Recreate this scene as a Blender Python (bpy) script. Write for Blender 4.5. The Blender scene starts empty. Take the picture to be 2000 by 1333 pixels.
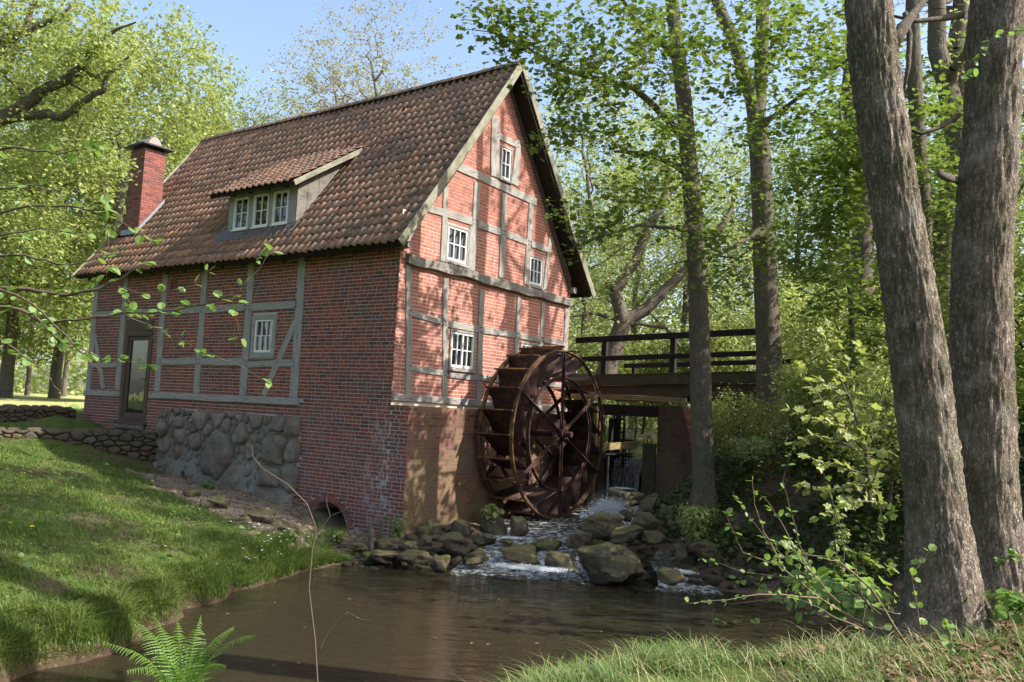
import bpy, bmesh, math, random
import numpy as np
from mathutils import Vector, Matrix, noise
R = math.radians
rnd = random.Random(7)
rng = np.random.default_rng(7)
scene = bpy.context.scene
col = scene.collection

# ------------------------------------------------------------------ camera, sky, sun, exposure
F_PX, PITCH, ROLL, EYE = 1672.9, .084, .051, 2.7
cp, sp, cr, sr = math.cos(PITCH), math.sin(PITCH), math.cos(ROLL), math.sin(ROLL)
FW = Vector((0, cp, sp)); UP0 = Vector((0, -sp, cp)); R0 = Vector((1, 0, 0))
RT = R0 * cr + UP0 * sr; UP = -R0 * sr + UP0 * cr
cam_d = bpy.data.cameras.new('camera'); cam = bpy.data.objects.new('camera', cam_d); col.objects.link(cam)
cam_d.sensor_width = 36; cam_d.lens = 36 * F_PX / 2000; cam_d.clip_end = 2500; cam_d.clip_start = .05
M = Matrix((RT, UP, -FW)).transposed().to_4x4(); M.translation = Vector((0, 0, EYE)); cam.matrix_world = M
scene.camera = cam
SUN_AZ, SUN_EL = R(102), R(42)            # azimuth clockwise from +Y
sdir = Vector((math.sin(SUN_AZ) * math.cos(SUN_EL), math.cos(SUN_AZ) * math.cos(SUN_EL), math.sin(SUN_EL)))
world = bpy.data.worlds.new('World'); scene.world = world; world.use_nodes = True
wn = world.node_tree.nodes; wl = world.node_tree.links
bg = wn['Background']; sky = wn.new('ShaderNodeTexSky'); sky.sky_type = 'NISHITA'; sky.sun_disc = False
sky.sun_elevation = SUN_EL; sky.sun_rotation = SUN_AZ
sky.air_density = 1.0; sky.dust_density = 2.6; sky.ozone_density = .3
wl.new(sky.outputs[0], bg.inputs[0]); bg.inputs[1].default_value = .15
sun_d = bpy.data.lights.new('sun', 'SUN'); sun_d.energy = 4.4; sun_d.angle = R(.5); sun_d.color = (1, .955, .88)
sun = bpy.data.objects.new('sun', sun_d); col.objects.link(sun); sun.rotation_euler = sdir.to_track_quat('Z', 'Y').to_euler()
scene.view_settings.view_transform = 'Standard'; scene.view_settings.look = 'None'
scene.view_settings.gamma = 1; scene.view_settings.use_curve_mapping = False; scene.view_settings.exposure = 1.15
cy = scene.cycles
cy.max_bounces = 7; cy.diffuse_bounces = 4; cy.glossy_bounces = 3; cy.transmission_bounces = 5; cy.transparent_max_bounces = 6
cy.use_denoising = True; cy.use_adaptive_sampling = True; cy.adaptive_threshold = .015
cy.sample_clamp_indirect = 6; cy.caustics_reflective = False; cy.caustics_refractive = False

# ------------------------------------------------------------------ places: the mill's frame and points on the ground
GAZ = .634
G = Vector((math.sin(GAZ), math.cos(GAZ), 0)); L_ = Vector((-math.cos(GAZ), math.sin(GAZ), 0)); Z = Vector((0, 0, 1))
C0 = Vector((-2.345, 17.118, 0))
HM = Matrix((G, L_, Z)).transposed().to_4x4(); HM.translation = C0      # mill local -> world
def H(a, b, z=0): return C0 + G * a + L_ * b + Z * z
def ray(u, v): return FW + RT * ((u - 1000) / F_PX) + UP * ((666.5 - v) / F_PX)
def at(u, v, Y):
    d = ray(u, v); return Vector((0, 0, EYE)) + d * (Y / d.y)
def pz(u, v, z):
    d = ray(u, v); return Vector((0, 0, EYE)) + d * ((z - EYE) / d.z)

# ------------------------------------------------------------------ object helpers
def tag(o, label=None, cat=None, group=None, kind=None):
    if label: o['label'] = label
    if cat: o['category'] = cat
    if group: o['group'] = group
    if kind: o['kind'] = kind
    return o
def empty(name, M4=None, parent=None, **k):
    o = bpy.data.objects.new(name, None); col.objects.link(o); o.empty_display_size = .2
    if parent: o.parent = parent
    if M4 is not None: o.matrix_local = M4
    return tag(o, **k)
def link(name, me, m=None, parent=None, M4=None, smooth=False):
    if m is not None and not me.materials: me.materials.append(m)
    o = bpy.data.objects.new(name, me); col.objects.link(o)
    if parent: o.parent = parent
    if M4 is not None: o.matrix_local = M4
    if smooth: me.shade_smooth()
    return o
def np_mesh(name, V, faces, smooth=False):
    """V (n,3); faces: list of (k,m) int arrays"""
    me = bpy.data.meshes.new(name); V = np.asarray(V, dtype=np.float32)
    me.vertices.add(len(V)); me.vertices.foreach_set('co', V.ravel())
    faces = [np.asarray(f, dtype=np.int32) for f in faces if len(f)]
    loops = np.concatenate([f.ravel() for f in faces]); tot = np.concatenate([np.full(len(f), f.shape[1], dtype=np.int32) for f in faces])
    st = np.concatenate([[0], np.cumsum(tot)[:-1]]).astype(np.int32)
    me.loops.add(len(loops)); me.loops.foreach_set('vertex_index', loops)
    me.polygons.add(len(tot)); me.polygons.foreach_set('loop_start', st); me.polygons.foreach_set('loop_total', tot)
    me.update(calc_edges=True); me.validate()
    me.shade_smooth() if smooth else me.shade_flat()
    return me
class MB:
    def __init__(s): s.v = []; s.f = []
    def add(s, vs, fs):
        n = len(s.v); s.v += [tuple(v) for v in vs]; s.f += [tuple(i + n for i in f) for f in fs]; return s
    def box(s, x0, x1, y0, y1, z0, z1, M4=None, jit=0):
        vs = [Vector((x, y, z)) for x in (x0, x1) for y in (y0, y1) for z in (z0, z1)]
        if jit: vs = [v + Vector((rnd.uniform(-jit, jit), rnd.uniform(-jit, jit), rnd.uniform(-jit, jit))) for v in vs]
        if M4 is not None: vs = [M4 @ v for v in vs]
        return s.add(vs, [(0, 1, 3, 2), (4, 6, 7, 5), (0, 4, 5, 1), (2, 3, 7, 6), (0, 2, 6, 4), (1, 5, 7, 3)])
    def tube(s, pts, rad, n=8, cap=True, wob=0):
        pts = [Vector(p) for p in pts]; N = len(pts)
        if not hasattr(rad, '__len__'): rad = [rad] * N
        b = len(s.v); t0 = None; u = None
        for i, p in enumerate(pts):
            t = (pts[min(i + 1, N - 1)] - pts[max(i - 1, 0)]).normalized()
            if u is None: u = t.orthogonal().normalized()
            else: u = (u - t * u.dot(t)).normalized()
            w = t.cross(u)
            for k in range(n):
                a = 2 * math.pi * k / n; r = rad[i]
                if wob: r *= 1 + wob * noise.noise(Vector((math.cos(a) * 1.5, math.sin(a) * 1.5, i * .4 + p.x)))
                s.v.append(tuple(p + u * (math.cos(a) * r) + w * (math.sin(a) * r)))
        for i in range(N - 1):
            for k in range(n):
                k2 = (k + 1) % n; s.f.append((b + i * n + k, b + i * n + k2, b + (i + 1) * n + k2, b + (i + 1) * n + k))
        if cap: s.f.append(tuple(b + k for k in range(n))[::-1]); s.f.append(tuple(b + (N - 1) * n + k for k in range(n)))
        return s
    def mesh(s, name, smooth=False):
        me = bpy.data.meshes.new(name); me.from_pydata(s.v, [], s.f); me.update()
        if smooth: me.shade_smooth()
        return me
    def build(s, name, m, parent=None, smooth=False, M4=None): return link(name, s.mesh(name, smooth), m, parent, M4)
def bevel(me, w=.008, seg=1):
    bm = bmesh.new(); bm.from_mesh(me)
    bmesh.ops.bevel(bm, geom=[e for e in bm.edges if len(e.link_faces) == 2 and e.calc_face_angle(0) > .6], offset=w, segments=seg, affect='EDGES', clamp_overlap=True)
    bm.to_mesh(me); bm.free(); return me

# ------------------------------------------------------------------ materials
class NT:
    def __init__(s, name):
        s.m = bpy.data.materials.new(name); s.m.use_nodes = True; s.t = s.m.node_tree; s.n = s.t.nodes; s.l = s.t.links
        s.p = s.n['Principled BSDF']; s.out = s.n['Material Output']
    def N(s, typ, **k):
        n = s.n.new('ShaderNode' + typ)
        for a, v in k.items():
            if a[0] == 'i' and a[1:].isdigit(): s.set(n.inputs[int(a[1:])], v)
            elif hasattr(n, a): setattr(n, a, v)
            else: s.set(n.inputs[a.replace('_', ' ')], v)
        return n
    def set(s, inp, v):
        if isinstance(v, bpy.types.NodeSocket): s.l.new(v, inp)
        elif isinstance(v, (tuple, list)) and inp.type == 'RGBA' and len(v) == 3: inp.default_value = (*v, 1)
        else: inp.default_value = v
    def coord(s, kind='Object'): return s.N('TexCoord').outputs[kind]
    def map(s, vec, sc): return s.N('Mapping', Vector=vec, Scale=sc).outputs[0]
    def noise(s, vec, sc, det=4, rough=.6, dist=0): return s.N('TexNoise', Vector=vec, Scale=sc, Detail=det, Roughness=rough, Distortion=dist).outputs[0]
    def ramp(s, fac, stops, interp='LINEAR'):
        r = s.N('ValToRGB'); s.l.new(fac, r.inputs[0]); cr_ = r.color_ramp; cr_.interpolation = interp
        while len(cr_.elements) < len(stops): cr_.elements.new(.5)
        for e, (p, c) in zip(cr_.elements, stops): e.position = p; e.color = (*c, 1) if len(c) == 3 else c
        return r.outputs[0]
    def mix(s, fac, a, b, mode='MIX'):
        n = s.N('Mix', data_type='RGBA', blend_type=mode); s.set(n.inputs[0], fac); s.set(n.inputs[6], a); s.set(n.inputs[7], b); return n.outputs[2]
    def math(s, op, a, b=0, c=0, clamp=False):
        n = s.N('Math', operation=op, use_clamp=clamp); s.set(n.inputs[0], a); s.set(n.inputs[1], b); s.set(n.inputs[2], c); return n.outputs[0]
    def step(s, v, lo, hi):
        n = s.N('MapRange'); s.set(n.inputs[0], v); n.inputs[1].default_value = lo; n.inputs[2].default_value = hi; n.clamp = True; return n.outputs[0]
    def rand(s):
        a = s.N('NewGeometry').outputs['Random Per Island']; b = s.N('ObjectInfo').outputs['Random']
        return s.math('FRACT', s.math('ADD', a, b))
    def sep(s, vec): return s.N('SeparateXYZ', i0=vec).outputs
    def bump(s, h, st=.3, d=.01, base=None):
        b = s.N('Bump', Strength=st, Distance=d, Height=h)
        if base is not None: s.l.new(base, b.inputs['Normal'])
        return b.outputs[0]
    def fin(s, colr, rough=.8, normal=None, spec=.3, metal=0):
        s.set(s.p.inputs['Base Color'], colr); s.set(s.p.inputs['Roughness'], rough); s.p.inputs['Specular IOR Level'].default_value = spec
        s.set(s.p.inputs['Metallic'], metal)
        if normal is not None: s.l.new(normal, s.p.inputs['Normal'])
        return s.m
def wpos(t): return t.N('NewGeometry').outputs['Position']

def brick_mat(name, stops, stain=0, moss=0, efflo=False, fresh=False):
    t = NT(name); P = wpos(t); c = t.ramp(t.rand(), stops, 'LINEAR')
    c = t.mix(t.step(t.noise(P, 40, 3), .35, .75), c, t.mix(.5, c, (.12, .05, .04)))
    c = t.mix(t.math('MULTIPLY', t.step(t.noise(P, .9, 4, .7), .45, .72), stain), c, (.13, .095, .085))
    z = t.sep(P)[2]
    if stain:   # damp purple band low on the wall
        low = t.math('MULTIPLY', t.step(z, 3.1, 1.4), t.step(t.noise(P, 2.2, 4), .35, .6))
        c = t.mix(t.math('MULTIPLY', low, .55), c, (.20, .115, .125))
    if efflo:
        d = t.N('VectorMath', operation='DISTANCE', i0=t.map(P, (1, 1, .35))); d.inputs[1].default_value = H(-.0, .22, 1.35 * .35)
        e = t.math('MULTIPLY', t.step(d.outputs['Value'], .48, .12), t.step(t.noise(P, 5, 5, .75), .50, .60))
        c = t.mix(t.math('MULTIPLY', e, .8), c, (.55, .5, .56))
    if moss:
        mm = t.step(t.math('ADD', t.noise(P, 1.6, 5, .7), t.math('MULTIPLY', z, -.11)), .22, .46)
        c = t.mix(t.math('MULTIPLY', mm, moss), c, t.mix(t.noise(P, 9, 3), (.16, .12, .06), (.24, .18, .075)))
    return t.fin(c, .88, t.bump(t.noise(P, 60, 3), .25, .002), .2)
def mortar_mat(name, a, b):
    t = NT(name); P = wpos(t); return t.fin(t.mix(t.noise(P, 3, 4), a, b), .95, t.bump(t.noise(P, 60, 3), .25, .002), .1)
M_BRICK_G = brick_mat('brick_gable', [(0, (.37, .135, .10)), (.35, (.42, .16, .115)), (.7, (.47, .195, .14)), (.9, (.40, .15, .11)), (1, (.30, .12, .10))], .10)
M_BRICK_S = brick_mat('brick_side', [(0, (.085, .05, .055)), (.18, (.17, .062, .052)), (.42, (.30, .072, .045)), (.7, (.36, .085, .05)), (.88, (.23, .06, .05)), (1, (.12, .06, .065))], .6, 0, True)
M_BRICK_P = brick_mat('brick_plinth', [(0, (.085, .045, .035)), (.3, (.17, .07, .045)), (.7, (.25, .095, .06)), (1, (.33, .13, .085))], .7, .62)
M_BRICK_D = brick_mat('brick_shade_tint', [(0, (.06, .045, .035)), (.5, (.11, .065, .048)), (1, (.14, .08, .055))], .7, .7)  # the pier front's shade put into a darker, stained and mossy brick colour
M_MORT_D = mortar_mat('mortar_shade_tint', (.07, .055, .04), (.11, .085, .06))  # mortar darkened along with it, shade put into the colour
M_BRICK_C = brick_mat('brick_chimney', [(0, (.12, .055, .06)), (.3, (.25, .085, .07)), (.7, (.32, .105, .08)), (1, (.20, .08, .075))], .35)
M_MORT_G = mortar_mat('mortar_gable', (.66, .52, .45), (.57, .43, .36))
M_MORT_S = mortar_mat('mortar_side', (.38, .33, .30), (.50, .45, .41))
M_MORT_P = mortar_mat('mortar_plinth', (.24, .19, .12), (.13, .105, .065))
def wood_mat(name, a, b, crack=(.06, .055, .05), sc=(1.2, 14, 14), moss=0):
    t = NT(name); P = t.coord('Object'); r = t.N('ObjectInfo').outputs['Random']
    off = t.N('VectorMath', operation='ADD', i0=P); t.l.new(t.N('CombineXYZ', i0=t.math('MULTIPLY', r, 37)).outputs[0], off.inputs[1]); P = off.outputs[0]
    g = t.noise(t.map(P, sc), 3, 6, .7, .4); c = t.mix(t.step(g, .3, .7), a, b)
    c = t.mix(t.step(t.noise(t.map(P, (1.0, 17, 17)), 3, 4, .65, .8), .56, .66), c, crack)
    c = t.mix(t.math('MULTIPLY', t.step(t.noise(P, 5, 4), .5, .7), .35), c, tuple(x * .55 for x in a))
    if moss: c = t.mix(t.math('MULTIPLY', t.step(t.noise(P, 4, 5, .7), .42, .6), moss), c, (.10, .115, .04))
    return t.fin(c, .85, t.bump(g, .6, .008), .2)
M_WOOD_G = wood_mat('weathered_oak_gable', (.38, .36, .33), (.22, .20, .18), (.05, .042, .038))  # grey oak of the gable timbers and windows
M_WOOD_K = wood_mat('dormer_cheek_wood', (.23, .21, .18), (.14, .125, .105))
M_WOOD_J = wood_mat('cracked_beam', (.34, .31, .27), (.10, .085, .075), (.025, .02, .018), (2.2, 9, 9))
M_WOOD_S = wood_mat('weathered_oak_side', (.40, .38, .36), (.26, .245, .23))  # lighter grey oak of the side wall and dormer
M_WOOD_V = wood_mat('verge_board_wood', (.33, .31, .25), (.20, .185, .13), moss=.5)
M_WOOD_D = wood_mat('dark_tarred_wood', (.028, .022, .02), (.014, .012, .011))
M_WOOD_B = wood_mat('brown_door_wood', (.14, .10, .075), (.085, .06, .045))
M_WOOD_Y = wood_mat('pale_sluice_wood', (.36, .26, .12), (.23, .16, .075), moss=.3)
M_WOOD_M = wood_mat('mossy_bridge_beam', (.085, .072, .05), (.05, .043, .03), moss=.5)
M_SOFFIT = wood_mat('dark_soffit', (.03, .022, .016), (.018, .014, .011))
def simple(name, c, rough=.6, spec=.4, metal=0, n=0, c2=None, sc=8):
    t = NT(name); P = t.coord('Object')
    cc = t.mix(t.noise(P, sc, 4), c, c2 or tuple(x * .7 for x in c))
    return t.fin(cc, rough, t.bump(t.noise(P, sc * 5, 3), n, .004) if n else None, spec, metal)
M_WHITE = simple('white_window_paint', (.80, .80, .78), .45, .4, 0, .1, (.66, .66, .62), 6)
M_LEAD = simple('lead_flashing', (.24, .25, .27), .5, .5, .3, .2)
M_APRON = simple('dark_lead', (.11, .11, .12), .55, .4, .2, .2)
M_SLATE = simple('black_chimney_slab', (.035, .035, .04), .6, .4, 0, .3)
M_PINK = simple('pale_chimney_stone', (.36, .29, .27), .85, .2, 0, .4)
M_CONC = simple('mossy_concrete', (.13, .10, .075), .9, .2, 0, .5, (.07, .06, .042), 2)
t = NT('window_glass'); P = wpos(t)
M_GLASS = t.fin((.012, .014, .014), .03, t.bump(t.noise(P, 1.6, 2), .12, .03), 1.0); t.p.inputs['IOR'].default_value = 1.52
t = NT('rusty_iron'); P = t.coord('Object'); n1 = t.noise(P, 5, 6, .75)
c = t.ramp(n1, [(.3, (.018, .010, .010)), (.5, (.052, .026, .022)), (.66, (.13, .055, .03)), (.8, (.24, .11, .045))])
M_RUST = t.fin(c, .75, t.bump(t.noise(P, 30, 4), .4, .004), .5, .25)
t = NT('rust_edge_sun_tint'); P = t.coord('Object')
M_RUST2 = t.fin(t.ramp(t.noise(P, 3, 5, .7), [(.35, (.045, .025, .016)), (.52, (.13, .065, .028)), (.70, (.38, .22, .075))]), .7, t.bump(t.noise(P, 40, 3), .4, .003), .4, .15)  # golden sunlight on the wheel's edges put into the rust colour
t = NT('old_clay_tile'); P = wpos(t); r = t.rand(); PO = t.sep(P)
c = t.ramp(r, [(0, (.19, .115, .09)), (.25, (.27, .145, .10)), (.55, (.36, .18, .115)), (.85, (.48, .25, .15)), (.95, (.34, .20, .15)), (1, (.21, .14, .115))])
age = t.step(t.math('ADD', t.noise(P, .55, 4, .65), t.math('MULTIPLY', PO[0], .016)), .36, .60)
c = t.mix(t.math('MULTIPLY', age, .5), c, t.mix(t.noise(P, 6, 3), (.075, .06, .05), (.15, .11, .08)))
c = t.mix(t.math('MULTIPLY', t.step(t.noise(P, 2.2, 5, .75), .36, .60), .5), c, (.24, .185, .145)); c = t.mix(t.step(t.noise(P, 11, 5, .8), .57, .67), c, (.085, .08, .045))
c = t.mix(t.math('MULTIPLY', t.step(t.noise(P, 19, 4, .75), .60, .66), .8), c, (.50, .47, .42))
M_TILE = t.fin(c, .85, t.bump(t.noise(P, 60, 4), .5, .006), .25)
def rock_mat(name, a, b, mossc=(.085, .09, .025), mossf=.75, lich=.5):
    t = NT(name); P = wpos(t); r = t.N('ObjectInfo').outputs['Random']
    c = t.mix(t.step(t.noise(P, 5, 6, .7), .35, .65), a, b); c = t.mix(t.math('MULTIPLY', t.step(t.noise(P, 1.6, 3), .4, .6), .5), c, (.16, .10, .07)); c = t.mix(t.math('MULTIPLY', r, .55), c, tuple(x * .6 for x in b))
    c = t.mix(t.math('MULTIPLY', t.step(t.noise(P, 60, 3), .55, .7), .35), c, tuple(min(1, x * 1.5) for x in a))
    nz = t.sep(t.N('NewGeometry').outputs['Normal'])[2]
    mm = t.math('MULTIPLY', t.step(t.math('ADD', t.math('MULTIPLY', nz, .25), t.noise(P, 3.2, 5, .75)), .55, .78), mossf)
    c = t.mix(mm, c, t.mix(t.noise(P, 20, 3), mossc, tuple(x * 1.7 for x in mossc)))
    c = t.mix(t.math('MULTIPLY', t.step(t.noise(P, 14, 4, .7), .64, .69), lich), c, (.42, .42, .34)); c = t.mix(t.math('MULTIPLY', t.step(t.math('ADD', t.sep(P)[2], t.math('MULTIPLY', t.noise(P, 5, 3), -.22)), .10, .0), .8), c, (.028, .022, .015))
    return t.fin(c, .85, t.bump(t.noise(P, 12, 8, .75), .9, .05), .25)
M_ROCK = rock_mat('boulder', (.22, .18, .125), (.085, .065, .048), (.12, .12, .03), .62, .4)
M_STONE = rock_mat('fieldstone', (.35, .31, .265), (.17, .15, .135), (.13, .12, .06), .4, .4)
M_DRY = rock_mat('dry_wall_stone', (.15, .125, .10), (.07, .06, .05), (.05, .055, .02), .7, .3)
M_WALLM = mortar_mat('foundation_mortar', (.30, .29, .27), (.15, .14, .13))
M_DARKM = mortar_mat('earth_joint', (.035, .028, .02), (.055, .045, .03))
M_GRAVEL = rock_mat('gravel_stone', (.42, .33, .25), (.24, .18, .14), mossf=.1)
def bark_mat(name, a, b, lich=(.30, .30, .24), lf=.4, sc=1.0, disp=1.0, mossy=0):
    t = NT(name); P = t.coord('Object'); Pm = t.map(P, (26 * sc, 26 * sc, 9 * sc))
    rg = t.noise(t.map(P, (11 * sc, 11 * sc, 3.6 * sc)), 1.8, 5, .65, .9); rg = t.math('SUBTRACT', 1, t.math('ABSOLUTE', t.math('MULTIPLY_ADD', rg, 5, -2.5))); rg2 = t.math('ABSOLUTE', t.math('MULTIPLY_ADD', t.noise(t.map(P, (14 * sc, 14 * sc, 7 * sc)), 1.9, 4, .7, 1.2), 4, -2))
    v = t.N('TexVoronoi', Vector=t.N('VectorMath', operation='ADD', i0=Pm, i1=t.N('TexNoise', Vector=Pm, Scale=1.3, Detail=3).outputs[1]).outputs[0], Scale=1.6, feature='DISTANCE_TO_EDGE').outputs['Distance']
    n = t.noise(Pm, 2.2, 6, .75); h = t.math('ADD', t.math('ADD', t.math('MULTIPLY', t.step(rg, 1.0, -.3), .5), t.math('MULTIPLY', t.step(rg2, 0, .7), .42)), t.math('ADD', t.math('MULTIPLY', t.step(v, 0, .3), .25), t.math('MULTIPLY', n, .35)))
    c = t.mix(t.step(h, .52, .84), b, a); c = t.mix(t.math('MULTIPLY', t.step(t.noise(P, 6, 4, .7), .5, .65), .4), c, (a[0] * .95, a[1] * .82, a[2] * .76)); c = t.mix(t.math('MULTIPLY', t.step(t.noise(P, 3.5, 5, .7), .5, .68), lf), c, lich)
    c = t.mix(t.math('MULTIPLY', t.noise(P, 1.1, 2), .4), c, tuple(x * .55 for x in a))
    if mossy: c = t.mix(t.math('MULTIPLY', t.step(t.noise(P, 1.6, 5, .7), .45, .62), mossy), c, (.09, .10, .035))
    return t.fin(c, .92, t.bump(h, 1.0, .035 * disp), .15)
M_BARK_A = bark_mat('alder_bark', (.60, .51, .42), (.15, .115, .09), (.58, .56, .48), .45, mossy=.45)
M_BARK_B = bark_mat('grey_bark', (.32, .28, .22), (.11, .09, .072), (.20, .20, .13), .4, 1.3, .5)
M_BARK_F = bark_mat('far_bark', (.24, .21, .17), (.10, .085, .07), (.22, .2, .15), .3, .8, .4)
M_TWIG = simple('twig_bark', (.12, .09, .065), .85, .2, 0, 0, (.07, .055, .04), 3)
M_TWIGL = simple('pale_twig', (.22, .155, .10), .8, .2, 0, 0, (.13, .10, .065), 3)
def leaf_mat(name, a, b, trans=.45, yellow=None, gloss=.035):
    t = NT(name); r = t.rand(); P = wpos(t)
    c = t.mix(r, a, b); c = t.mix(t.math('MULTIPLY', t.step(t.noise(P, .6, 2), .4, .65), .5), c, yellow or tuple(x * 1.35 for x in a))
    d = t.N('BsdfDiffuse', Color=c); tr = t.N('BsdfTranslucent', Color=t.mix(.35, c, (c_ := (a[0] * 1.4, a[1] * 1.35, a[2] * .5))))
    gl = t.N('BsdfGlossy', Color=(.8, .85, .8), Roughness=.5)
    s1 = t.N('MixShader', i0=trans, i1=d.outputs[0], i2=tr.outputs[0]); s2 = t.N('MixShader', i0=gloss, i1=s1.outputs[0], i2=gl.outputs[0])
    t.l.new(s2.outputs[0], t.out.inputs[0]); return t.m
M_LF_OAK = leaf_mat('oak_spring_leaf', (.33, .39, .12), (.24, .31, .09), .5, (.40, .43, .14))
M_LF_MAP = leaf_mat('maple_spring_leaf', (.33, .38, .12), (.22, .29, .08), .5, (.42, .44, .15))
M_LF_GRN = leaf_mat('fresh_green_leaf', (.18, .26, .055), (.10, .17, .035), .5, (.28, .34, .08))
M_LF_PALE = leaf_mat('pale_green_leaf', (.32, .38, .15), (.22, .29, .10), .5, (.38, .41, .17))
M_LF_BUFF = leaf_mat('budding_leaf', (.34, .32, .17), (.27, .25, .15), .4, (.36, .34, .18))
M_LF_ALD = leaf_mat('alder_leaf', (.19, .31, .07), (.12, .23, .05), .5, (.26, .36, .09), .04)
M_LF_IVY = leaf_mat('ground_cover_leaf', (.06, .115, .025), (.035, .075, .018), .3, (.10, .15, .035), .05)
M_GRASS = leaf_mat('grass_blade', (.09, .165, .03), (.15, .215, .045), .4, (.25, .26, .08), .02)
M_GRASS2 = leaf_mat('long_grass_blade', (.11, .19, .045), (.17, .25, .07), .4, (.24, .28, .10))
M_DRYG = leaf_mat('dry_grass_blade', (.42, .36, .20), (.30, .24, .13), .3)
M_FERN = leaf_mat('fern_frond', (.10, .20, .03), (.15, .24, .045), .5, None, .02)
M_LITTER = leaf_mat('dead_leaf', (.22, .13, .075), (.12, .07, .045), .15, (.30, .2, .13), .03)
M_CATKIN = leaf_mat('catkin', (.20, .13, .10), (.15, .10, .08), .3)
M_YEL = simple('dandelion_yellow', (.75, .52, .02), .8)
M_WHT = simple('white_petal', (.8, .8, .82), .8)
t = NT('ground_soil'); P = wpos(t); at_c = t.N('Attribute', attribute_name='cover').outputs['Color']; ss = t.N('SeparateColor', i0=at_c).outputs
soil = t.mix(t.step(t.noise(P, 4, 6, .7), .35, .7), (.045, .03, .02), (.10, .07, .045))
soil = t.mix(t.step(t.noise(P, 25, 4), .58, .68), soil, (.20, .13, .08))
gr = t.mix(t.step(t.noise(P, 2.5, 5, .7), .35, .65), (.045, .085, .015), (.10, .13, .03))
gr = t.mix(t.step(t.noise(P, 1.1, 4, .7), .50, .62), gr, (.12, .09, .055))
c = t.mix(ss[0], soil, gr); c = t.mix(ss[1], c, t.mix(t.noise(P, 14, 4), (.28, .21, .16), (.16, .12, .09)))
c = t.mix(ss[2], c, t.mix(t.noise(P, .3, 3), (.30, .33, .12), (.40, .38, .17)))
M_SOIL = t.fin(c, .95, t.bump(t.noise(P, 18, 6, .75), .8, .05), .15)
t = NT('pond_water'); P = wpos(t)
w1 = t.noise(t.map(P, (2.0, 7.0, 1)), 1.0, 3, .55, .4); w2 = t.noise(t.map(P, (5, 16, 1)), 1.3, 2, .5, .8)
near = t.step(t.sep(P)[1], 9.0, 15.0)
hh = t.math('ADD', t.math('MULTIPLY', w1, .6), t.math('MULTIPLY', w2, t.math('MULTIPLY_ADD', near, .35, .12)))
M_WATER = t.fin(t.mix(t.noise(P, .5, 3), (.033, .027, .015), (.022, .019, .011)), .035, t.bump(hh, .85, .03), .5); t.p.inputs['IOR'].default_value = 1.33
t = NT('rushing_water'); P = wpos(t); foam = t.N('Attribute', attribute_name='foam').outputs['Fac']
fn = t.step(t.math('ADD', foam, t.math('MULTIPLY', t.math('SUBTRACT', t.noise(t.map(P, (1, 1, .6)), 9, 5, .75), .5), 1.3)), .42, .72)
c = t.mix(fn, (.05, .042, .028), (.62, .66, .68))
M_RUSH = t.fin(c, t.mix(fn, (.08,) * 3, (.5,) * 3), t.bump(t.noise(P, 14, 4, .7), .7, .04), .6)
t = NT('falling_water'); P = t.coord('Object'); st = t.noise(t.map(P, (12, 12, 1.2)), 1.5, 4, .7)
c = t.mix(t.step(st, .40, .85), (.035, .032, .026), (.42, .44, .44)); M_FALL = t.fin(c, .15, t.bump(st, .8, .03), .7)
M_FOAM = simple('white_water_spray', (.75, .79, .82), .4, .6, 0, .4)
# ------------------------------------------------------------------ terrain (one sheet to the horizon)
ctrl = []
def cp3(*pts): ctrl.extend([tuple(p) for p in pts])
for u, v, z in [(0, 1305, 0), (120, 1268, 0), (245, 1238, 0), (330, 1195, 0), (420, 1160, 0), (520, 1140, 0), (590, 1118, 0), (640, 1103, 0), (730, 1095, .02), (830, 1098, 0), (920, 1098, 0),
                (0, 1235, .36), (120, 1205, .38), (230, 1180, .36), (310, 1145, .36), (400, 1110, .36), (500, 1078, .34), (570, 1070, .25),
                (0, 1100, .75), (150, 1080, .72), (300, 1060, .62), (420, 1040, .52), (520, 1030, .38), (600, 1060, .2), (680, 1070, .12),
                (0, 1000, 1.0), (150, 990, .98), (300, 975, .80), (0, 925, 1.2), (150, 915, 1.12), (0, 868, 1.4), (160, 875, 1.25), (300, 922, .80), (400, 990, .55), (480, 1005, .45)]:
    p = pz(u, v, z); cp3((p.x, p.y, z))
cp3((-6.5, 6, .3), (-9, 6, .8), (-14, 10, 1.2), (-14, 16, 1.4), (-20, 12, 1.6), (-7.5, 2, .9), (-12, 0, 1.1), (-20, 0, 1.5), (-5, -3, 1.1))
cp3((-3, 10, -.7), (-4.2, 8.3, -.35), (0, 10.5, -.8), (0, 12.5, -.45), (3, 11, -.6), (1.5, 9, -.7), (-1.5, 12.2, -.4), (4, 12.3, -.3), (-2.5, 7, -.5), (0, 8, -.5), (2.8, 9.0, -.4), (-3.6, 6.2, -.2))
cp3((-4.2, 4.6, .35), (-3, 3.9, .6), (-2.2, 4.6, .5), (-2.3, 5.3, 0), (-1.2, 5.6, .45), (-.6, 6.4, .05), (.2, 5.9, .85), (.3, 7.1, .1), (1.2, 6.3, .92), (1.4, 7.4, .2), (2.3, 6.6, 1.0), (2.6, 7.7, .3), (3.4, 7.0, 1.12), (3.6, 8.2, .45),
    (4.4, 7.6, 1.12), (4.7, 9.2, .45), (5.2, 10.5, .15), (5.0, 12.0, .05), (4.6, 13.6, .08), (3.8, 14.4, .12), (6.0, 8.4, 1.35), (6.2, 10.4, 1.0), (6.2, 12.2, .9), (5.6, 13.6, .75), (4.9, 14.7, .7))
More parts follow.
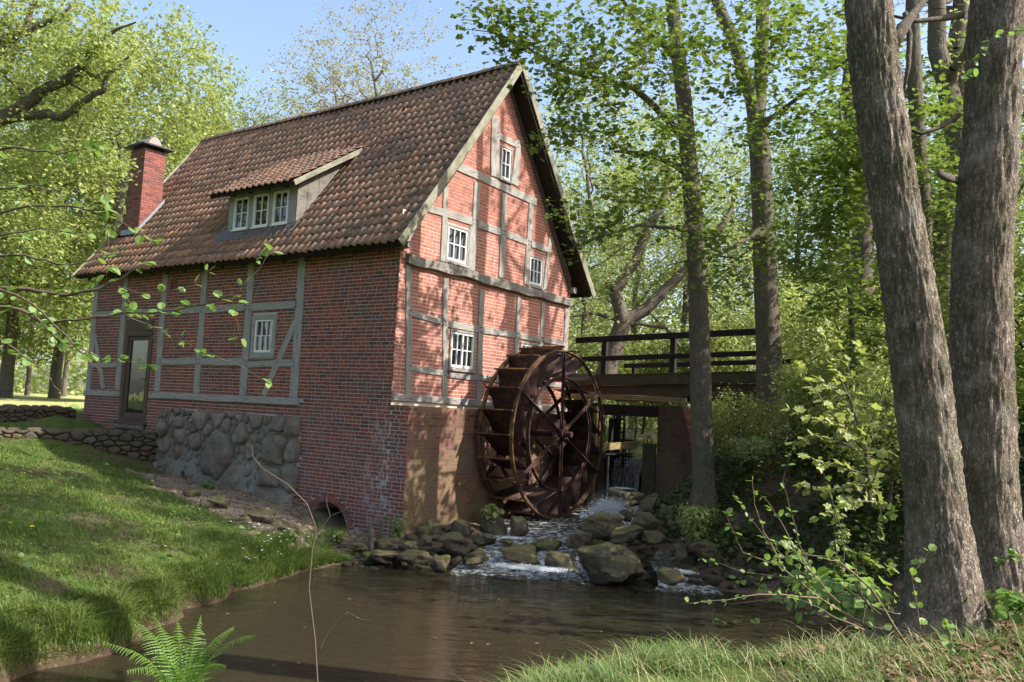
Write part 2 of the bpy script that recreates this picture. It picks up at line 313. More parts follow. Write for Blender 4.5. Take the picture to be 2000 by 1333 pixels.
cp3((0, 0, 1.1), (0, 3.5, 1.0), (2.2, 4.5, 1.05), (-2, 2, 1.0), (-5, 0, .95), (3.5, 2.5, 1.1), (6, 5, 1.35), (9, 3, 1.6), (8, 7.5, 1.8), (10, 10, 2.5), (8, 12.5, 2.3), (7.6, 14.5, 2.7), (9.5, 15, 3.3), (12, 14, 3.7), (14, 8, 3.2), (16, 0, 2.6), (0, -5, 1.3), (10, -5, 1.8))
cp3((3.81, 16.5, 1.0), (5.61, 18, 2.3), (4.7, 17.3, 1.65), (6.2, 16.2, 2.3), (5.2, 15.8, 1.5), (6.6, 19.3, 3.3), (4.9, 18.6, 2.2), (8, 18, 3.4), (10, 18, 3.8), (7.0, 21.0, 3.85), (10, 20.5, 3.9), (15, 18, 4.0), (20, 14, 4.0), (12, 24, 3.9), (20, 24, 4.1), (9, 26, 3.8))
for a, b, z in [(.8, -1.0, .32), (2.2, -1.3, .25), (2.6, -2.2, .15), (1.2, -2.2, .0), (3.8, -1.2, .05), (5.2, -1.2, .15), (5.2, -2.4, .38), (3.8, -2.6, .32), (6.4, -1.4, .3), (7.4, -1.2, .35), (7.6, -1.9, .4), (5.2, -3.4, .62), (3.6, -3.6, .5), (2.2, -3.6, .2), (1.0, -3.4, .0), (6.2, -3.2, .75), (3.0, 4, 1.6), (3, 8, 2.2), (6.2, 2, 2.6), (6.4, 8, 3.2), (-.2, 1.4, .12), (-.25, .4, .2), (-.2, 2.6, .38), (-.2, 4, .5), (-.2, 5.5, .62), (-.2, 7, .72),
                (-.3, 9.3, 1.72), (-.3, 12.4, 1.72), (-2.0, 9.5, 1.7), (-1.6, 12.5, 1.72), (8.5, -1.1, 1.35), (7.4, .9, 2.2), (8.6, .9, 1.4), (8.6, 2.2, 3.2), (8.6, -2.6, 2.6), (10.5, -1.2, 1.2), (10.5, 1.2, 1.2), (11, 3.4, 3.2), (11, -3.2, 3.7), (14, -1.2, 1.2), (14, 2.4, 1.2), (14, 4.8, 2.2), (14, -3.4, 2.6), (18, .5, 1.3), (18, 3.8, 1.3), (18, 7, 2.2), (18, -4, 2.4), (22, 1, 1.9), (22, 4, 1.9), (26, 0, 2.2), (26, 5, 2.2), (22, -3, 2.3), (7.8, 4, 3.9), (9, 9, 3.6), (9, 14, 3.0), (3, 14, 2.2)]:
    p = H(a, b); cp3((p.x, p.y, z))
cp3((-12.5, 21.6, 1.72), (-15, 20, 1.7), (-12.2, 23.4, 2.1), (-20, 22, 1.9), (-12, 30, 2.2), (-20, 32, 2.15), (-5, 34, 2.8), (2, 34, 2.4), (12, 34, 3.0), (22, 34, 3.6), (-30, 20, 2.0), (-30, 45, 2.15), (0, 48, 2.3), (30, 46, 3.4), (30, 10, 4), (-30, -10, 2), (30, -20, 3), (0, -30, 2), (-12, 48, 2.15), (15, 50, 2.6), (-30, 5, 1.8))
CT = np.array(ctrl); 
def _k(d): return d
A = _k(np.linalg.norm(CT[:, None, :2] - CT[None, :, :2], axis=2)) + np.eye(len(CT)) * -.03
n_ = len(CT); A2 = np.zeros((n_ + 1, n_ + 1)); A2[:n_, :n_] = A; A2[:n_, n_] = 1; A2[n_, :n_] = 1
WT = np.linalg.solve(A2, np.concatenate([CT[:, 2], [0]]))
NXg, NYg = 128, 128
_r = np.random.default_rng(3); _tab = _r.random((256, 256))
def vnoise(x, y, s):
    x = np.asarray(x) * s + 500.3; y = np.asarray(y) * s + 500.7
    xi = np.floor(x).astype(int); yi = np.floor(y).astype(int); fx = x - xi; fy = y - yi
    fx = fx * fx * (3 - 2 * fx); fy = fy * fy * (3 - 2 * fy); g = lambda i, j: _tab[i % 256, j % 256]
    return (g(xi, yi) * (1 - fx) + g(xi + 1, yi) * fx) * (1 - fy) + (g(xi, yi + 1) * (1 - fx) + g(xi + 1, yi + 1) * fx) * fy - .5
def hz(x, y):
    x = np.atleast_1d(np.asarray(x, float)); y = np.atleast_1d(np.asarray(y, float)); out = np.empty(x.shape)
    xf, yf = x.ravel(), y.ravel(); res = np.empty(len(xf))
    for i in range(0, len(xf), 20000):
        d = np.hypot(xf[i:i + 20000, None] - CT[None, :, 0], yf[i:i + 20000, None] - CT[None, :, 1]); res[i:i + 20000] = d @ WT[:-1] + WT[-1]
    far = np.clip((np.hypot(xf, yf - 12) - 38) / 30, 0, 1); res = res * (1 - far) + 2.3 * far
    res += (vnoise(xf, yf, .9) * .10 + vnoise(xf, yf, 2.7) * .05 + vnoise(xf, yf, 7) * .02) * (1 - far)
    lb = np.clip((-3.3 - xf) / .6, 0, 1) * np.clip((yf - 5) / 1, 0, 1); q = np.clip(res / .05, 0, 1); res = res + .15 * lb * q * q * (3 - 2 * q) * (1 - far) * np.clip((.75 - res) / .35, 0, 1)
    return res.reshape(x.shape)
def gz1(x, y): return float(hz([x], [y])[0])
def axis(lo, hi, step, far):
    a = list(np.arange(lo, hi + step / 2, step)); s = step; x = a[-1]; up = []
    while x < far: s *= 1.25; x += s; up.append(x)
    s = step; x = a[0]; dn = []
    while x > -far: s *= 1.25; x -= s; dn.append(x)
    return np.array(dn[::-1] + a + up)
gx = axis(-15, 13, .12, 900); gy = axis(2, 27, .12, 900)
XX, YY = np.meshgrid(gx, gy); ZZ = hz(XX, YY)
# steepen the near shoreline into small cut banks
nx, ny = len(gx), len(gy); idx = np.arange(nx * ny).reshape(ny, nx)
quads = np.stack([idx[:-1, :-1], idx[:-1, 1:], idx[1:, 1:], idx[1:, :-1]], -1).reshape(-1, 4)
me = np_mesh('ground', np.stack([XX, YY, ZZ], -1).reshape(-1, 3), [quads], True)
# cover: R grass, G gravel, B paler, yellower far field
x, y, z = XX.ravel(), YY.ravel(), ZZ.ravel()
def sst(v, a, b): q = np.clip((v - a) / (b - a), 0, 1); return q * q * (3 - 2 * q)
ha = (x - C0.x) * G.x + (y - C0.y) * G.y; hb = (x - C0.x) * L_.x + (y - C0.y) * L_.y
grass = sst(-x, 1.4, 2.2) * sst(z, .12, .3) + sst(-(y - 9), 0, 1) * sst(z, .5, .8) * sst(5 - x, 0, 1) + sst(y, 24, 27)
gpath = np.array([[pz(330, 945, .75).x, pz(330, 945, .75).y], [pz(400, 985, .6).x, pz(400, 985, .6).y], [pz(520, 1045, .4).x, pz(520, 1045, .4).y], [pz(600, 1075, .2).x, pz(600, 1075, .2).y], [pz(740, 1092, .05).x, pz(740, 1092, .05).y]])
def segd(px, py, P):
    best = np.full(px.shape, 1e9)
    for a, b in zip(P[:-1], P[1:]):
        ab = b - a; tt = np.clip(((px - a[0]) * ab[0] + (py - a[1]) * ab[1]) / (ab @ ab), 0, 1)
        best = np.minimum(best, np.hypot(px - a[0] - tt * ab[0], py - a[1] - tt * ab[1]))
    return best
gd = segd(x, y, gpath) + vnoise(x, y, 3) * .3
hbp = (gpath[:, 0] - C0.x) * L_.x + (gpath[:, 1] - C0.y) * L_.y; hap = (gpath[:, 0] - C0.x) * G.x + (gpath[:, 1] - C0.y) * G.y; _o = np.argsort(hbp)
def foot(x, y):
    a_ = (x - C0.x) * G.x + (y - C0.y) * G.y; b_ = (x - C0.x) * L_.x + (y - C0.y) * L_.y
    return sst(a_ - np.interp(b_, hbp[_o], hap[_o]) + vnoise(x, y, 2.5) * .3, -.15, .1) * sst(7.6 - b_, 0, .5)
gravel = np.clip((1 - sst(gd, .25, .6)) + .45 * foot(x, y), 0, 1); grass = np.clip(grass, 0, 1) * (1 - gravel)
field = sst(-x, 6, 9) * sst(y, 27, 30) + sst(np.hypot(x, y), 90, 130); field = np.clip(field, 0, 1)
ca = me.color_attributes.new('cover', 'FLOAT_COLOR', 'POINT')
ca.data.foreach_set('color', np.stack([grass, gravel, field, np.ones_like(x)], -1).astype(np.float32).ravel())
ground = link('ground', me, M_SOIL); tag(ground, 'grass, leaf litter and bare earth sloping round the mill pond', kind='structure')
# pond
wx = np.linspace(-9, 8, 60); wy = np.linspace(4, 17.5, 60); WX, WY = np.meshgrid(wx, wy); ii = np.arange(3600).reshape(60, 60)
wq = np.stack([ii[:-1, :-1], ii[:-1, 1:], ii[1:, 1:], ii[1:, :-1]], -1).reshape(-1, 4)
pond = link('pond_water', np_mesh('pond_water', np.stack([WX, WY, WX * 0], -1).reshape(-1, 3), [wq], True), M_WATER)
tag(pond, 'still brown mill pond below the rocks', kind='structure')
# cascade from the wheel pit down to the pond, and the mill stream above the weir
def stream(name, pts, widths, mat_, amp, res=(150, 46), foamf=None):
    P = np.array([[p[0], p[1]] for p in pts]); zs = np.array([p[2] for p in pts]); d = np.concatenate([[0], np.cumsum(np.linalg.norm(np.diff(P, axis=0), axis=1))])
    s = np.linspace(0, d[-1], res[0]); X = np.interp(s, d, P[:, 0]); Y = np.interp(s, d, P[:, 1]); Z_ = np.interp(s, d, zs); W_ = np.interp(s, d, widths)
    tx, ty = np.gradient(X), np.gradient(Y); ln = np.hypot(tx, ty); tx /= ln; ty /= ln
    k = np.linspace(-1, 1, res[1]); VX = X[:, None] - ty[:, None] * k * W_[:, None]; VY = Y[:, None] + tx[:, None] * k * W_[:, None]
    VZ = Z_[:, None] + (vnoise(VX, VY, 3.2) * 1.0 + vnoise(VX, VY, 9) * .45) * amp + 0 * k
    i2 = np.arange(res[0] * res[1]).reshape(res); q = np.stack([i2[:-1, :-1], i2[:-1, 1:], i2[1:, 1:], i2[1:, :-1]], -1).reshape(-1, 4)
    me = np_mesh(name, np.stack([VX, VY, VZ], -1).reshape(-1, 3), [q], True)
    fo = np.interp(s, d, foamf)[:, None] + 0 * k; fa = me.attributes.new('foam', 'FLOAT', 'POINT'); fa.data.foreach_set('value', fo.astype(np.float32).ravel())
    return link(name, me, mat_)
s = [H(8.2, -1.1), H(7.2, -1.3), H(5.6, -1.4), at(1085, 1020, 18.3), at(1050, 1040, 17.2), at(1045, 1072, 15.9), at(1030, 1090, 15.2), at(1020, 1100, 14.7), at(1015, 1125, 14.0)]
zz = [.62, .56, .44, .40, .32, .26, .13, .03, -.04]
cas = stream('cascade_water', [(p.x, p.y, z) for p, z in zip(s, zz)], [.5, .75, 1.3, 1.2, 1.0, .9, 1.0, 1.15, 1.3], M_RUSH, .05, foamf=[.88, .84, .46, .44, .52, .50, .56, .54, .34])
tag(cas, 'foaming stream running from the wheel pit over rocks to the pond', kind='structure')
s2 = [at(1330, 1060, 16.0), at(1300, 1082, 15.2), at(1325, 1105, 14.6), at(1345, 1125, 14.1), at(1350, 1140, 13.6)]
cas2 = stream('side_cascade_water', [(p.x, p.y, z) for p, z in zip(s2, [.40, .27, .13, .03, -.04])], [.3, .3, .35, .5, .6], M_RUSH, .04, (70, 24), [.4, .42, .5, .55, .25])
tag(cas2, 'narrow side rill spilling into the pond right of the big boulder', kind='structure')
ups = link('mill_stream_water', np_mesh('mill_stream_water', [tuple(H(a, b, 1.64)) for a, b in ((8.25, 2.2), (8.25, -3.0), (23, -4), (23, 7))], [[[0, 1, 2, 3]]]), M_WATER)
tag(ups, 'mill stream above the weir seen under the bridge', kind='structure')

# ------------------------------------------------------------------ foliage tools
LEAF4 = (np.array([[0, 0, 0], [.42, .5, .1], [0, 1, -.06], [-.42, .5, .1]]), [[0, 1, 2, 3]], [])
LEAF6 = (np.array([[0, 0, 0], [.36, .25, .09], [.40, .62, .07], [0, 1.0, -.1], [-.40, .62, .07], [-.36, .25, .09], [0, .5, -.02]]), [], [[0, 1, 6], [1, 2, 6], [2, 3, 6], [3, 4, 6], [4, 5, 6], [5, 0, 6]])
LOBE = (np.array([[0, 0, 0], [.22, .10, .03], [.50, .20, .02], [.42, .40, .04], [.52, .64, -.03], [.27, .70, .02], [0, 1.05, -.10], [-.27, .70, .02], [-.52, .64, -.03], [-.42, .40, .04], [-.50, .20, .02], [-.22, .10, .03], [0, .4, -.03]]), [], [[i, (i + 1) % 12, 12] for i in range(12)])
def leaf_cloud(name, C_, size, nrm_up=.5, tmpl=LEAF4, szvar=.62, seed=0, hang=0):
    r = np.random.default_rng(seed); C_ = np.asarray(C_); n = len(C_)
    nv = r.normal(size=(n, 3)); nv[:, 2] = np.abs(nv[:, 2]) + nrm_up * 2; nv /= np.linalg.norm(nv, axis=1, keepdims=True)
    d = r.normal(size=(n, 3)); d[:, 2] -= hang; d -= nv * (d * nv).sum(1, keepdims=True); d /= np.linalg.norm(d, axis=1, keepdims=True) + 1e-9
    w = np.cross(d, nv); s_ = size * (1 + r.uniform(-szvar, szvar, n))
    T, q, t3 = tmpl; V = C_[:, None, :] + s_[:, None, None] * (T[None, :, 0, None] * w[:, None, :] + T[None, :, 1, None] * d[:, None, :] + T[None, :, 2, None] * nv[:, None, :])
    k = len(T); base = (np.arange(n) * k)[:, None, None]; F = []
    if len(q): F.append((np.array(q)[None] + base).reshape(-1, 4))
    if len(t3): F.append((np.array(t3)[None] + base).reshape(-1, 3))
    return np_mesh(name, V.reshape(-1, 3), F)
def frusta(P0, P1, r0, r1, n=5):
    P0, P1 = np.asarray(P0), np.asarray(P1); d = P1 - P0; d = d / (np.linalg.norm(d, axis=1, keepdims=True) + 1e-9)
    a = np.where(np.abs(d[:, 2:3]) < .9, np.array([[0, 0, 1.]]), np.array([[1., 0, 0]])); u = np.cross(a, d); u /= np.linalg.norm(u, axis=1, keepdims=True); w = np.cross(d, u)
    th = np.arange(n) * 2 * np.pi / n; ring = np.cos(th)[None, :, None] * u[:, None] + np.sin(th)[None, :, None] * w[:, None]
    V = np.concatenate([P0[:, None] + ring * np.asarray(r0)[:, None, None], P1[:, None] + ring * np.asarray(r1)[:, None, None]], 1)
    k = np.arange(n); q = np.stack([k, (k + 1) % n, n + (k + 1) % n, n + k], -1); F = (q[None] + (np.arange(len(P0)) * 2 * n)[:, None, None]).reshape(-1, 4)
    return V.reshape(-1, 3), F
class Skel:
    """a tree skeleton: nodes joined to parents; trunk and limbs given, twigs grown to anchor points"""
    def __init__(s): s.p = []; s.par = []; s.fix = []
    def path(s, pts, rads, start=-1, sub=3, wob=.02):
        pts = [Vector(p) for p in pts]; last = start; out = []
        if start >= 0 and (Vector(s.p[start]) - pts[0]).length < 1e-4: i0 = 1
        else: i0 = 0
        if i0 == 0: s.p.append(tuple(pts[0])); s.par.append(last); s.fix.append(rads[0]); last = len(s.p) - 1; out.append(last)
        for i in range(1, len(pts)):
            for k in range(1, sub + 1):
                f = k / sub; q = pts[i - 1].lerp(pts[i], f)
                if k < sub: L = (pts[i] - pts[i - 1]).length; q += Vector((rnd.uniform(-1, 1), rnd.uniform(-1, 1), rnd.uniform(-.4, .4))) * L * wob
                s.p.append(tuple(q)); s.par.append(last); s.fix.append(rads[i - 1] * (1 - f) + rads[i] * f); last = len(s.p) - 1; out.append(last)
        return out
    def grow(s, anchors, bend=.12, up=.05, seed=1):
        r = np.random.default_rng(seed); P = np.array(s.p); A_ = np.asarray(anchors)
        d0 = np.min(np.linalg.norm(A_[:, None] - P[None], axis=2), axis=1); order = np.argsort(d0)
        cap = np.zeros((len(P) + 2 * len(A_), 3)); cap[:len(P)] = P; n = len(P); root = P[0]
        for i in order:
            a = A_[i]; dd = np.linalg.norm(cap[:n] - a, axis=1)
            j = int(np.argmin(dd + .25 * np.maximum(0, cap[:n, 2] - a[2]) )); L = dd[j]; q = cap[j]
            mid = (q + a) / 2 + r.normal(size=3) * L * bend; mid[2] += L * up
            s.p.append(tuple(mid)); s.par.append(j); s.fix.append(0); cap[n] = mid; n += 1
            s.p.append(tuple(a)); s.par.append(n - 1); s.fix.append(0); cap[n] = a; n += 1
        s.tips = [k for k in range(len(P), n)]
    def radii(s, tip=.006, ex=2.3):
        n = len(s.p); cnt = np.zeros(n); ch = np.zeros(n, int)
        for i in range(n):
            if s.par[i] >= 0: ch[s.par[i]] += 1
        for i in range(n - 1, -1, -1):
            if cnt[i] == 0: cnt[i] = 1
            if s.par[i] >= 0 and s.par[i] < i: cnt[s.par[i]] += cnt[i]
        r = tip * cnt ** (1 / ex); f = np.array(s.fix); return np.where(f > 0, f, r)
    def wood(s, name, tip=.006, sides=5, thick=.035, big=12):
        r = s.radii(tip); P = np.array(s.p); par = np.array(s.par); c = np.where(par >= 0)[0]
        for i in c:
            if s.fix[i] == 0 and r[i] > r[par[i]] * .85: r[i] = r[par[i]] * .8
        V = []; F = []; o = 0
        R0_ = r[par[c]].copy(); fx = np.array(s.fix)
        side = (fx[c] == 0) & (fx[par[c]] > 0); R0_[side] = np.minimum(R0_[side], r[c][side] * 1.3)
        for msk, nn in ((r[c] < .012, 3), ((r[c] >= .012) & (r[c] < thick), sides), (r[c] >= thick, big)):
            if msk.any():
                ci = c[msk]; v, f = frusta(P[par[ci]], P[ci], R0_[msk], r[ci], nn); V.append(v); F.append(f + o); o += len(v)
        return np_mesh(name, np.concatenate(V), [np.concatenate(F)], True)
def twig_pts(sk, n, spread, seed=1, only=None):
    """leaf positions along the grown twigs"""
    r = np.random.default_rng(seed); P = np.array(sk.p); par = np.array(sk.par); t_ = np.array(only if only is not None else sk.tips)
    t_ = r.choice(t_, n); f = r.random(n)[:, None]; return P[t_] * f + P[par[t_]] * (1 - f) + r.normal(size=(n, 3)) * spread
def ell(n, c, rad, seed, shell=.35, flat=0):
    r = np.random.default_rng(seed); d = r.normal(size=(n, 3)); d /= np.linalg.norm(d, axis=1, keepdims=True)
    q = (shell + (1 - shell) * r.random((n, 1)) ** .6); return np.array(c) + d * q * np.array(rad)
def tree(label, base, skel, leafn, lsize, lmat, bark, spread=.25, tip=.006, name='tree', group=None, seed=1, tmpl=LEAF4, up=.5, catn=0, big=12, only=None):
    """skeleton in world coordinates -> Empty at the base > trunk, crown"""
    root = empty(name, Matrix.Translation(base), label=label, cat='tree', group=group); I = Matrix.Translation(-Vector(base))
    me = skel.wood('trunk', tip, big=big); me.transform(I); link('trunk', me, bark, root)
    if leafn:
        me = leaf_cloud('crown', twig_pts(skel, leafn, spread, seed, only), lsize, up, tmpl, seed=seed); me.transform(I); link('crown', me, lmat, root)
    if catn:
        C_ = twig_pts(skel, catn, .06, seed + 5, only); V, F = frusta(C_, C_ + np.array([[0, 0, -.07]]) + rng.normal(size=C_.shape) * .01, np.full(catn, .007), np.full(catn, .005), 4)
        me = np_mesh('catkins', V, [F]); me.transform(I); tag(link('catkins', me, M_CATKIN, root), kind='stuff')
    return root
# ------------------------------------------------------------------ the mill
W, LEN = 6.448, 11.85
mill = empty('mill_house', HM, label='old half-timbered brick watermill with steep tiled roof beside the pond', cat='mill')
FR = {'gable': (Vector((0, 0, 0)), Vector((1, 0, 0)), Vector((0, -1, 0))), 'side': (Vector((0, 0, 0)), Vector((0, 1, 0)), Vector((-1, 0, 0))),
      'plinth': (Vector((0, -.5, 0)), Vector((1, 0, 0)), Vector((0, -1, 0)))}
def fm(fr, u, z, out=0):
    o, d, n = FR[fr]; return o + d * u + Z * z + n * out
def beam(fr, p0, p1, w0, w1=None, out=.02, depth=.16, m=None, wob=.008, name='timber', parent=None, seg=None, label=None):
    """timber between two points of a wall plane, its face proud of the wall by out"""
    w1 = w1 or w0; a = fm(fr, *p0, out); b = fm(fr, *p1, out); d = (b - a); ln = d.length; d.normalize(); n = FR[fr][2]; s_ = n.cross(d).normalized()
    seg = seg or max(3, int(ln / .3)); c = .012; mb = MB(); ph = rnd.uniform(0, 99)
    prof = lambda w, t: [(-w / 2 + c, 0), (w / 2 - c, 0), (w / 2, -c), (w / 2, -t), (-w / 2, -t), (-w / 2, -c)]
    for i in range(seg + 1):
        f = i / seg; w = w0 * (1 - f) + w1 * f; off = noise.noise(Vector((f * ln * 1.3, ph, 0))) * wob * 2.2; ww = w * (1 + noise.noise(Vector((f * ln * 2, ph, 5))) * wob * 7)
        zo = noise.noise(Vector((f * ln * 2, ph, 9))) * wob * .5
        for (y, z_) in prof(ww, depth): mb.v.append((f * ln, y + off, z_ + (zo if z_ > -c * 1.5 else 0)))
    for i in range(seg):
        for k in range(6): mb.f.append((i * 6 + k, i * 6 + (k + 1) % 6, (i + 1) * 6 + (k + 1) % 6, (i + 1) * 6 + k))
    mb.f.append((5, 4, 3, 2, 1, 0)); mb.f.append(tuple(seg * 6 + k for k in range(6)))
    M4 = Matrix((d, s_, n)).transposed().to_4x4(); M4.translation = a
    o = mb.build(name, m, parent or mill, False, M4)
    if label: o['label'] = label
    return o

# --- masonry cores (the mortar face) of the walls; bricks stand proud of it
def poly_wall(name, fr, outline, holes, m, out=-.003, parent=None, thick=.3):
    """flat face with rectangular holes, built from a cell grid"""
    us = sorted({p[0] for p in outline} | {h[0] for h in holes} | {h[1] for h in holes}); zs = sorted({p[1] for p in outline} | {h[2] for h in holes} | {h[3] for h in holes})
    mb = MB()
    for u0, u1 in zip(us[:-1], us[1:]):
        for z0, z1 in zip(zs[:-1], zs[1:]):
            uc, zc = (u0 + u1) / 2, (z0 + z1) / 2
            if any(h[0] < uc < h[1] and h[2] < zc < h[3] for h in holes): continue
            mb.add([fm(fr, u0, z0, out), fm(fr, u1, z0, out), fm(fr, u1, z1, out), fm(fr, u0, z1, out)], [(0, 1, 2, 3)])
    for h in holes:   # reveals
        if h[0] < 0 and fr == 'side': continue
        a = [fm(fr, h[0], h[2], out), fm(fr, h[1], h[2], out), fm(fr, h[1], h[3], out), fm(fr, h[0], h[3], out)]
        b = [fm(fr, h[0], h[2], -thick), fm(fr, h[1], h[2], -thick), fm(fr, h[1], h[3], -thick), fm(fr, h[0], h[3], -thick)]
        mb.add(a + b, [(i, (i + 1) % 4, 4 + (i + 1) % 4, 4 + i) for i in range(4)])
    return mb.build(name, m, parent or mill)
WIN_G = [('u', 1.36, 2.12, 5.88, 6.72, 3, 2), ('u', 4.47, 5.10, 5.83, 6.60, 3, 2), ('u', 3.12, 3.56, 8.14, 8.95, 2, 2), ('l', 1.68, 2.56, 3.58, 4.45, 4, 2), ('l', 4.28, 5.10, 3.58, 4.43, 4, 2)]
DOOR = (8.68, 9.98, 1.98, 4.36)
WIN_S = (3.72, 4.58, 3.68, 4.66)
ARCH = (.98, 2.28, -.2, .66)
holes_g = [w[1:5] for w in WIN_G]
slp = (10.883 - 5.93) / (W / 2 + .461)            # roof slope
def rz(a): return 5.93 + (min(a, W - a) + .461) * slp
ZT = 6.45
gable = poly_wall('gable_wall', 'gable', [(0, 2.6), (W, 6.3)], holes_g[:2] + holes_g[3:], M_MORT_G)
def gable_tri():
    mb = MB(); o_ = -.006; N_ = 40
    hu0, hu1, hz0, hz1 = holes_g[2]
    xs = sorted(set([i * W / N_ for i in range(N_ + 1)] + [hu0, hu1, W / 2, 1.36, 2.12, 4.47, 5.10]))
    for a, b in zip(xs[:-1], xs[1:]):
        m_ = (a + b) / 2; ta, tb = rz(a) - .12, rz(b) - .12
        lo = 6.3
        for h in holes_g[:2]:
            if h[0] < m_ < h[1]: lo = h[3]
        if hu0 < m_ < hu1:
            mb.add([fm('gable', a, lo, o_), fm('gable', b, lo, o_), fm('gable', b, hz0, o_), fm('gable', a, hz0, o_)], [(0, 1, 2, 3)]); lo = hz1
        mb.add([fm('gable', a, lo, o_), fm('gable', b, lo, o_), fm('gable', b, tb, o_), fm('gable', a, ta, o_)], [(0, 1, 2, 3)])
    return mb.build('gable_peak', M_MORT_G, mill)
gable_tri()
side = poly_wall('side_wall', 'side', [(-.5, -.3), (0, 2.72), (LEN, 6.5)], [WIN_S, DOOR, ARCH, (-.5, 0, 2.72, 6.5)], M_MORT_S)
plinth = poly_wall('wheel_plinth', 'plinth', [(0, -.3), (W, 2.74)], [], M_MORT_P)
mb = MB(); mb.box(-.002, W, -.498, 0.05, 2.70, 2.745); mb.build('plinth_top', M_MORT_P, mill)
# far walls: brick plane behind and at the right
mb = MB(); mb.add([(W, 0, -.3), (W, LEN, -.3), (W, LEN, 6.5), (W, 0, 6.5)], [(0, 1, 2, 3)]); mb.build('back_wall', M_BRICK_G, mill)
mb = MB(); mb.add([(0, LEN, -.3), (W, LEN, -.3), (W, LEN, 6.5), (W / 2, LEN, 10.7), (0, LEN, 6.5)], [(0, 1, 2, 3, 4)]); mb.build('rear_gable_wall', M_BRICK_G, mill)

# --- bricks
BL, BHT, JT = .225, .062, .015; CRS = BHT + JT
BB = []          # individual candidates (dist, frame, u0,u1,z0, wall object, material)
def lay(fr, u0, u1, z0, z1, ok, holes, wallobj, m, stuffname, seed, phase=0, hh=BHT):
    r = random.Random(seed); k = 0; z = z0; quads_ = []
    while z + hh <= z1:
        u = u0 - (0 if k % 2 else BL / 2) + r.uniform(-.03, .03)
        while u < u1:
            L = BL if (r.random() < .62) else BL / 2 - JT / 2
            a, b = u, u + L; u = b + JT
            a = max(a, u0); b = min(b, u1)
            if b - a < .04: continue
            segs = [(a, b)]
            for h in holes:
                if z + hh > h[2] + .01 and z < h[3] - .01:
                    ns = []
                    for (p, q) in segs:
                        if q <= h[0] or p >= h[1]: ns.append((p, q)); continue
                        if h[0] - p > .04: ns.append((p, h[0] - .005))
                        if q - h[1] > .04: ns.append((h[1] + .005, q))
                    segs = ns
            for (p, q) in segs:
                if not ok((p + q) / 2, z + hh / 2): continue
                quads_.append((p, q, z + r.uniform(-.002, .002), r.uniform(-.002, .002)))
        z += CRS; k += 1
    for (p, q, z, o) in quads_:
        c = HM @ fm(fr, (p + q) / 2, z); BB.append(((c - Vector((0, 0, EYE))).length, fr, p, q, z, o, wallobj, m, stuffname))
# regions hidden by wide timbers are left without bricks
TG, TS = [], []
def dist_seg(u, z, p0, p1):
    ax, az_, bx, bz = *p0, *p1; dx, dz = bx - ax, bz - az_; t_ = max(0, min(1, ((u - ax) * dx + (z - az_) * dz) / (dx * dx + dz * dz))); return math.hypot(u - ax - t_ * dx, z - az_ - t_ * dz), dx, dz
GT = [  # gable timbers: p0, p1, w0, w1
    ((.48, 2.97), (.25, 5.58), .17, .16), ((1.61, 2.97), (1.42, 5.52), .15, .17), ((2.78, 2.97), (2.68, 5.46), .17, .19), ((4.12, 2.97), (4.15, 5.48), .18, .17), ((5.20, 2.97), (5.18, 5.5), .17, .16), ((6.32, 2.97), (6.28, 5.5), .20, .19),
    ((.41, 4.63), (1.36, 4.56), .13, .13), ((1.56, 4.55), (2.62, 4.54), .15, .17), ((2.80, 4.54), (4.04, 4.56), .16, .14), ((4.24, 4.56), (5.10, 4.55), .15, .14), ((5.28, 4.56), (6.2, 4.56), .14, .13),
    ((.50, 3.51), (1.50, 3.475), .13, .13), ((1.72, 3.45), (2.68, 3.45), .13, .14), ((2.86, 3.46), (4.02, 3.46), .15, .14), ((4.22, 3.46), (5.1, 3.46), .14, .13), ((5.3, 3.47), (6.2, 3.47), .13, .13),
    ((1.30, 5.86), (1.26, 7.5), .20, .16), ((2.30, 5.84), (2.32, 7.84), .19, .22), ((3.40, 5.84), (3.34, 7.84), .22, .20), ((4.40, 5.84), (4.46, 7.84), .20, .19), ((5.20, 5.84), (5.36, 7.16), .15, .16),
    ((2.94, 8.14), (2.84, 9.55), .34, .30), ((3.72, 8.14), (3.80, 9.25), .30, .18),
    ((1.46, 8.03), (4.66, 7.93), .20, .20), ((3.0, 9.13), (3.72, 9.13), .18, .17),
    ((.74, 6.89), (2.19, 6.93), .17, .19), ((2.43, 6.92), (3.26, 6.90), .19, .18), ((3.48, 6.90), (4.34, 6.87), .18, .16), ((4.54, 6.86), (5.36, 6.84), .17, .16),
    ((2.20, 5.86), (2.20, 6.80), .12, .12)]
PURL = ((.16, 5.73), (W - .05, 5.65), .19, .19)
ST = [  # side timbers
    ((2.95, 2.80), (2.99, 6.1), .26, .24), ((4.74, 2.80), (4.80, 6.1), .25, .22), ((6.57, 2.80), (6.6, 6.1), .24, .23), ((8.30, 2.80), (8.34, 6.1), .24, .22), ((10.18, 2.80), (10.22, 6.1), .24, .20), ((11.7, 2.72), (11.74, 6.1), .24, .22),
    ((3.12, 4.86), (4.68, 4.84), .17, .17), ((4.92, 4.85), (6.48, 4.84), .16, .17), ((6.70, 4.85), (8.22, 4.84), .16, .16), ((8.44, 4.86), (10.1, 4.88), .17, .16), ((10.30, 4.88), (11.6, 4.86), .15, .15),
    ((3.08, 3.54), (4.62, 3.52), .15, .16), ((4.86, 3.57), (6.45, 3.57), .18, .18), ((6.70, 3.58), (8.18, 3.56), .17, .18), ((10.30, 3.46), (11.58, 3.44), .14, .14),
    ((3.06, 4.50), (3.98, 2.82), .17, .18), ((11.6, 4.30), (10.9, 2.80), .16, .17)]
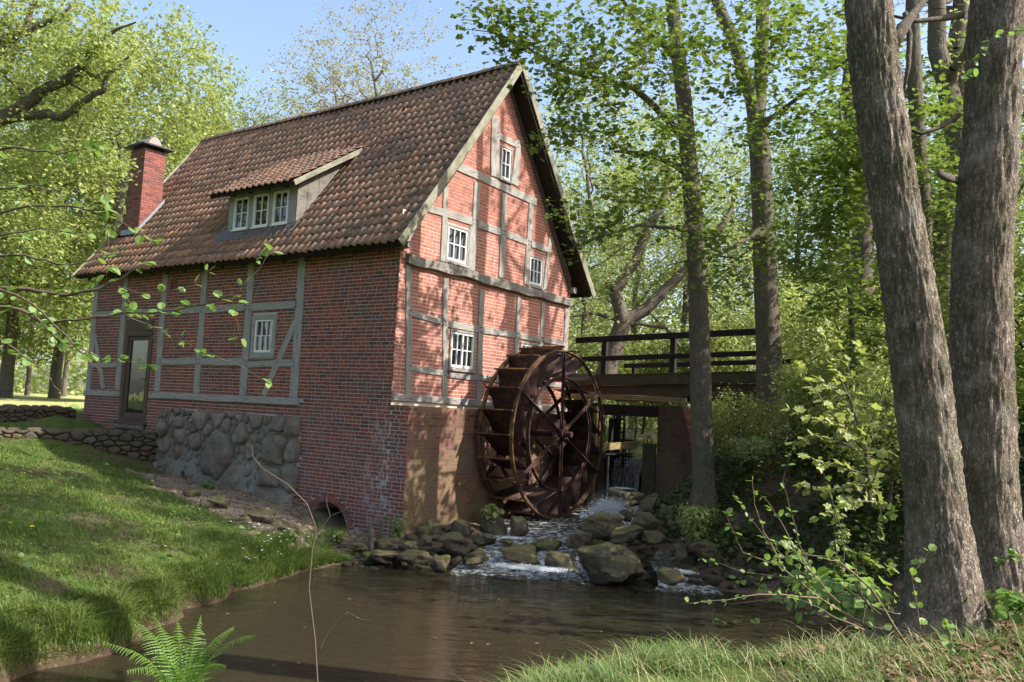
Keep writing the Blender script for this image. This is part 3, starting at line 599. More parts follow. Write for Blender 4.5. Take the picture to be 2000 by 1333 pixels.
SILL_S = [((2.75, 2.71), (8.56, 2.69), .155, .15), ((10.06, 2.67), (11.86, 2.66), .16, .15)]
def hid(TL):
    def f(u, z):
        for p0, p1, w0, w1 in TL:
            d_, dx, dz = dist_seg(u, z, p0, p1)
            if d_ < min(w0, w1) / 2 - (.035 if abs(dx) > abs(dz) else .10): return True
        return False
    return f
hG, hS = hid(GT + [PURL]), hid(ST + SILL_S)
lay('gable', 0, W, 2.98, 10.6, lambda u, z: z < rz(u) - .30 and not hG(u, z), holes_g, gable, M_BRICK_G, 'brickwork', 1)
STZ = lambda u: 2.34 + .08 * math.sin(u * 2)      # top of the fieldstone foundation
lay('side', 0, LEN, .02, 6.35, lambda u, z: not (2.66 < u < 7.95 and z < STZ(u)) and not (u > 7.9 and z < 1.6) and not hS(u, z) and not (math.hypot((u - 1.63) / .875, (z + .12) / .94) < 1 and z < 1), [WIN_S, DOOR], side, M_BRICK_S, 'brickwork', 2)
lay('side', -.5, 0, .02, 2.70, lambda u, z: True, [], side, M_BRICK_S, 'brickwork', 3)
lay('plinth', 0, W, .02, 2.70, lambda u, z: True, [], plinth, M_BRICK_P, 'brickwork', 4)
BB.sort(key=lambda b: b[0])
full = [b for b in BB if b[3] - b[2] > .09][:300]; ids = set(id(b) for b in full)
protos = {}
def brick_mesh(L, m):
    k = (round(L / .01), m.name)
    if k not in protos:
        mb = MB(); mb.box(-L / 2, L / 2, 0, BHT, -.02, .0015); me = mb.mesh('brick'); bevel(me, .0025); me.materials.append(m); protos[k] = me
    return protos[k]
for b in full:
    _, fr, p, q, z, o_, wo, m, sn = b; o, d, n = FR[fr]; k = round((q - p) / .01) * .01
    M4 = Matrix((d, Z, n)).transposed().to_4x4(); M4.translation = fm(fr, (p + q) / 2, z, o_ * .4)
    link('brick', brick_mesh(k, m), None, wo, M4)
from collections import defaultdict
rest = defaultdict(list)
for b in BB:
    if id(b) not in ids: rest[(b[6].name, b[7].name, b[1])].append(b)
for (wn_, mn, fr), bs in rest.items():
    V = []; o, d, n = FR[fr]; o, d, n = np.array(o), np.array(d), np.array(n); zz_ = np.array([0, 0, 1.])
    A_ = np.array([[b[2], b[3], b[4], b[5]] for b in bs]); j = rng.uniform(-.0010, .0010, (len(A_), 8, 3))
    cor = []
    for (iu, iz, out_) in ((0, 0, 1), (1, 0, 1), (1, 1, 1), (0, 1, 1), (0, 0, 0), (1, 0, 0), (1, 1, 0), (0, 1, 0)):
        u = A_[:, iu]; zc = A_[:, 2] + iz * BHT; oo = np.where(out_, A_[:, 3] * .4 + .0012, -.02)
        cor.append(o + u[:, None] * d + zc[:, None] * zz_ + oo[:, None] * n)
    V = (np.stack(cor, 1) + j).reshape(-1, 3); F = np.array([[0, 1, 2, 3], [4, 5, 1, 0], [5, 6, 2, 1], [6, 7, 3, 2], [7, 4, 0, 3]]); F = (F[None] + (np.arange(len(bs)) * 8)[:, None, None]).reshape(-1, 4)
    wo = bs[0][6]; tag(link('brickwork', np_mesh('brickwork', V, [F]), bpy.data.materials[mn], wo), kind='stuff')

# --- timbers
for p0, p1, w0, w1 in GT: beam('gable', p0, p1, w0, w1, .028, .14, M_WOOD_G)
for p0, p1, w0, w1 in ST: beam('side', p0, p1, w0, w1, .024, .14, M_WOOD_S)
for p0, p1, w0, w1 in SILL_S: beam('side', p0, p1, w0, w1, .05, .16, M_WOOD_S, name='sill_beam')
beam('gable', (.03, 2.90), (W + .02, 2.86), .15, .14, .045, .2, M_WOOD_G, name='sill_beam')
beam('gable', PURL[0], PURL[1], .20, .20, 0.11, .25, M_WOOD_J, wob=.034, seg=28, name='jetty_beam', label='wavy deeply cracked beam across the gable')
beam('gable', (-.02, 5.93), (W / 2 - .06, rz(W / 2) - .34), .20, .17, .05, .14, M_WOOD_G, name='rafter')
beam('gable', (W + .02, 5.93), (W / 2 + .06, rz(W / 2) - .34), .17, .15, .04, .14, M_WOOD_B, name='rafter', label='brown board following the right slope of the gable')
# brick strip at the corner above the plinth is kept; wooden pegs in the joints
mbp = MB()
for fr, TL, o_ in (('gable', GT, .03), ('side', ST, .026)):
    for p0, p1, w0, w1 in TL:
        dv = Vector((p1[0] - p0[0], p1[1] - p0[1])).normalized()
        for e, s_ in ((p0, 1), (p1, -1)):
            if abs(dv.x) > .6:
                for k in (.05, -.045):
                    c_ = (e[0] - dv.x * s_ * .06 + rnd.uniform(-.01, .01), e[1] + k)
                    a_ = fm(fr, *c_, o_ - .01); mbp.tube([a_, a_ + FR[fr][2] * .022], .012, 6)
tag(mbp.build('wooden_pegs', M_WOOD_D, mill), kind='stuff')

# --- windows
def frame_mb(u0, u1, z0, z1, w, d0, d1, wb=None):
    wb = wb or w; mb = MB()
    mb.box(u0, u0 + w, z0, z1, d0, d1); mb.box(u1 - w, u1, z0, z1, d0, d1); mb.box(u0 + w, u1 - w, z1 - w, z1, d0, d1); mb.box(u0 + w, u1 - w, z0, z0 + wb, d0, d1); return mb
def window(fr, u0, u1, z0, z1, cols, rows, cas=.045, cm=M_WOOD_G, mull=False, parent=None, org=None, out=.0, name='window'):
    o, d, n = FR[fr] if org is None else org
    M4 = Matrix((d, Z, n)).transposed().to_4x4(); M4.translation = o
    me = frame_mb(u0, u1, z0, z1, cas, -.09 + out, .034 + out).mesh(name); bevel(me, .006); w = link(name, me, cm, parent or mill, M4)
    a0, a1, b0, b1 = u0 + cas, u1 - cas, z0 + cas, z1 - cas
    me = frame_mb(a0 + .002, a1 - .002, b0 + .002, b1 - .002, .042, -.05 + out, .018 + out, .055).mesh('sash'); bevel(me, .005); link('sash', me, M_WHITE, w)
    mb = MB(); mb.box(u0 - .02, u1 + .02, z0 - .03, z0 - .002, -.03 + out, .07 + out); mb.build('sill', cm, w)
    g0, g1, h0, h1 = a0 + .042, a1 - .042, b0 + .055, b1 - .042; bw = .02
    for i in range(1, cols):
        x_ = g0 + (g1 - g0) * i / cols; ww = .045 if (mull and i == cols // 2) else bw
        mb = MB(); mb.box(x_ - ww / 2, x_ + ww / 2, h0, h1, -.045 + out, .008 + out + (.008 if ww > bw else 0)); mb.build('glazing_bar', M_WHITE, w)
    for j in range(1, rows):
        z_ = h0 + (h1 - h0) * j / rows; mb = MB(); mb.box(g0, g1, z_ - bw / 2, z_ + bw / 2, -.04 + out, .0045 + out); mb.build('glazing_bar', M_WHITE, w)
    for i in range(cols):
        for j in range(rows):
            x0, x1 = g0 + (g1 - g0) * i / cols, g0 + (g1 - g0) * (i + 1) / cols; y0, y1 = h0 + (h1 - h0) * j / rows, h0 + (h1 - h0) * (j + 1) / rows
            dz = [rnd.uniform(-.0035, .0035) for _ in range(4)]; zb = -.028 + out
            mb = MB(); mb.add([(x0, y0, zb + dz[0]), (x1, y0, zb + dz[1]), (x1, y1, zb + dz[2]), (x0, y1, zb + dz[3]), (x0, y0, zb - .008), (x1, y0, zb - .008), (x1, y1, zb - .008), (x0, y1, zb - .008)],
                   [(0, 1, 2, 3), (7, 6, 5, 4), (0, 4, 5, 1), (1, 5, 6, 2), (2, 6, 7, 3), (3, 7, 4, 0)]); mb.build('pane', M_GLASS, w)
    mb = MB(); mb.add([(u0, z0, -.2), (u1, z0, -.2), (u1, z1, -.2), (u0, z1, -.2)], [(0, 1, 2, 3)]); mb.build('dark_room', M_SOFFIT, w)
    return w
for k, (st, u0, u1, z0, z1, c_, r_) in enumerate(WIN_G): window('gable', u0, u1, z0, z1, c_, r_, .05 if k != 2 else .035, M_WOOD_G, mull=(st == 'l'))
window('side', *WIN_S, 3, 2, .11, M_WOOD_S)
# --- glazed door
M4 = Matrix((FR['side'][1], Z, FR['side'][2])).transposed().to_4x4()
u0, u1, z0, z1 = DOOR
me = frame_mb(u0, u1, z0, z1, .13, -.12, .03, .06).mesh('door'); bevel(me, .008); door = link('door', me, M_WOOD_B, mill, M4)
for f_, kk in ((frame_mb(u0 + .135, u1 - .135, z0 + .065, z1 - .135, .10, -.09, -.01, .16), 'door_leaf'),):
    me = f_.mesh(kk); bevel(me, .008); link(kk, me, M_WOOD_B, door)
mb = MB(); mb.box(u0 + .235, u1 - .235, z0 + .225, z1 - .235, -.06, -.05); mb.build('pane', M_GLASS, door)
mb = MB(); mb.box(u0 - .06, u1 + .06, z0 - .07, z0 - .004, -.1, .13); mb.build('doorstep_board', M_WOOD_B, door)
mb = MB(); mb.tube([(u0 + .22, 3.1, -.01), (u0 + .22, 3.1, .05), (u0 + .32, 3.1, .06)], .012, 6); mb.build('handle', M_RUST, door)
beam('side', (u0 + .02, 4.52), (u1 - .02, 4.52), .30, .28, .03, .14, M_WOOD_B, name='lintel')
for k in range(9):   # rounded stones below the door
    mb = MB(); c_ = u0 + .07 + k * .145
    me = bpy.data.meshes.new('stone'); bm = bmesh.new(); bmesh.ops.create_icosphere(bm, subdivisions=2, radius=.08, matrix=Matrix.Translation((-.06, c_, 1.84)) @ Matrix.Diagonal((1, .95, 1.25, 1))); bm.to_mesh(me); bm.free(); me.shade_smooth(); link('stone', me, M_STONE, mill)
# air vent bricks under the eaves and roof tie
for k in range(2):
    mb = MB(); c_ = 8.02 - k * .15; mb.box(-.03, .02, c_ - .055, c_ + .055, 5.42, 5.68); mb.build('vent_brick', M_BRICK_C, mill)
# --- culvert arch
def arch_ring(r0, r1, n, nm, tone):
    for i in range(n):
        a0, a1 = math.pi * (.10 + .80 * i / n) , math.pi * (.10 + .80 * (i + 1) / n - .012)
        pts = []
        for rr, aa in ((r0, a0), (r1, a0), (r1, a1), (r0, a1)): pts.append((1.63 + math.cos(aa) * rr * .93, -.12 + math.sin(aa) * rr))
        vs = [fm('side', p[0], p[1], .012) for p in pts] + [fm('side', p[0], p[1], -.1) for p in pts]
        MB().add(vs, [(0, 1, 2, 3), (0, 4, 5, 1), (1, 5, 6, 2), (2, 6, 7, 3), (3, 7, 4, 0)]).build('arch_brick', M_BRICK_S, side)
arch_ring(.78, .93, 26, 'a', 0)
mb = MB(); n_a = 20      # spandrel fill of the square hole above the arch opening, and the dark tunnel
pts = [(1.63 + math.cos(math.pi * i / n_a) * .66, -.12 + math.sin(math.pi * i / n_a) * .80) for i in range(n_a + 1)]
for (x0, z0_), (x1, z1_) in zip(pts[:-1], pts[1:]):
    mb.add([fm('side', x0, z0_, -.012), fm('side', x1, z1_, -.012), fm('side', x1, .70, -.012), fm('side', x0, .70, -.012)], [(0, 1, 2, 3)])
    mb.add([fm('side', x0, z0_, -.012), fm('side', x1, z1_, -.012), fm('side', x1, z1_, -1.6), fm('side', x0, z0_, -1.6)], [(0, 1, 2, 3)])
mb.add([fm('side', .6, -.3, -1.6), fm('side', 2.6, -.3, -1.6), fm('side', 2.6, .9, -1.6), fm('side', .6, .9, -1.6)], [(0, 1, 2, 3)])
mb.build('culvert_vault', M_MORT_S, mill)

# --- fieldstone foundation: irregular stones packed in the wall plane
def clip(poly, nx_, ny_, c):
    out = []
    for i in range(len(poly)):
        a, b = poly[i], poly[(i + 1) % len(poly)]; da = a[0] * nx_ + a[1] * ny_ - c; db = b[0] * nx_ + b[1] * ny_ - c
        if da <= 0: out.append(a)
        if (da < 0 < db) or (db < 0 < da): t_ = da / (da - db); out.append((a[0] + (b[0] - a[0]) * t_, a[1] + (b[1] - a[1]) * t_))
    return out
def stones(parent, seeds, box, to3, m, gap=.035, bulge=.09, name='stone', asp=1.0, dome=.55):
    """seeds: (u, z, weight radius). power diagram cells, rounded and domed"""
    n = 0
    for i, (u, z, w) in enumerate(seeds):
        poly = [(box[0], box[2]), (box[1], box[2]), (box[1], box[3]), (box[0], box[3])]
        for j, (u2, z2, w2) in enumerate(seeds):
            if i == j: continue
            dx, dz = (u2 - u), (z2 - z) * asp * asp
            if math.hypot(dx, z2 - z) > 2.2: continue
            c = (u2 * u2 + asp * asp * z2 * z2 - w2 * w2 - u * u - asp * asp * z * z + w * w) / 2
            poly = clip(poly, dx, dz, c)
            if len(poly) < 3: break
        if len(poly) < 3: continue
        cx = sum(p[0] for p in poly) / len(poly); cz = sum(p[1] for p in poly) / len(poly)
        area = abs(sum(poly[k][0] * poly[(k + 1) % len(poly)][1] - poly[(k + 1) % len(poly)][0] * poly[k][1] for k in range(len(poly)))) / 2
        if area < .004: continue
        for _ in range(2):
            q = []
            for k in range(len(poly)):
                a, b = poly[k], poly[(k + 1) % len(poly)]; q += [(a[0] * .78 + b[0] * .22, a[1] * .78 + b[1] * .22), (a[0] * .22 + b[0] * .78, a[1] * .22 + b[1] * .78)]
            poly = [p for k, p in enumerate(q) if math.dist(p, q[k - 1]) > .004]
        R_ = math.sqrt(area / math.pi); sc = max(.4, 1 - gap / R_ / 1.2); bl = min(bulge, R_ * dome); K = len(poly); vs = []; ph = rnd.uniform(0, 99)
        for ring, (s_, h_) in enumerate(((1.0, -.10), (1.0, .0), (.94, .5), (.82, .78), (.62, .93), (.40, 1.0), (.18, 1.02))):
            for (a, b) in poly:
                nn = noise.noise(Vector((a * 5, b * 5, ph))) * .22; vs.append(to3(cx + (a - cx) * sc * s_ * (1 + nn * .12), cz + (b - cz) * sc * s_ * (1 + nn * .12), (h_ + noise.noise(Vector(((cx + (a - cx) * s_) * 4, (cz + (b - cz) * s_) * 4, ph + 9))) * .4 * (1 if h_ > .3 else 0)) * bl * (1 + nn * max(0, s_ - .45)) if ring else -.08))
        vs.append(to3(cx, cz, bl * 1.02)); fs = []
        for r_ in range(6):
            for k in range(K): fs.append((r_ * K + k, r_ * K + (k + 1) % K, (r_ + 1) * K + (k + 1) % K, (r_ + 1) * K + k))
        for k in range(K): fs.append((6 * K + k, 6 * K + (k + 1) % K, 7 * K))
        MB().add(vs, fs).build(name, m, parent, True); n += 1
    return n
def cf(x, y): return 300 + x / 4.76, 800 + y / 4.76
def onside(u, v, off=.10):
    d_ = ray(u, v); P0 = C0 - G * off; t_ = ((P0 - Vector((0, 0, EYE))).dot(G)) / d_.dot(G); p = HM.inverted() @ (Vector((0, 0, EYE)) + d_ * t_); return p.y, p.z
big = [(590, 430, .62), (1120, 380, .42), (1300, 400, .30), (1090, 640, .42), (1290, 640, .32), (720, 670, .38), (530, 660, .26), (385, 300, .25), (820, 840, .30), (1080, 860, .45), (1290, 930, .36), (660, 150, .20), (510, 205, .20), (430, 80, .30), (600, 85, .22), (230, 240, .24), (220, 390, .20), (150, 560, .24), (380, 180, .16),
       (900, 160, .12), (880, 570, .18), (890, 680, .14), (340, 440, .12), (900, 380, .18), (1160, 130, .26), (1300, 150, .26), (950, 90, .24), (800, 240, .26), (1000, 290, .14), (230, 140, .2), (100, 330, .22), (70, 180, .24), (350, 640, .15)]
seeds = [(*onside(*cf(x_, y_)), w) for x_, y_, w in big]
r_ = random.Random(5)
for _ in range(1600):
    u, z = r_.uniform(2.66, 7.95), r_.uniform(.2, 2.34); w = r_.uniform(.02, .09)
    if all(math.dist((u, z), (s_[0], s_[1])) > s_[2] * .78 + w + .045 for s_ in seeds): seeds.append((u, z, w))
found = MB(); found.add([(-.04, 2.72, 1.5), (-.04, 7.92, 1.5), (-.30, 7.92, .1), (-.30, 2.72, .1)], [(3, 2, 1, 0)]); found.add([(-.30, 2.72, .1), (-.04, 2.72, 1.5), (-.04, 2.72, .1)], [(0, 1, 2)]); found.box(-.05, .02, 2.72, 7.92, -.2, 2.20)
foundation = found.build('stone_foundation', M_WALLM, mill); foundation['label'] = 'rough boulder foundation with pale mortar'
stones(foundation, seeds, (2.60, 8.0, .1, 2.40), lambda u, z, h: (-.04 - h - .16 * max(0, 1.5 - z) * (.6 + .5 * noise.noise(Vector((u * .8, z, 2)))), u + noise.noise(Vector((u, z * 3, 1))) * .06, z + noise.noise(Vector((u * 3, z, 4))) * .05), M_STONE, .024, .19)
mb = MB(); p_ = onside(*cf(330, 615)); mb.tube([(-.05, p_[0], p_[1]), (-.27, p_[0], p_[1])], .12, 14, cap=False); mb.tube([(-.27, p_[0], p_[1]), (-.05, p_[0], p_[1])], .085, 14, cap=False); mb.build('clay_drain_pipe', M_STONE, mill)

# ------------------------------------------------------------------ roof
ow, oh, orr = .461, .417, .26
Lr = math.hypot(W / 2 + ow, 10.883 - 5.93); ca_, sa_ = (W / 2 + ow) / Lr, (10.883 - 5.93) / Lr
B0, B1 = -oh + .02, LEN + orr - .02
def roofP(side_, b, s_, n_=0):
    sag = -.05 * math.sin(math.pi * s_ / Lr) - .035 * math.sin(math.pi * (b - B0) / (B1 - B0)) + noise.noise(Vector((b * .5, s_ * .6, 3))) * .035 + noise.noise(Vector((b * 1.6, s_ * 1.6, 8))) * .012
    n_ += sag; x_ = -ow + s_ * ca_ - n_ * sa_
    if side_: x_ = W - x_
    return Vector((x_, b, 5.93 + s_ * sa_ + n_ * ca_))
roof = MB()
for sd in (0, 1):
    for i in range(16):
        for j in range(6):
            q = [roofP(sd, B0 + (B1 - B0) * (i + di) / 16, Lr * (j + dj) / 6 * .995, k) for k in (-.02, -.14) for di, dj in ((0, 0), (1, 0), (1, 1), (0, 1))]
            roof.add(q, [(0, 1, 2, 3), (7, 6, 5, 4), (0, 4, 5, 1), (1, 5, 6, 2), (2, 6, 7, 3), (3, 7, 4, 0)])
roof = roof.build('roof', M_SOFFIT, mill)
TW, TEXP, TL_ = .215, .285, .35
NC = int((B1 - B0) / TW); TW = (B1 - B0) / NC; NR = int(Lr / TEXP); TEXP = Lr / NR
prof = [(0, .034), (.10, .054), (.22, .044), (.36, .006), (.55, -.008), (.75, -.006), (.92, .014), (1.04, .034)]
def tile_geo(P, jit=0):
    """P(x, y, n) -> point. x across 0..1.04 tile widths, y up 0..1 tile length"""
    v = []; K = len(prof)
    for (yy, lift) in ((0, .036), (1, 0)):
        for (x_, n_) in prof: v.append(P(x_, yy, n_ + lift))
    for (x_, n_) in prof: v.append(P(x_, .0, n_ + .036 - .020))
    f = [(k, k + 1, K + k + 1, K + k) for k in range(K - 1)] + [(2 * K + k, 2 * K + k + 1, k + 1, k) for k in range(K - 1)]
    return v, f
def in_dormer(b, s_):
    x_ = -ow + s_ * ca_; return 3.56 < b < 6.10 and .20 < x_ < 1.72
def in_chim(b, s_):
    x_ = -ow + s_ * ca_; return 10.80 < b < 11.62 and .50 < x_ < 1.22
cands = []
for sd in (0, 1):
    for i in range(NC):
        for j in range(NR):
            b, s_ = B0 + (i + .5) * TW, (j + .5) * TEXP
            if sd == 0 and (in_dormer(b, s_) or in_chim(b, s_)): continue
            w = HM @ roofP(sd, b, s_); cands.append((((w - Vector((0, 0, EYE))).length if sd == 0 else 1e3), sd, i, j))
cands.sort(); mbT = {0: MB(), 1: MB()}
slope2 = empty('roof_slope', None, roof)
for k_, (_, sd, i, j) in enumerate(cands):
    jb, js, jn, jr = rnd.uniform(-.007, .007), rnd.uniform(-.014, .014), rnd.uniform(0, .008), rnd.uniform(-.02, .02)
    if rnd.random() < .025 and j: js -= rnd.uniform(.03, .07); jr *= 2.5
    if rnd.random() < .05: jn += .012
    b0, s0 = B0 + i * TW, j * TEXP - (.03 if j == 0 else 0)
    P = lambda x_, y_, n_: roofP(sd, b0 + x_ * TW + jb + jr * y_, s0 + y_ * TL_ * .97 + js, n_ + jn)
    if j == NR - 1: P = lambda x_, y_, n_: roofP(sd, b0 + x_ * TW + jb, min(Lr, s0 + y_ * TL_ * .85), n_ + jn)
    v, f = tile_geo(P)
    if k_ < 174: MB().add(v, f).build('tile', M_TILE, roof, True)
    else: mbT[sd].add(v, f)
bpy.data.objects.remove(slope2)
for sd in (0, 1): tag(mbT[sd].build('roof_tiling', M_TILE, roof, True), kind='stuff')
nr = 38
for i in range(nr):     # ridge tiles
    b0, b1 = B0 + (B1 - B0) * i / nr, B0 + (B1 - B0) * (i + 1) / nr + .03; mb = MB(); n_ = 8
    for (bb, rr) in ((b0, .135), (b1, .12)):
        c_ = roofP(0, bb, Lr); zc = c_.z - .05 + rnd.uniform(-.005, .005)
        for k in range(n_ + 1):
            a = math.pi * (k / n_) ; mb.v.append((W / 2 + math.cos(a) * rr * 1.15, bb, zc + math.sin(a) * rr))
    mb.f = [(k, k + 1, n_ + 1 + k + 1, n_ + 1 + k) for k in range(n_)] + [tuple(range(n_ + 1))]; mb.build('ridge_tile', M_TILE, roof, True)
def board3(name, a, b, upv, outv, w, th, m, parent, label=None, seg=6, wob=.006, sag=0):
    a, b = Vector(a), Vector(b); d = (b - a); ln = d.length; d.normalize(); outv = Vector(outv).normalized(); upv = outv.cross(d) if upv is None else Vector(upv).normalized()
    mb = MB()
    for i in range(seg + 1):
        f = i / seg; o1 = noise.noise(Vector((f * ln, a.x, a.z))) * wob + sag * math.sin(math.pi * f)
        for (y, z_) in ((0, 0), (w, 0), (w, th), (0, th)): mb.v.append((f * ln, y + o1, z_))
    for i in range(seg):
        for k in range(4): mb.f.append((i * 4 + k, i * 4 + (k + 1) % 4, (i + 1) * 4 + (k + 1) % 4, (i + 1) * 4 + k))
    mb.f += [(3, 2, 1, 0), tuple(seg * 4 + k for k in range(4))]
    M4 = Matrix((d, upv, d.cross(upv))).transposed().to_4x4(); M4.translation = a; me = mb.mesh(name); bevel(me, .006)
    o = link(name, me, m, parent, M4)
    if label: o['label'] = label
    return o
for sd in (0, 1):       # verge boards, front and rear
    for yb, o_ in ((-oh - .03, -1), (LEN + orr - .01, 1)):
        e = Vector((-ow - .05, yb, 5.90 - .0)); a_ = Vector((W / 2, yb, 10.883 + .055))
        if sd: e.x = W - e.x
        d_ = (a_ - e).normalized(); nrm = Vector((-d_.z, 0, d_.x)) if not sd else Vector((d_.z, 0, -d_.x))
        if nrm.z < 0: nrm = -nrm
        board3('verge_board', e - nrm * .12, a_ - nrm * .12 , nrm, None or (0, -1, 0), .185, .035 * (1 if sd else 1), M_WOOD_V, roof, sag=-.03)
mb = MB()               # eaves purlins and rafters' feet under the overhang
for sd in (0, 1):
    for k in range(16):
        b_ = .25 + k * (LEN - .5) / 15; x_ = -ow + .05; p0 = roofP(sd, b_, .03, -.145); p1 = roofP(sd, b_, .75, -.145)
        mb = MB()
        for p_ in (p0, p1): mb.v += [(p_.x, p_.y - .05, p_.z), (p_.x, p_.y + .05, p_.z), (p_.x, p_.y + .05, p_.z - .10), (p_.x, p_.y - .05, p_.z - .10)]
        mb.f = [(0, 1, 5, 4), (1, 2, 6, 5), (2, 3, 7, 6), (3, 0, 4, 7), (3, 2, 1, 0)]; mb.build('rafter_foot', M_SOFFIT, roof)
mb = MB(); mb.tube([(W - .02, .0, 5.98), (W - .02, -.16, 5.98)], .085, 10); mb.build('purlin_end', M_WOOD_G, roof)
mb = MB(); mb.tube([(.06, .0, 5.98), (.06, -.2, 5.98)], .075, 10); mb.build('purlin_end', M_WOOD_G, roof)

# --- dormer
dorm = empty('dormer', None, mill); xf = .17; db0, db1 = 3.56, 6.08
DO = (Vector((xf, 0, 0)), Vector((0, 1, 0)), Vector((-1, 0, 0)))
zb_, zt_ = 6.76, 7.84
dw = [(3.83, 4.36), (4.54, 5.09), (5.30, 5.85)]
xs = [db0] + [q for w in dw for q in w] + [db1]
for a, b in zip(xs[::2], xs[1::2]):
    mb = MB(); mb.box(xf - .0, xf + .12, a + .002, b - .002, zb_ - .05, zt_); o = mb.build('post', M_WOOD_S, dorm)
mb = MB(); mb.box(xf - .01, xf + .12, db0, db1, 7.62, 7.80); mb.build('lintel', M_WOOD_S, dorm)
for k in range(4):
    mb = MB(); c_ = 3.9 + k * .66; mb.box(-.10, .3, c_ - .05, c_ + .05, 7.66, 7.76); mb.build('rafter_foot', M_SOFFIT, dorm)
mb = MB(); mb.box(xf - .0, xf + .12, db0, db1, zb_ - .06, zb_ + .02); mb.build('sill_beam', M_LEAD, dorm)
mb = MB(); q = [(-.02, 3.45, 6.55), (-.02, 6.35, 6.55), (.20, 6.35, 6.86), (.20, 3.45, 6.86)]
mb.add([Vector(p) for p in q] + [Vector(p) - Vector((0, 0, .03)) for p in q], [(0, 1, 2, 3), (7, 6, 5, 4), (0, 4, 5, 1), (1, 5, 6, 2), (2, 6, 7, 3), (3, 7, 4, 0)]); mb.build('lead_apron', M_APRON, dorm)
for a, b in dw: window('side', a, b, 6.80, 7.60, 2, 2, .006, M_WHITE, parent=dorm, org=DO, out=.0)
# cheeks: vertical planks
for bb, sg in ((db0, -1), (db1, 1)):
    cx_ = [xf + .0, .46, .78, 1.10, 1.40, 1.66]
    for a, b in zip(cx_[:-1], cx_[1:]):
        lo = lambda x_: 6.55 + 1.344 * x_ - .04; hi = lambda x_: 7.80 + .64 * (x_ - xf) + .02
        a_, b_ = a + .004, b - .004; o1 = bb + sg * rnd.uniform(.0, .008)
        vs = [(x_, y_, z_) for y_ in (o1, o1 + sg * .025) for x_, z_ in ((a_, lo(a_)), (b_, lo(b_)), (b_, hi(b_)), (a_, hi(a_)))]
        MB().add(vs, [(0, 1, 2, 3), (7, 6, 5, 4), (0, 4, 5, 1), (1, 5, 6, 2), (2, 6, 7, 3), (3, 7, 4, 0)]).build('plank', M_WOOD_K, dorm)
dE = Vector((-.17, 0, 7.66)); dT = Vector((1.86, 0, 9.00)); dl = (dT - dE).length; dd = (dT - dE) / dl; dn = Vector((-dd.z, 0, dd.x))
db0r, db1r = 3.30, 6.42
def dP(b, s_, n_=0): return dE + dd * s_ + dn * (n_ + noise.noise(Vector((b, s_, 5))) * .015) + Vector((0, b, 0))
mb = MB(); q = [dP(b, s_, k) for k in (-.015, -.09) for b, s_ in ((db0r, 0), (db1r, 0), (db1r, dl), (db0r, dl))]
mb.add(q, [(0, 1, 2, 3), (7, 6, 5, 4), (0, 4, 5, 1), (1, 5, 6, 2), (2, 6, 7, 3), (3, 7, 4, 0)]); mb.build('roof_deck', M_SOFFIT, dorm)
nc = 14; tw = (db1r - db0r) / nc; nrw = 9; te = dl / nrw
for i in range(nc):
    for j in range(nrw):
        s0 = j * te; b0 = db0r + i * tw; jn = rnd.uniform(0, .008); jb = rnd.uniform(-.006, .006)
        v, f = tile_geo(lambda x_, y_, n_: dP(b0 + x_ * tw + jb, min(s0 + y_ * te * 1.2 - .03, dl + .02), n_ + jn)); MB().add(v, f).build('tile', M_TILE, dorm, True)
for b_ in (db0r - .02, db1r + .02): board3('verge_board', dP(b_, -.02, -.10), dP(b_, dl * .97, -.10), dn, (0, -1, 0), .12, .03, M_WOOD_V, dorm)

# --- chimney
cx0, cx1, cb0, cb1, cz0, cz1 = .56, 1.20, 10.84, 11.58, 6.9, 9.70
mb = MB(); mb.box(cx0 + .008, cx1 - .008, cb0 + .008, cb1 - .008, cz0, cz1 + .02); chim = mb.build('chimney', M_MORT_G, mill)
cmb = MB(); z = cz0 + .2; k = 0
while z < cz1 - .05:
    for (axis_, lo, hi, fixv, sg) in (('x', cx0, cx1, cb0, -1), ('b', cb0, cb1, cx0, -1), ('x', cx0, cx1, cb1, 1), ('b', cb0, cb1, cx1, 1)):
        n_b = 3; off = (k % 2) * .12; u = lo - off
        while u < hi - .02:
            a, b = max(u, lo), min(u + .225, hi); u += .238
            if b - a < .05: continue
            if hi - b < .062: b = hi
            if fixv in (cb1, cx1) : continue
            t0, t1 = (fixv + sg * .004, fixv + .03) if sg < 0 else (fixv - .03, fixv + .004)
            mb = cmb
            if axis_ == 'x': mb.box(a, b, t0, t1, z, z + .062, jit=.0015)
            else: mb.box(t0, t1, a, b, z, z + .062, jit=.0015)
    z += .075; k += 1
tag(cmb.build('brickwork', M_BRICK_C, chim), kind='stuff')
for (a, b, c_, d_, e, f) in ((cx1 - .01, cx1 + .003, cb0 + .01, cb1, cz0, cz1), (cx0, cx1, cb1 - .01, cb1 + .004, cz0, cz1)): mb = MB(); mb.box(a, b, c_, d_, e, f); mb.build('rear_face', M_BRICK_C, chim)
mb = MB(); mb.box(cx0 + .04, cx1 - .04, cb0 + .04, cb1 - .04, cz1 + .02, cz1 + .10); mb.build('chimney_neck', M_SLATE, chim)
mb = MB(); mb.box(cx0 - .17, cx1 + .17, cb0 - .17, cb1 + .17, cz1 + .10, cz1 + .155); me = mb.mesh('cap_slab'); bevel(me, .01); link('cap_slab', me, M_SLATE, chim)
xm = (cx0 + cx1) / 2; mb = MB(); z0 = cz1 + .157
pr = [(-.21, 0), (-.20, .10), (-.08, .26), (.0, .29), (.08, .26), (.20, .10), (.21, 0)]
for yy in (cb0 + .06, cb1 - .06):
    for p in pr: mb.v.append((xm + p[0], yy, z0 + p[1]))
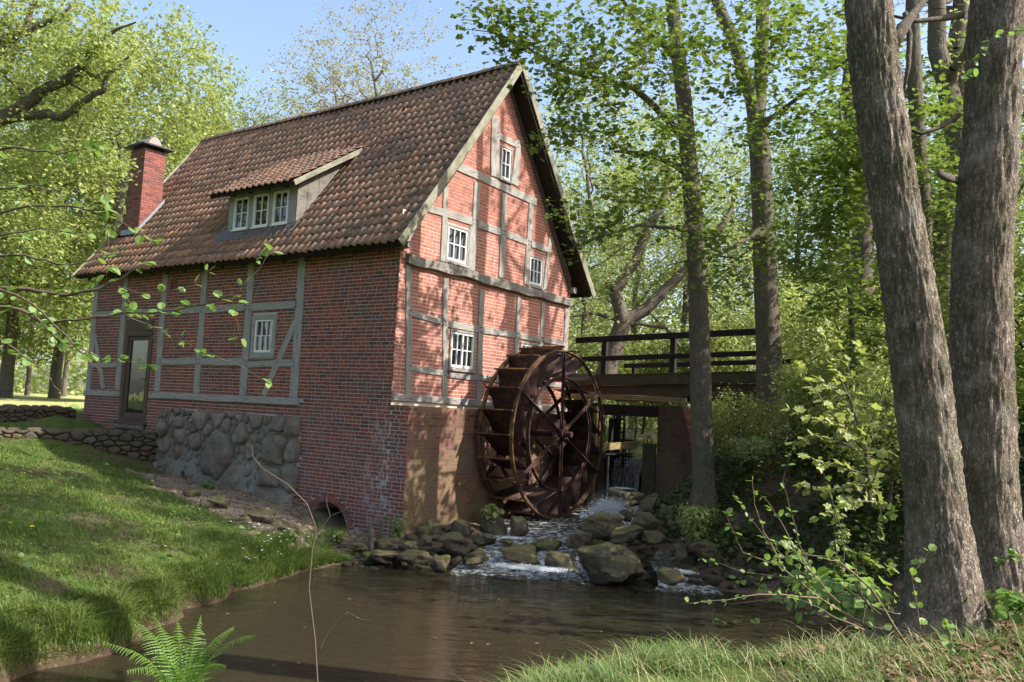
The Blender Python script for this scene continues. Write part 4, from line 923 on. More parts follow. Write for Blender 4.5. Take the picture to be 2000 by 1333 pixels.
mb.f = [(i, i + 1, i + 8, i + 7) for i in range(6)] + [(6, 0, 7, 13), (0, 1, 2, 3, 4, 5, 6), (13, 12, 11, 10, 9, 8, 7)]; mb.build('cap_stone', M_PINK, chim)
for (p0, p1, w_) in (((cx0 - .05, cb0 - .012), (cx1 + .06, cb0 - .012), .12),):
    zl = lambda x_: 6.55 + 1.344 * x_ + .03
    MB().add([(p0[0], p0[1] - .03, zl(p0[0])), (p1[0], p1[1] - .03, zl(p1[0])), (p1[0], p1[1] - .03, zl(p1[0]) + w_), (p0[0], p0[1] - .03, zl(p0[0]) + w_), (p0[0], p0[1], zl(p0[0])), (p1[0], p1[1], zl(p1[0])), (p1[0], p1[1], zl(p1[0]) + w_), (p0[0], p0[1], zl(p0[0]) + w_)],
             [(0, 1, 2, 3), (0, 4, 5, 1), (1, 5, 6, 2), (2, 6, 7, 3), (3, 7, 4, 0)]).build('lead_flashing', M_LEAD, chim)
zl0 = 6.55 + 1.344 * cx0 + .03
mb = MB(); mb.box(cx0 - .09, cx0 - .012, cb0 - .03, cb1 + .03, zl0 - .12, zl0 + .03); mb.build('lead_flashing', M_LEAD, chim)
# ------------------------------------------------------------------ water wheel
HUB = Vector((3.9, 0, 2.29)); RW, RI, OF, OB = 1.87, 1.28, -1.52, -.68
wheel = empty('water_wheel', HM @ Matrix.Translation((HUB.x, (OF + OB) / 2, HUB.z)), label='large rusty iron water wheel with curved paddles beside the gable', cat='water wheel')
YF, YB = (OF - OB) / 2, (OB - OF) / 2      # local front / back
def wp(r, a, y): return Vector((math.cos(a) * r, y, math.sin(a) * r))
def ring(name, r0, r1, y0, y1, m, n=72):
    mb = MB()
    for k in range(n):
        a = 2 * math.pi * k / n
        mb.v += [tuple(wp(r0, a, y0)), tuple(wp(r1, a, y0)), tuple(wp(r1, a, y1)), tuple(wp(r0, a, y1))]
    for k in range(n):
        k2 = (k + 1) % n
        for q in range(4): mb.f.append((k * 4 + q, k * 4 + (q + 1) % 4, k2 * 4 + (q + 1) % 4, k2 * 4 + q))
    return mb.build(name, m, wheel)
for y in (YF, YB):
    s_ = 1 if y > 0 else -1
    ring('outer_rim', RW - .008, RW + .014, y - .042, y + .042, M_RUST2); ring('outer_flange', RW - .075, RW - .006, y - .006, y + .006, M_RUST)
    ring('inner_rim', RI - .012, RI + .004, y - .04, y + .04, M_RUST); ring('inner_flange', RI - .07, RI - .014, y - .006, y + .006, M_RUST)
NP = 24
for k in range(NP):      # curved buckets
    a0 = 2 * math.pi * (k + .15) / NP; mb = MB(); n_ = 9; w_ = .0
    for i in range(n_):
        f = i / (n_ - 1); r = RI + (RW + .10 - RI) * f; a = a0 + .34 * (1 - f) ** 2 * 1.15 - .02
        for y in (YF + .02, YB - .02): mb.v.append(tuple(wp(r, a, y)))
    for i in range(n_ - 1): mb.f.append((i * 2, i * 2 + 1, i * 2 + 3, i * 2 + 2))
    base = len(mb.v); o = [Vector(v) for v in mb.v]
    for i in range(n_):
        f = i / (n_ - 1); r = RI + (RW + .10 - RI) * f; a = a0 + .34 * (1 - f) ** 2 * 1.15 - .02 + .007 / r
        for y in (YF + .02, YB - .02): mb.v.append(tuple(wp(r, a, y)))
    for i in range(n_ - 1): mb.f.append((base + i * 2 + 2, base + i * 2 + 3, base + i * 2 + 1, base + i * 2))
    mb.f += [(n_ * 2 - 2, n_ * 2 - 1, base + n_ * 2 - 1, base + n_ * 2 - 2)] + [(i * 2, i * 2 + 2, base + i * 2 + 2, base + i * 2) for i in range(n_ - 1)] + [(i * 2 + 1, base + i * 2 + 1, base + i * 2 + 3, i * 2 + 3) for i in range(n_ - 1)]
    pd = mb.build('paddle', M_RUST, wheel, True)
    a = a0 - .02; d_ = wp(1, a, 0); t_ = Vector((-math.sin(a), 0, math.cos(a))); Mx = Matrix((d_, Vector((0, 1, 0)), d_.cross(Vector((0, 1, 0))))).transposed().to_4x4(); Mx.translation = wp(RW + .10, a, 0)
    mb = MB(); mb.box(-.03, .012, YF - .03, YB + .03, -.012, .012, Mx); mb.build('paddle_lip', M_RUST2, pd)
A0 = R(90) + .03
for y in (YF, YB):
    s_ = -1 if y < 0 else 1
    for k in range(6):
        a = A0 + k * math.pi / 3; d_ = wp(1, a, 0); sd_ = Vector((0, 1, 0)).cross(d_); Mx = Matrix((d_, sd_, d_.cross(sd_))).transposed().to_4x4(); Mx.translation = Vector((0, y + s_ * .03, 0))
        mb = MB(); mb.box(.10, RW - .01, -.045, .045, -.008, .008, Mx); mb.box(.10, RW - .01, -.006, .006, -.05, .008, Mx); arm = mb.build('arm', M_RUST, wheel)
        mb = MB()
        for rr in (.22, .32, RI - .03, RW - .05): c_ = wp(rr, a, y + s_ * .04); mb.tube([c_, c_ + Vector((0, s_ * .02, 0))], .018, 6)
        mb.build('bolts', M_RUST2, arm)
    mb = MB(); mb.tube([(0, y - .012, 0), (0, y + .012, 0)], .33, 28); mb.build('hub_plate', M_RUST, wheel)
    mb = MB(); mb.tube([(0, y + s_ * .013, 0), (0, y + s_ * .12, 0)], .12, 18); mb.build('hub', M_RUST, wheel)
mb = MB(); mb.tube([(0, YF - .30, 0), (0, YB + .2, 0)], .065, 14); mb.build('axle', M_RUST, wheel)

# ------------------------------------------------------------------ weir, sluice, abutments, bridge
def hbox(name, x0, x1, y0, y1, z0, z1, m, parent, bev=.01, M4=None):
    mb = MB(); mb.box(x0, x1, y0, y1, z0, z1); me = mb.mesh(name); 
    if bev: bevel(me, bev)
    return link(name, me, m, parent)
def bricks_on(parent, O, du, dn, U, Zt, m, seed, trap=None):
    """joined brick courses on a face: origin O, direction du, outward dn"""
    r = random.Random(seed); mb = MB(); z = 0; k = 0; O, du, dn = Vector(O), Vector(du), Vector(dn)
    while z + .064 < Zt:
        u = -(k % 2) * .12
        lim = U if trap is None else trap(z)
        while u < lim:
            L = .235 if r.random() < .6 else .11; a, b = max(u, 0), min(u + L, lim); u += L + .013
            if b - a < .03: continue
            o = r.uniform(.002, .008); c = [O + du * p + Z * q + dn * w for w in (o, -.02) for p, q in ((a, z), (b, z), (b, z + .064), (a, z + .064))]
            mb.add(c, [(0, 1, 2, 3), (0, 4, 5, 1), (1, 5, 6, 2), (2, 6, 7, 3), (3, 7, 4, 0)])
        z += .077; k += 1
    return tag(mb.build('brickwork', m, parent), kind='stuff')
pier = empty('brick_pier', HM, label='tall brick pier with sloping buttress right of the weir', cat='pier')
px0, px1 = 7.1, 11.2
mb = MB(); out = [(-2.33, -.2), (-2.33, 3.08), (-2.98, 3.08), (-3.82, -.2)]; vs = [(x_, y, z_) for x_ in (px0, px1) for y, z_ in out]
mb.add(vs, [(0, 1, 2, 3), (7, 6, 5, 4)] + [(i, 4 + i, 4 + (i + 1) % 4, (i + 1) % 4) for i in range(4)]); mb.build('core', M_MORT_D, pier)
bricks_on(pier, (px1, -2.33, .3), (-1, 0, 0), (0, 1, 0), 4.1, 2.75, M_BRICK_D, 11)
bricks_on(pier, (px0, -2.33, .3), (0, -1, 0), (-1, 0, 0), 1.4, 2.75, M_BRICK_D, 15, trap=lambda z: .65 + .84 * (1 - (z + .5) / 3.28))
dv = Vector((0, .84, 3.28)).normalized(); n_ = Vector((0, -dv.z, dv.y)); mb = MB(); zz_ = .3; k = 0
while zz_ < 3.3:
    for c in range(6):
        b0 = Vector((px0 + .01 + c * .24 + (k % 2) * .0, -3.82, -.2)) + dv * zz_; cs = [b0 + Vector((p, 0, 0)) + dv * q + n_ * w for w in (rnd.uniform(.004, .02), -.02) for p, q in ((0, 0), (.225, 0), (.225, .064), (0, .064))]
        mb.add(cs, [(0, 1, 2, 3), (0, 4, 5, 1), (1, 5, 6, 2), (2, 6, 7, 3), (3, 7, 4, 0)])
    zz_ += .077; k += 1
tag(mb.build('brickwork', M_BRICK_P, pier), kind='stuff')
abut = empty('mill_abutment', HM, label='dark abutment between the mill corner and the weir', cat='abutment')
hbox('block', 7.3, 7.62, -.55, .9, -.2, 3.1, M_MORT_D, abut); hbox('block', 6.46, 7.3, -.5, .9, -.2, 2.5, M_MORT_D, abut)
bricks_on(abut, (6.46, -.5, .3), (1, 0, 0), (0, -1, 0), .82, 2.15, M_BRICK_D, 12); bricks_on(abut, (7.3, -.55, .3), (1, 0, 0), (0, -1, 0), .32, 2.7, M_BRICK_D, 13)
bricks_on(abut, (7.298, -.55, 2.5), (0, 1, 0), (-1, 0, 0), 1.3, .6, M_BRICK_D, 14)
# weir
weir = empty('weir', HM, label='low weir step carrying the mill stream beneath the bridge', cat='weir')
hbox('step', 8.15, 8.6, -2.33, 1.6, -.2, 1.6, M_CONC, weir)
hbox('guide_post', 7.95, 8.15, -.72, -.58, .4, 3.0, M_WOOD_D, weir); hbox('guide_post', 7.95, 8.1, -1.70, -1.58, .4, 1.7, M_WOOD_D, weir)
fall = MB(); nf, nv_ = 24, 16
for j in range(nv_ + 1):
    f = j / nv_; 
    for i in range(nf + 1):
        yy = -1.60 + .96 * i / nf; fall.v.append((8.2 - .14 - .55 * f ** .55 + noise.noise(Vector((i * .6, f * 2, 0))) * .03, yy, 1.66 - 1.15 * f ** 1.7 - (0 if f else 0)))
fall.v += []; 
for j in range(nv_):
    for i in range(nf): a = j * (nf + 1) + i; fall.f.append((a, a + 1, a + nf + 2, a + nf + 1))
fo = fall.build('waterfall', M_FALL, None, True, HM); tag(fo, 'thin sheet of water falling over the weir', 'waterfall')
lip = MB(); lip.add([(8.055, -1.6, 1.662), (8.6, -1.6, 1.662), (8.6, -.64, 1.662), (8.055, -.64, 1.662)], [(0, 1, 2, 3)]); o = lip.build('weir_lip_water', M_WATER, None, False, HM); tag(o, 'smooth water sliding over the weir crest', kind='structure')
gate = empty('sluice_gate', HM, label='mossy closed sluice board with an iron ring handle', cat='sluice gate')
hbox('board', 7.0, 7.10, -2.32, -1.98, .5, 2.12, M_WOOD_M, gate)
mb = MB(); mb.tube([(7.05, -2.20, 2.12), (7.05, -2.20, 2.24), (7.05, -2.17, 2.29), (7.05, -2.12, 2.29), (7.05, -2.09, 2.24), (7.05, -2.09, 2.12)], .013, 6); mb.build('ring_handle', M_RUST, gate)
# sluice plank across, hung from the deck with a chain
pl = empty('sluice_plank', HM, label='pale weathered plank spanning under the bridge above the sluice', cat='plank')
board3('plank', (6.55, .45, 3.13), (6.35, -3.45, 3.14), (0, 0, 1), (-1, 0, 0), .13, .12, M_WOOD_Y, pl, sag=.03)
beam_ = empty('sluice_beam', HM, label='heavy dark beam under the pale sluice plank', cat='beam')
hbox('beam', 7.05, 7.28, -2.32, .4, 2.78, 3.06, M_WOOD_D, beam_)
ch = MB()
for k in range(10): z_ = 3.22 - k * .045; ch.tube([(6.36, -1.03 + (.012 if k % 2 else -.012), z_), (6.36, -1.03 - (.012 if k % 2 else -.012), z_ - .04)], .008, 5)
tag(ch.build('hanging_chain', M_RUST2, None, False, HM), 'short chain hanging from the sluice plank', 'chain')
lad = empty('ladder', HM, label='narrow dark ladder standing beside the weir', cat='ladder')
for y in (-.80, -1.10): hbox('rail', 7.60, 7.66, y - .025, y + .025, 1.4, 2.95, M_WOOD_D, lad, .004)
for z_ in (1.75, 2.1, 2.32, 2.66): hbox('rung', 7.60, 7.65, -1.07, -.83, z_, z_ + .05, M_WOOD_D, lad, .004)
rk = empty('trash_rack', HM, label='small barred rack at the foot of the ladder', cat='rack')
for z_ in (1.70, 2.12): hbox('rail', 7.72, 7.77, -1.32, -.66, z_, z_ + .05, M_WOOD_D, rk, .004)
for k in range(6): hbox('bar', 7.725, 7.76, -1.22 + k * .1, -1.195 + k * .1, 1.6, 2.12, M_WOOD_D, rk, 0)
# wooden flume beside the wheel
fl = empty('flume', HM, label='sunlit wooden flume boards leading water to the wheel', cat='flume')
board3('plank', (5.62, -1.62, 1.92), (7.2, -1.62, 2.05), (0, 0, 1), (0, -1, 0), .17, .05, M_WOOD_Y, fl); board3('plank', (5.78, -.72, 1.98), (7.2, -.72, 2.05), (0, 0, 1), (0, -1, 0), .2, .05, M_WOOD_Y, fl)
hbox('floor', 5.8, 7.2, -1.61, -.72, 1.80, 1.84, M_WOOD_D, fl)
for x_, h_ in ((6.35, 2.98), (7.15, 2.7)): hbox('post', x_, x_ + .10, -1.0, -.90, .1, h_, M_WOOD_Y if x_ < 7 else M_WOOD_D, fl)
hbox('post', 6.0, 6.08, -1.58, -1.50, .2, 1.95, M_WOOD_D, fl)
# bridge
br = empty('footbridge', HM, label='timber bridge with dark double rails crossing behind the water wheel', cat='bridge')
def sl(y): return 3.86 - .033 * y                     # the deck rises to the right
def bbox(name, x0, x1, y0, y1, h0, h1, m, parent=br, bev=.01):
    mb = MB(); ys = np.linspace(y0, y1, 3)
    vs = [(x_, y, sl(y) + h) for y in (y0, y1) for x_, h in ((x0, h0), (x1, h0), (x1, h1), (x0, h1))]
    mb.add(vs, [(0, 1, 2, 3), (7, 6, 5, 4)] + [(i, 4 + i, 4 + (i + 1) % 4, (i + 1) % 4) for i in range(4)]); me = mb.mesh(name)
    bmx = bmesh.new(); bmx.from_mesh(me); bmesh.ops.recalc_face_normals(bmx, faces=bmx.faces); bmx.to_mesh(me); bmx.free()
    if bev: bevel(me, bev)
    return link(name, me, m, parent)
bbox('edge_beam', 8.25, 8.40, -4.9, 1.2, -.26, 0, M_WOOD_M); bbox('fascia', 8.42, 8.60, -4.9, 1.2, -.58, -.262, M_CONC); bbox('fascia', 11.2, 11.4, -4.9, 1.2, -.58, -.262, M_CONC)
for k in range(40):
    y0 = -4.9 + k * .152; bbox('deck_plank', 8.24, 11.5, y0, y0 + .145, .004, .044 + rnd.uniform(0, .004), M_WOOD_M, bev=0)
for y in (.04, -2.05, -4.45):
    bbox('post', 8.36, 8.50, y - .075, y + .075, .05, 1.1, M_WOOD_D)
for h0, h1 in ((.95, 1.12), (.42, .56)): bbox('rail', 8.31, 8.357, -4.6, .95, h0, h1, M_WOOD_D)
for y in (.7, -1.3, -3.3): bbox('post', 11.35, 11.45, y - .05, y + .05, .05, .52, M_WOOD_D)
bbox('rail', 11.28, 11.345, -4.6, 1.0, .46, .60, M_WOOD_D)

# ------------------------------------------------------------------ dry-stone terrace walls on the left
def drywall(label, a, b, z0, z1, zb0, zb1, thick, n_seed, seed, name='dry_stone_wall', nbig=0):
    a, b = Vector((a[0], a[1], 0)), Vector((b[0], b[1], 0)); d = b - a; ln = d.length; d.normalize(); nn = Vector((d.y, -d.x, 0))
    if nn.dot(-a) < 0: nn = -nn        # the stones face the viewpoint
    if d.cross(-nn).z < 0: a, b = b, a; d = -d; z0, z1, zb0, zb1 = z1, z0, zb1, zb0
    M4 = Matrix((d, -nn, Z)).transposed().to_4x4(); M4.translation = a; root = empty(name, M4, label=label, cat='wall')
    top = lambda u: z0 + (z1 - z0) * u / ln; bot = lambda u: zb0 + (zb1 - zb0) * u / ln
    mb = MB(); vs = [(0, 0, bot(0)), (ln, 0, bot(ln)), (ln, 0, top(ln) - .02), (0, 0, top(0) - .02)]; vs += [(v[0], thick, v[2]) for v in vs]
    mb.add(vs, [(0, 1, 2, 3), (7, 6, 5, 4), (3, 2, 6, 7), (0, 3, 7, 4), (1, 5, 6, 2)]); core = mb.build('core', M_DARKM, root)
    r = random.Random(seed); sd_ = []
    for _ in range(4000):
        u = r.uniform(0, ln); z = r.uniform(bot(u), top(u)); w = r.uniform(.05, .17)
        if all(math.hypot(u - s_[0], (z - s_[1]) * 1.9) > (s_[2] + w) * .92 for s_ in sd_[-400:]): sd_.append((u, z, w))
        if len(sd_) >= n_seed: break
    zmin, zmax = min(zb0, zb1), max(z0, z1)
    stones(root, sd_, (0, ln, zmin, zmax), lambda u, z, h: (u, -h, min(z, top(u) + .02)), M_DRY, .012, .07, asp=1.9, dome=.7)
    # cap stones
    u = 0
    while u < ln - .05:
        w = r.uniform(.18, .42); mb = MB(); h = r.uniform(.05, .10); u1 = min(u + w, ln); n_ = 3
        me = bpy.data.meshes.new('cap_stone'); bm = bmesh.new(); bmesh.ops.create_icosphere(bm, subdivisions=2, radius=1)
        for v in bm.verts:
            q = v.co; q.x = math.copysign(abs(q.x) ** .6, q.x); q.y = math.copysign(abs(q.y) ** .6, q.y); nz = noise.noise(q * 1.7 + Vector((u, seed, 0))) * .2; v.co = Vector((q.x * (u1 - u) / 2 * (1 + nz * .2), q.y * (thick / 2 + .05), q.z * h * (1 + nz)))
        bm.to_mesh(me); bm.free(); me.shade_smooth(); link('cap_stone', me, M_DRY, root, Matrix.Translation(((u + u1) / 2, thick / 2, top((u + u1) / 2) + .0)))
        u = u1 + .01
    return root
w0 = pz(-260, 833, 1.7); wm = H(-.02, 7.98)
drywall('low dry-stone terrace wall running from the boulder foundation to the left', (w0.x, w0.y), (wm.x - .03, wm.y - .0), 1.70, 1.72, 1.15, .35, .35, 210, 4)
w1 = at(-160, 792, 21.5); w2 = at(150, 797, 24.2)
drywall('darker dry-stone wall behind the terrace at the far left', (w1.x, w1.y), (w2.x, w2.y), 2.14, 2.18, 1.6, 1.6, .4, 110, 9)

# ------------------------------------------------------------------ boulders
def rock(u, v, wpx, hpx, Y=None, z=None, label='', m=M_ROCK, seed=None, sub=3, deep=.8, group=None, name='boulder', rot=0, rough=.32, ang=.0):
    """centre pixel of the visible stone, its width and height in pixels, its distance"""
    if u < 700 or u > 1385:      # these stand on the bank: find where the sight line meets the ground
        d_ = ray(u, v + hpx * .5); t_ = 8.0
        while t_ < 26:
            p_ = Vector((0, 0, EYE)) + d_ * t_
            if p_.z < max(0, gz1(p_.x, p_.y)): break
            t_ += .06
        Y = p_.y + .15
    c = at(u, v, Y) if Y else pz(u, v, z); sc = c.y / F_PX; a, h = wpx * sc / 2, hpx * sc / 2; seed = seed or int(u * 7 + v)
    me = bpy.data.meshes.new(name); bm = bmesh.new(); bmesh.ops.create_icosphere(bm, subdivisions=sub, radius=1); r = random.Random(seed); o = Vector((r.uniform(0, 50), r.uniform(0, 50), r.uniform(0, 50)))
    planes = [(Vector((r.gauss(0, 1), r.gauss(0, 1), r.gauss(0, .8))).normalized(), r.uniform(.45, .8)) for _ in range(13 if ang else 8)]
    for vt in bm.verts:
        q = vt.co.copy()
        if ang == 2: q.x -= q.z * .12; k_ = max(0, q.z); q.x *= 1 - .62 * k_; q.y *= 1 - .3 * k_
        for pn, pd in planes:
            dd_ = q.dot(pn)
            if dd_ > pd: q -= pn * (dd_ - pd) * (1.0 if ang else .9)
        q *= 1 + noise.noise(q * 1.3 + o) * rough + noise.noise(q * 3.1 + o) * rough * .38 + abs(noise.noise(q * 5 + o)) * -.14 + noise.noise(q * 11 + o) * .035
        vt.co = Vector((q.x * a, q.y * a * r.uniform(.95, 1.0) * .85, q.z * h * 1.05 - (h * .25 if q.z < 0 else 0)))
    bm.to_mesh(me); bm.free(); me.shade_smooth()
    return tag(link(name, me, m, None, Matrix.Translation(c) @ Matrix.Rotation(rot, 4, 'Z')), label, 'boulder', group or 'boulders along the stream')
ROCKS = [
 (1195, 1080, 176, 104, 14.4, 'largest dark angular boulder in the middle of the cascade', 2), (1172, 1015, 108, 62, 15.9, 'pale mossy boulder at the top left of the rock pile below the splash', 0), (1255, 1022, 84, 66, 15.7, 'dark green boulder squeezed in the middle of the upper rock pile', 0),
 (1218, 1037, 90, 52, 15.4, 'shaded boulder just above the largest angular boulder', 0), (1268, 978, 58, 62, 17.6, 'upright sunlit boulder right of the white splash', 0), (1302, 1003, 50, 48, 17.0, 'round pale boulder leaning against the upright sunlit one', 0), (1330, 1020, 50, 34, 16.3, 'flat brown stone behind the yellow-green plant', 0),
 (1283, 1046, 60, 34, 15.3, 'small smooth boulder below the round pale one', 0), (1130, 1045, 60, 44, 15.5, 'dark boulder at the left edge of the rock pile', 0), (1225, 1000, 44, 32, 17.0, 'small pointed dark rock in front of the splash', 1), (1225, 965, 90, 44, 19.2, 'long dark rock lying below the waterfall', 0),
 (1395, 1088, 62, 52, 13.9, 'brown boulder at the right end of the rocks by the shore', 0), (1372, 1062, 70, 44, 14.8, 'dark boulder under the yellow-green plant', 0), (1335, 1072, 52, 38, 14.9, 'low wet boulder between the two rills', 0), (1425, 1105, 50, 30, 13.3, 'small brown stone on the right shore', 0), (1300, 1120, 70, 34, 13.6, 'dark low boulder in the pond right of the biggest one', 0), (1455, 1082, 60, 40, 14.3, 'half-hidden stone among twigs on the right shore', 0),
 (1095, 1092, 86, 46, 14.4, 'wet boulder with a little fern left of the biggest one', 0), (1022, 1075, 96, 44, 15.2, 'broad dark wet boulder that the stream pours over', 0), (1003, 1105, 30, 16, 14.3, 'tiny black stone in the white foam', 0), (1070, 1061, 70, 28, 15.9, 'flat rock beside the upper rapids', 0),
 (930, 1085, 76, 34, 14.9, 'pale-topped brown boulder by the left of the foam', 0), (857, 1093, 46, 40, 14.2, 'round black boulder standing in the pond edge', 0), (812, 1082, 70, 32, 14.7, 'long reddish boulder at the left of the round black one', 0), (893, 1057, 92, 48, 15.8, 'big smooth humped boulder under the brick plinth', 0), (830, 1050, 34, 26, 16.0, 'small yellowish stone left of the big humped boulder', 0),
 (840, 1027, 72, 48, 16.9, 'boulder leaning on the plinth corner', 0), (903, 1025, 60, 52, 17.0, 'second boulder along the plinth', 0), (965, 1024, 68, 42, 17.2, 'dark boulder with a green rosette plant', 0), (1012, 1020, 56, 44, 17.0, 'pale brown boulder at the foot of the water wheel', 0), (952, 1050, 60, 30, 16.1, 'mossy flat stone between humped boulder and rapids', 0), (955, 1000, 60, 24, 18.2, 'dim boulder in the shadow below the wheel', 0),
 (800, 1063, 46, 22, 15.3, 'flat mossy stone below the white flowers', 0), (748, 1084, 90, 26, 14.9, 'long flat slab at the water left of the rocks', 0), (700, 1066, 40, 22, 15.4, 'small yellow mossy stone beside the gravel', 0), (760, 1060, 60, 28, 15.7, 'dull red stone below the rotten posts', 0), (990, 1055, 40, 20, 15.9, 'pale pebble-shaped stone above the broad wet boulder', 0),
 (640, 1055, 62, 28, 15.4, 'green flat boulder before the culvert mouth', 0), (585, 1040, 40, 22, 16.3, 'grey low stone left of the culvert', 0), (565, 1066, 54, 28, 14.7, 'yellow-green mossy boulder at the edge of the grass', 0), (512, 1008, 80, 34, 17.6, 'long mossy boulder catching the sun under the foundation', 0), (423, 978, 76, 34, 18.9, 'sunlit mossy boulder at the left foot of the foundation', 0),
 (470, 1018, 60, 26, 16.9, 'brown boulder on the gravel path', 0), (545, 1030, 56, 24, 16.4, 'flat plate-like boulder poking from the gravel', 1), (370, 960, 44, 22, 19.7, 'dark stone beneath the drain pipe', 0), (490, 1045, 44, 22, 15.5, 'half-buried stone amid the grass tufts', 0)]
for (u, v, w_, h_, Y, lb, an) in ROCKS: rock(u, v + h_ * .12, w_ * .90, h_ * .80, Y, None, lb, ang=an or (int(u) % 3 == 0), rot=0, sub=5 if w_ > 100 else 4, rough=.42)
# cobbles in and along the cascade, one joined mass
r = np.random.default_rng(21); N = 620; X = r.uniform(-4.2, 5.0, N); Y = 14.2 + r.normal(0, .25, N) + r.random(N) ** 1.6 * 3.6; z_ = hz(X, Y); k = (z_ > -.12) & (z_ < .75) & (np.abs((Y - C0.y) * L_.y + (X - C0.x) * L_.x + 2) > .0) & (((X - C0.x) * G.x + (Y - C0.y) * G.y > .1) | (X > -2.6)); k &= ~(((X - C0.x) * L_.x + (Y - C0.y) * L_.y) > -.65) | ((X - C0.x) * G.x + (Y - C0.y) * G.y < -.2)
X, Y, z_ = X[k], Y[k], z_[k]; b_ = bmesh.new(); bmesh.ops.create_icosphere(b_, subdivisions=2, radius=1); V0 = np.array([v.co for v in b_.verts]); F0 = np.array([[v.index for v in f_.verts] for f_ in b_.faces]); b_.free(); VV = []
for x_, y_, q_ in zip(X, Y, z_):
    sc = r.uniform(.05, .17) * np.array([r.uniform(.8, 1.3), r.uniform(.8, 1.2), r.uniform(.45, .75)]); o = r.uniform(0, 90); nn_ = np.array([noise.noise(Vector(v) * 1.4 + Vector((o, 0, 0))) for v in V0]); vv = V0 * (1 + nn_[:, None] * .6)
    for _ in range(4):
        pn = r.normal(size=3); pn /= np.linalg.norm(pn); dd_ = vv @ pn; m_ = dd_ > .6; vv[m_] -= pn * (dd_[m_] - .6)[:, None] * .9
    VV.append(vv * sc + np.array([x_, y_, q_ + .02]))
tag(link('stream_cobbles', np_mesh('stream_cobbles', np.concatenate(VV), [(F0[None] + (np.arange(len(VV)) * len(V0))[:, None, None]).reshape(-1, 3)], True), M_ROCK), 'small rough brown cobbles lying between the boulders and along the shore', kind='stuff')
# gravel
r = np.random.default_rng(2); N = 2600; seg = r.integers(0, len(gpath) - 1, N); f = r.random(N)[:, None]; P2 = gpath[seg] * (1 - f) + gpath[seg + 1] * f + r.normal(size=(N, 2)) * .20
r2_ = np.random.default_rng(31); a_ = -r2_.uniform(.1, 1.7, 2200); b_ = r2_.uniform(-.4, 7.6, 2200); Q_ = np.stack([C0.x + G.x * a_ + L_.x * b_, C0.y + G.y * a_ + L_.y * b_], 1); Q_ = Q_[foot(Q_[:, 0], Q_[:, 1]) > .5]; P2 = np.concatenate([P2, Q_])
zz_ = hz(P2[:, 0], P2[:, 1]); keep = zz_ > .01; P2, zz_ = P2[keep], zz_[keep]; N = len(P2)
ico = bmesh.new(); bmesh.ops.create_icosphere(ico, subdivisions=1, radius=1); iv = np.array([v.co for v in ico.verts]); fi = np.array([[v.index for v in f_.verts] for f_ in ico.faces]); ico.free()
S = r.uniform(.018, .05, (N, 1)) * np.array([[1, 1, .6]]) * r.uniform(.7, 1.4, (N, 3)); V = iv[None] * S[:, None] * (1 + r.uniform(-.18, .18, (N, len(iv), 1))) + np.concatenate([P2, zz_[:, None]], 1)[:, None]
tag(link('gravel', np_mesh('gravel', V.reshape(-1, 3), [(fi[None] + (np.arange(N) * len(iv))[:, None, None]).reshape(-1, 3)]), M_GRAVEL), 'scattered pale gravel along the foot of the foundation', kind='stuff')
# splash at the foot of the weir
def blob(c, rad, n, seed, name, lbl, rs=(.015, .05)):
    r = np.random.default_rng(seed); d = r.normal(size=(n, 3)) * np.array(rad) * .5; d[:, 2] = np.abs(d[:, 2]) ** 1.1 * 1.3
    S = r.uniform(*rs, (n, 1)) * (1.2 - np.clip(d[:, 2:3] / rad[2], 0, 1)); V = iv[None] * S[:, None] + (np.array(c) + d)[:, None]
    return np_mesh(name, V.reshape(-1, 3), [(fi[None] + (np.arange(n) * len(iv))[:, None, None]).reshape(-1, 3)], True)
spc = at(1190, 972, 18.0); spc.z = .70
me = blob(spc, (.32, .28, .38), 9000, 4, 'water_splash', '', (.003, .013))
me2 = blob(spc - Vector((0, 0, .16)), (.32, .26, .28), 1500, 5, 'water_splash', '', (.03, .08)); bmj = bmesh.new(); bmj.from_mesh(me); bmj.from_mesh(me2); bmj.to_mesh(me); bmj.free()
tag(link('water_splash', me, M_FOAM), 'white splashing water where the stream meets the rocks beside the wheel', kind='stuff')
for i, (u, v, Y, rx, n) in enumerate([(1010, 1108, 14.2, .34, 500), (1075, 1114, 14.0, .3, 300), (1000, 1052, 15.9, .22, 120), (1330, 1118, 13.7, .2, 160), (1215, 955, 19.4, .2, 140)]):
    c_ = at(u, v, Y); c_.z = max(c_.z, 0) if i != 4 else c_.z
    tag(link('water_spray', blob(c_, (rx, rx * .6, .04), n * 5, 20 + i, 'water_spray', '', (.003, .011)), M_FOAM), ['white foam where the rapids enter the pond', 'small foam patch beside the biggest boulder', 'foam on the upper rapids', 'foam at the end of the side rill', 'spray at the foot of the waterfall'][i], kind='stuff')
# rotten posts by the culvert
for i, (u, v0, v1, Y) in enumerate([(724, 1012, 1075, 15.6), (744, 1015, 1060, 16.0)]):
    a, b = at(u, v1, Y), at(u, v0, Y); mb = MB(); mb.tube([a, a.lerp(b, .5) + Vector((.01, 0, 0)), b], [.06, .05, .03], 8, wob=.8)
    tag(mb.build('rotten_post', M_BARK_B), ['slim rotten post with a green tuft on top', 'shorter splintered rotten post'][i], 'post', 'rotten posts at the culvert')
def children(o): return [c for c in col.objects if c.parent == o]
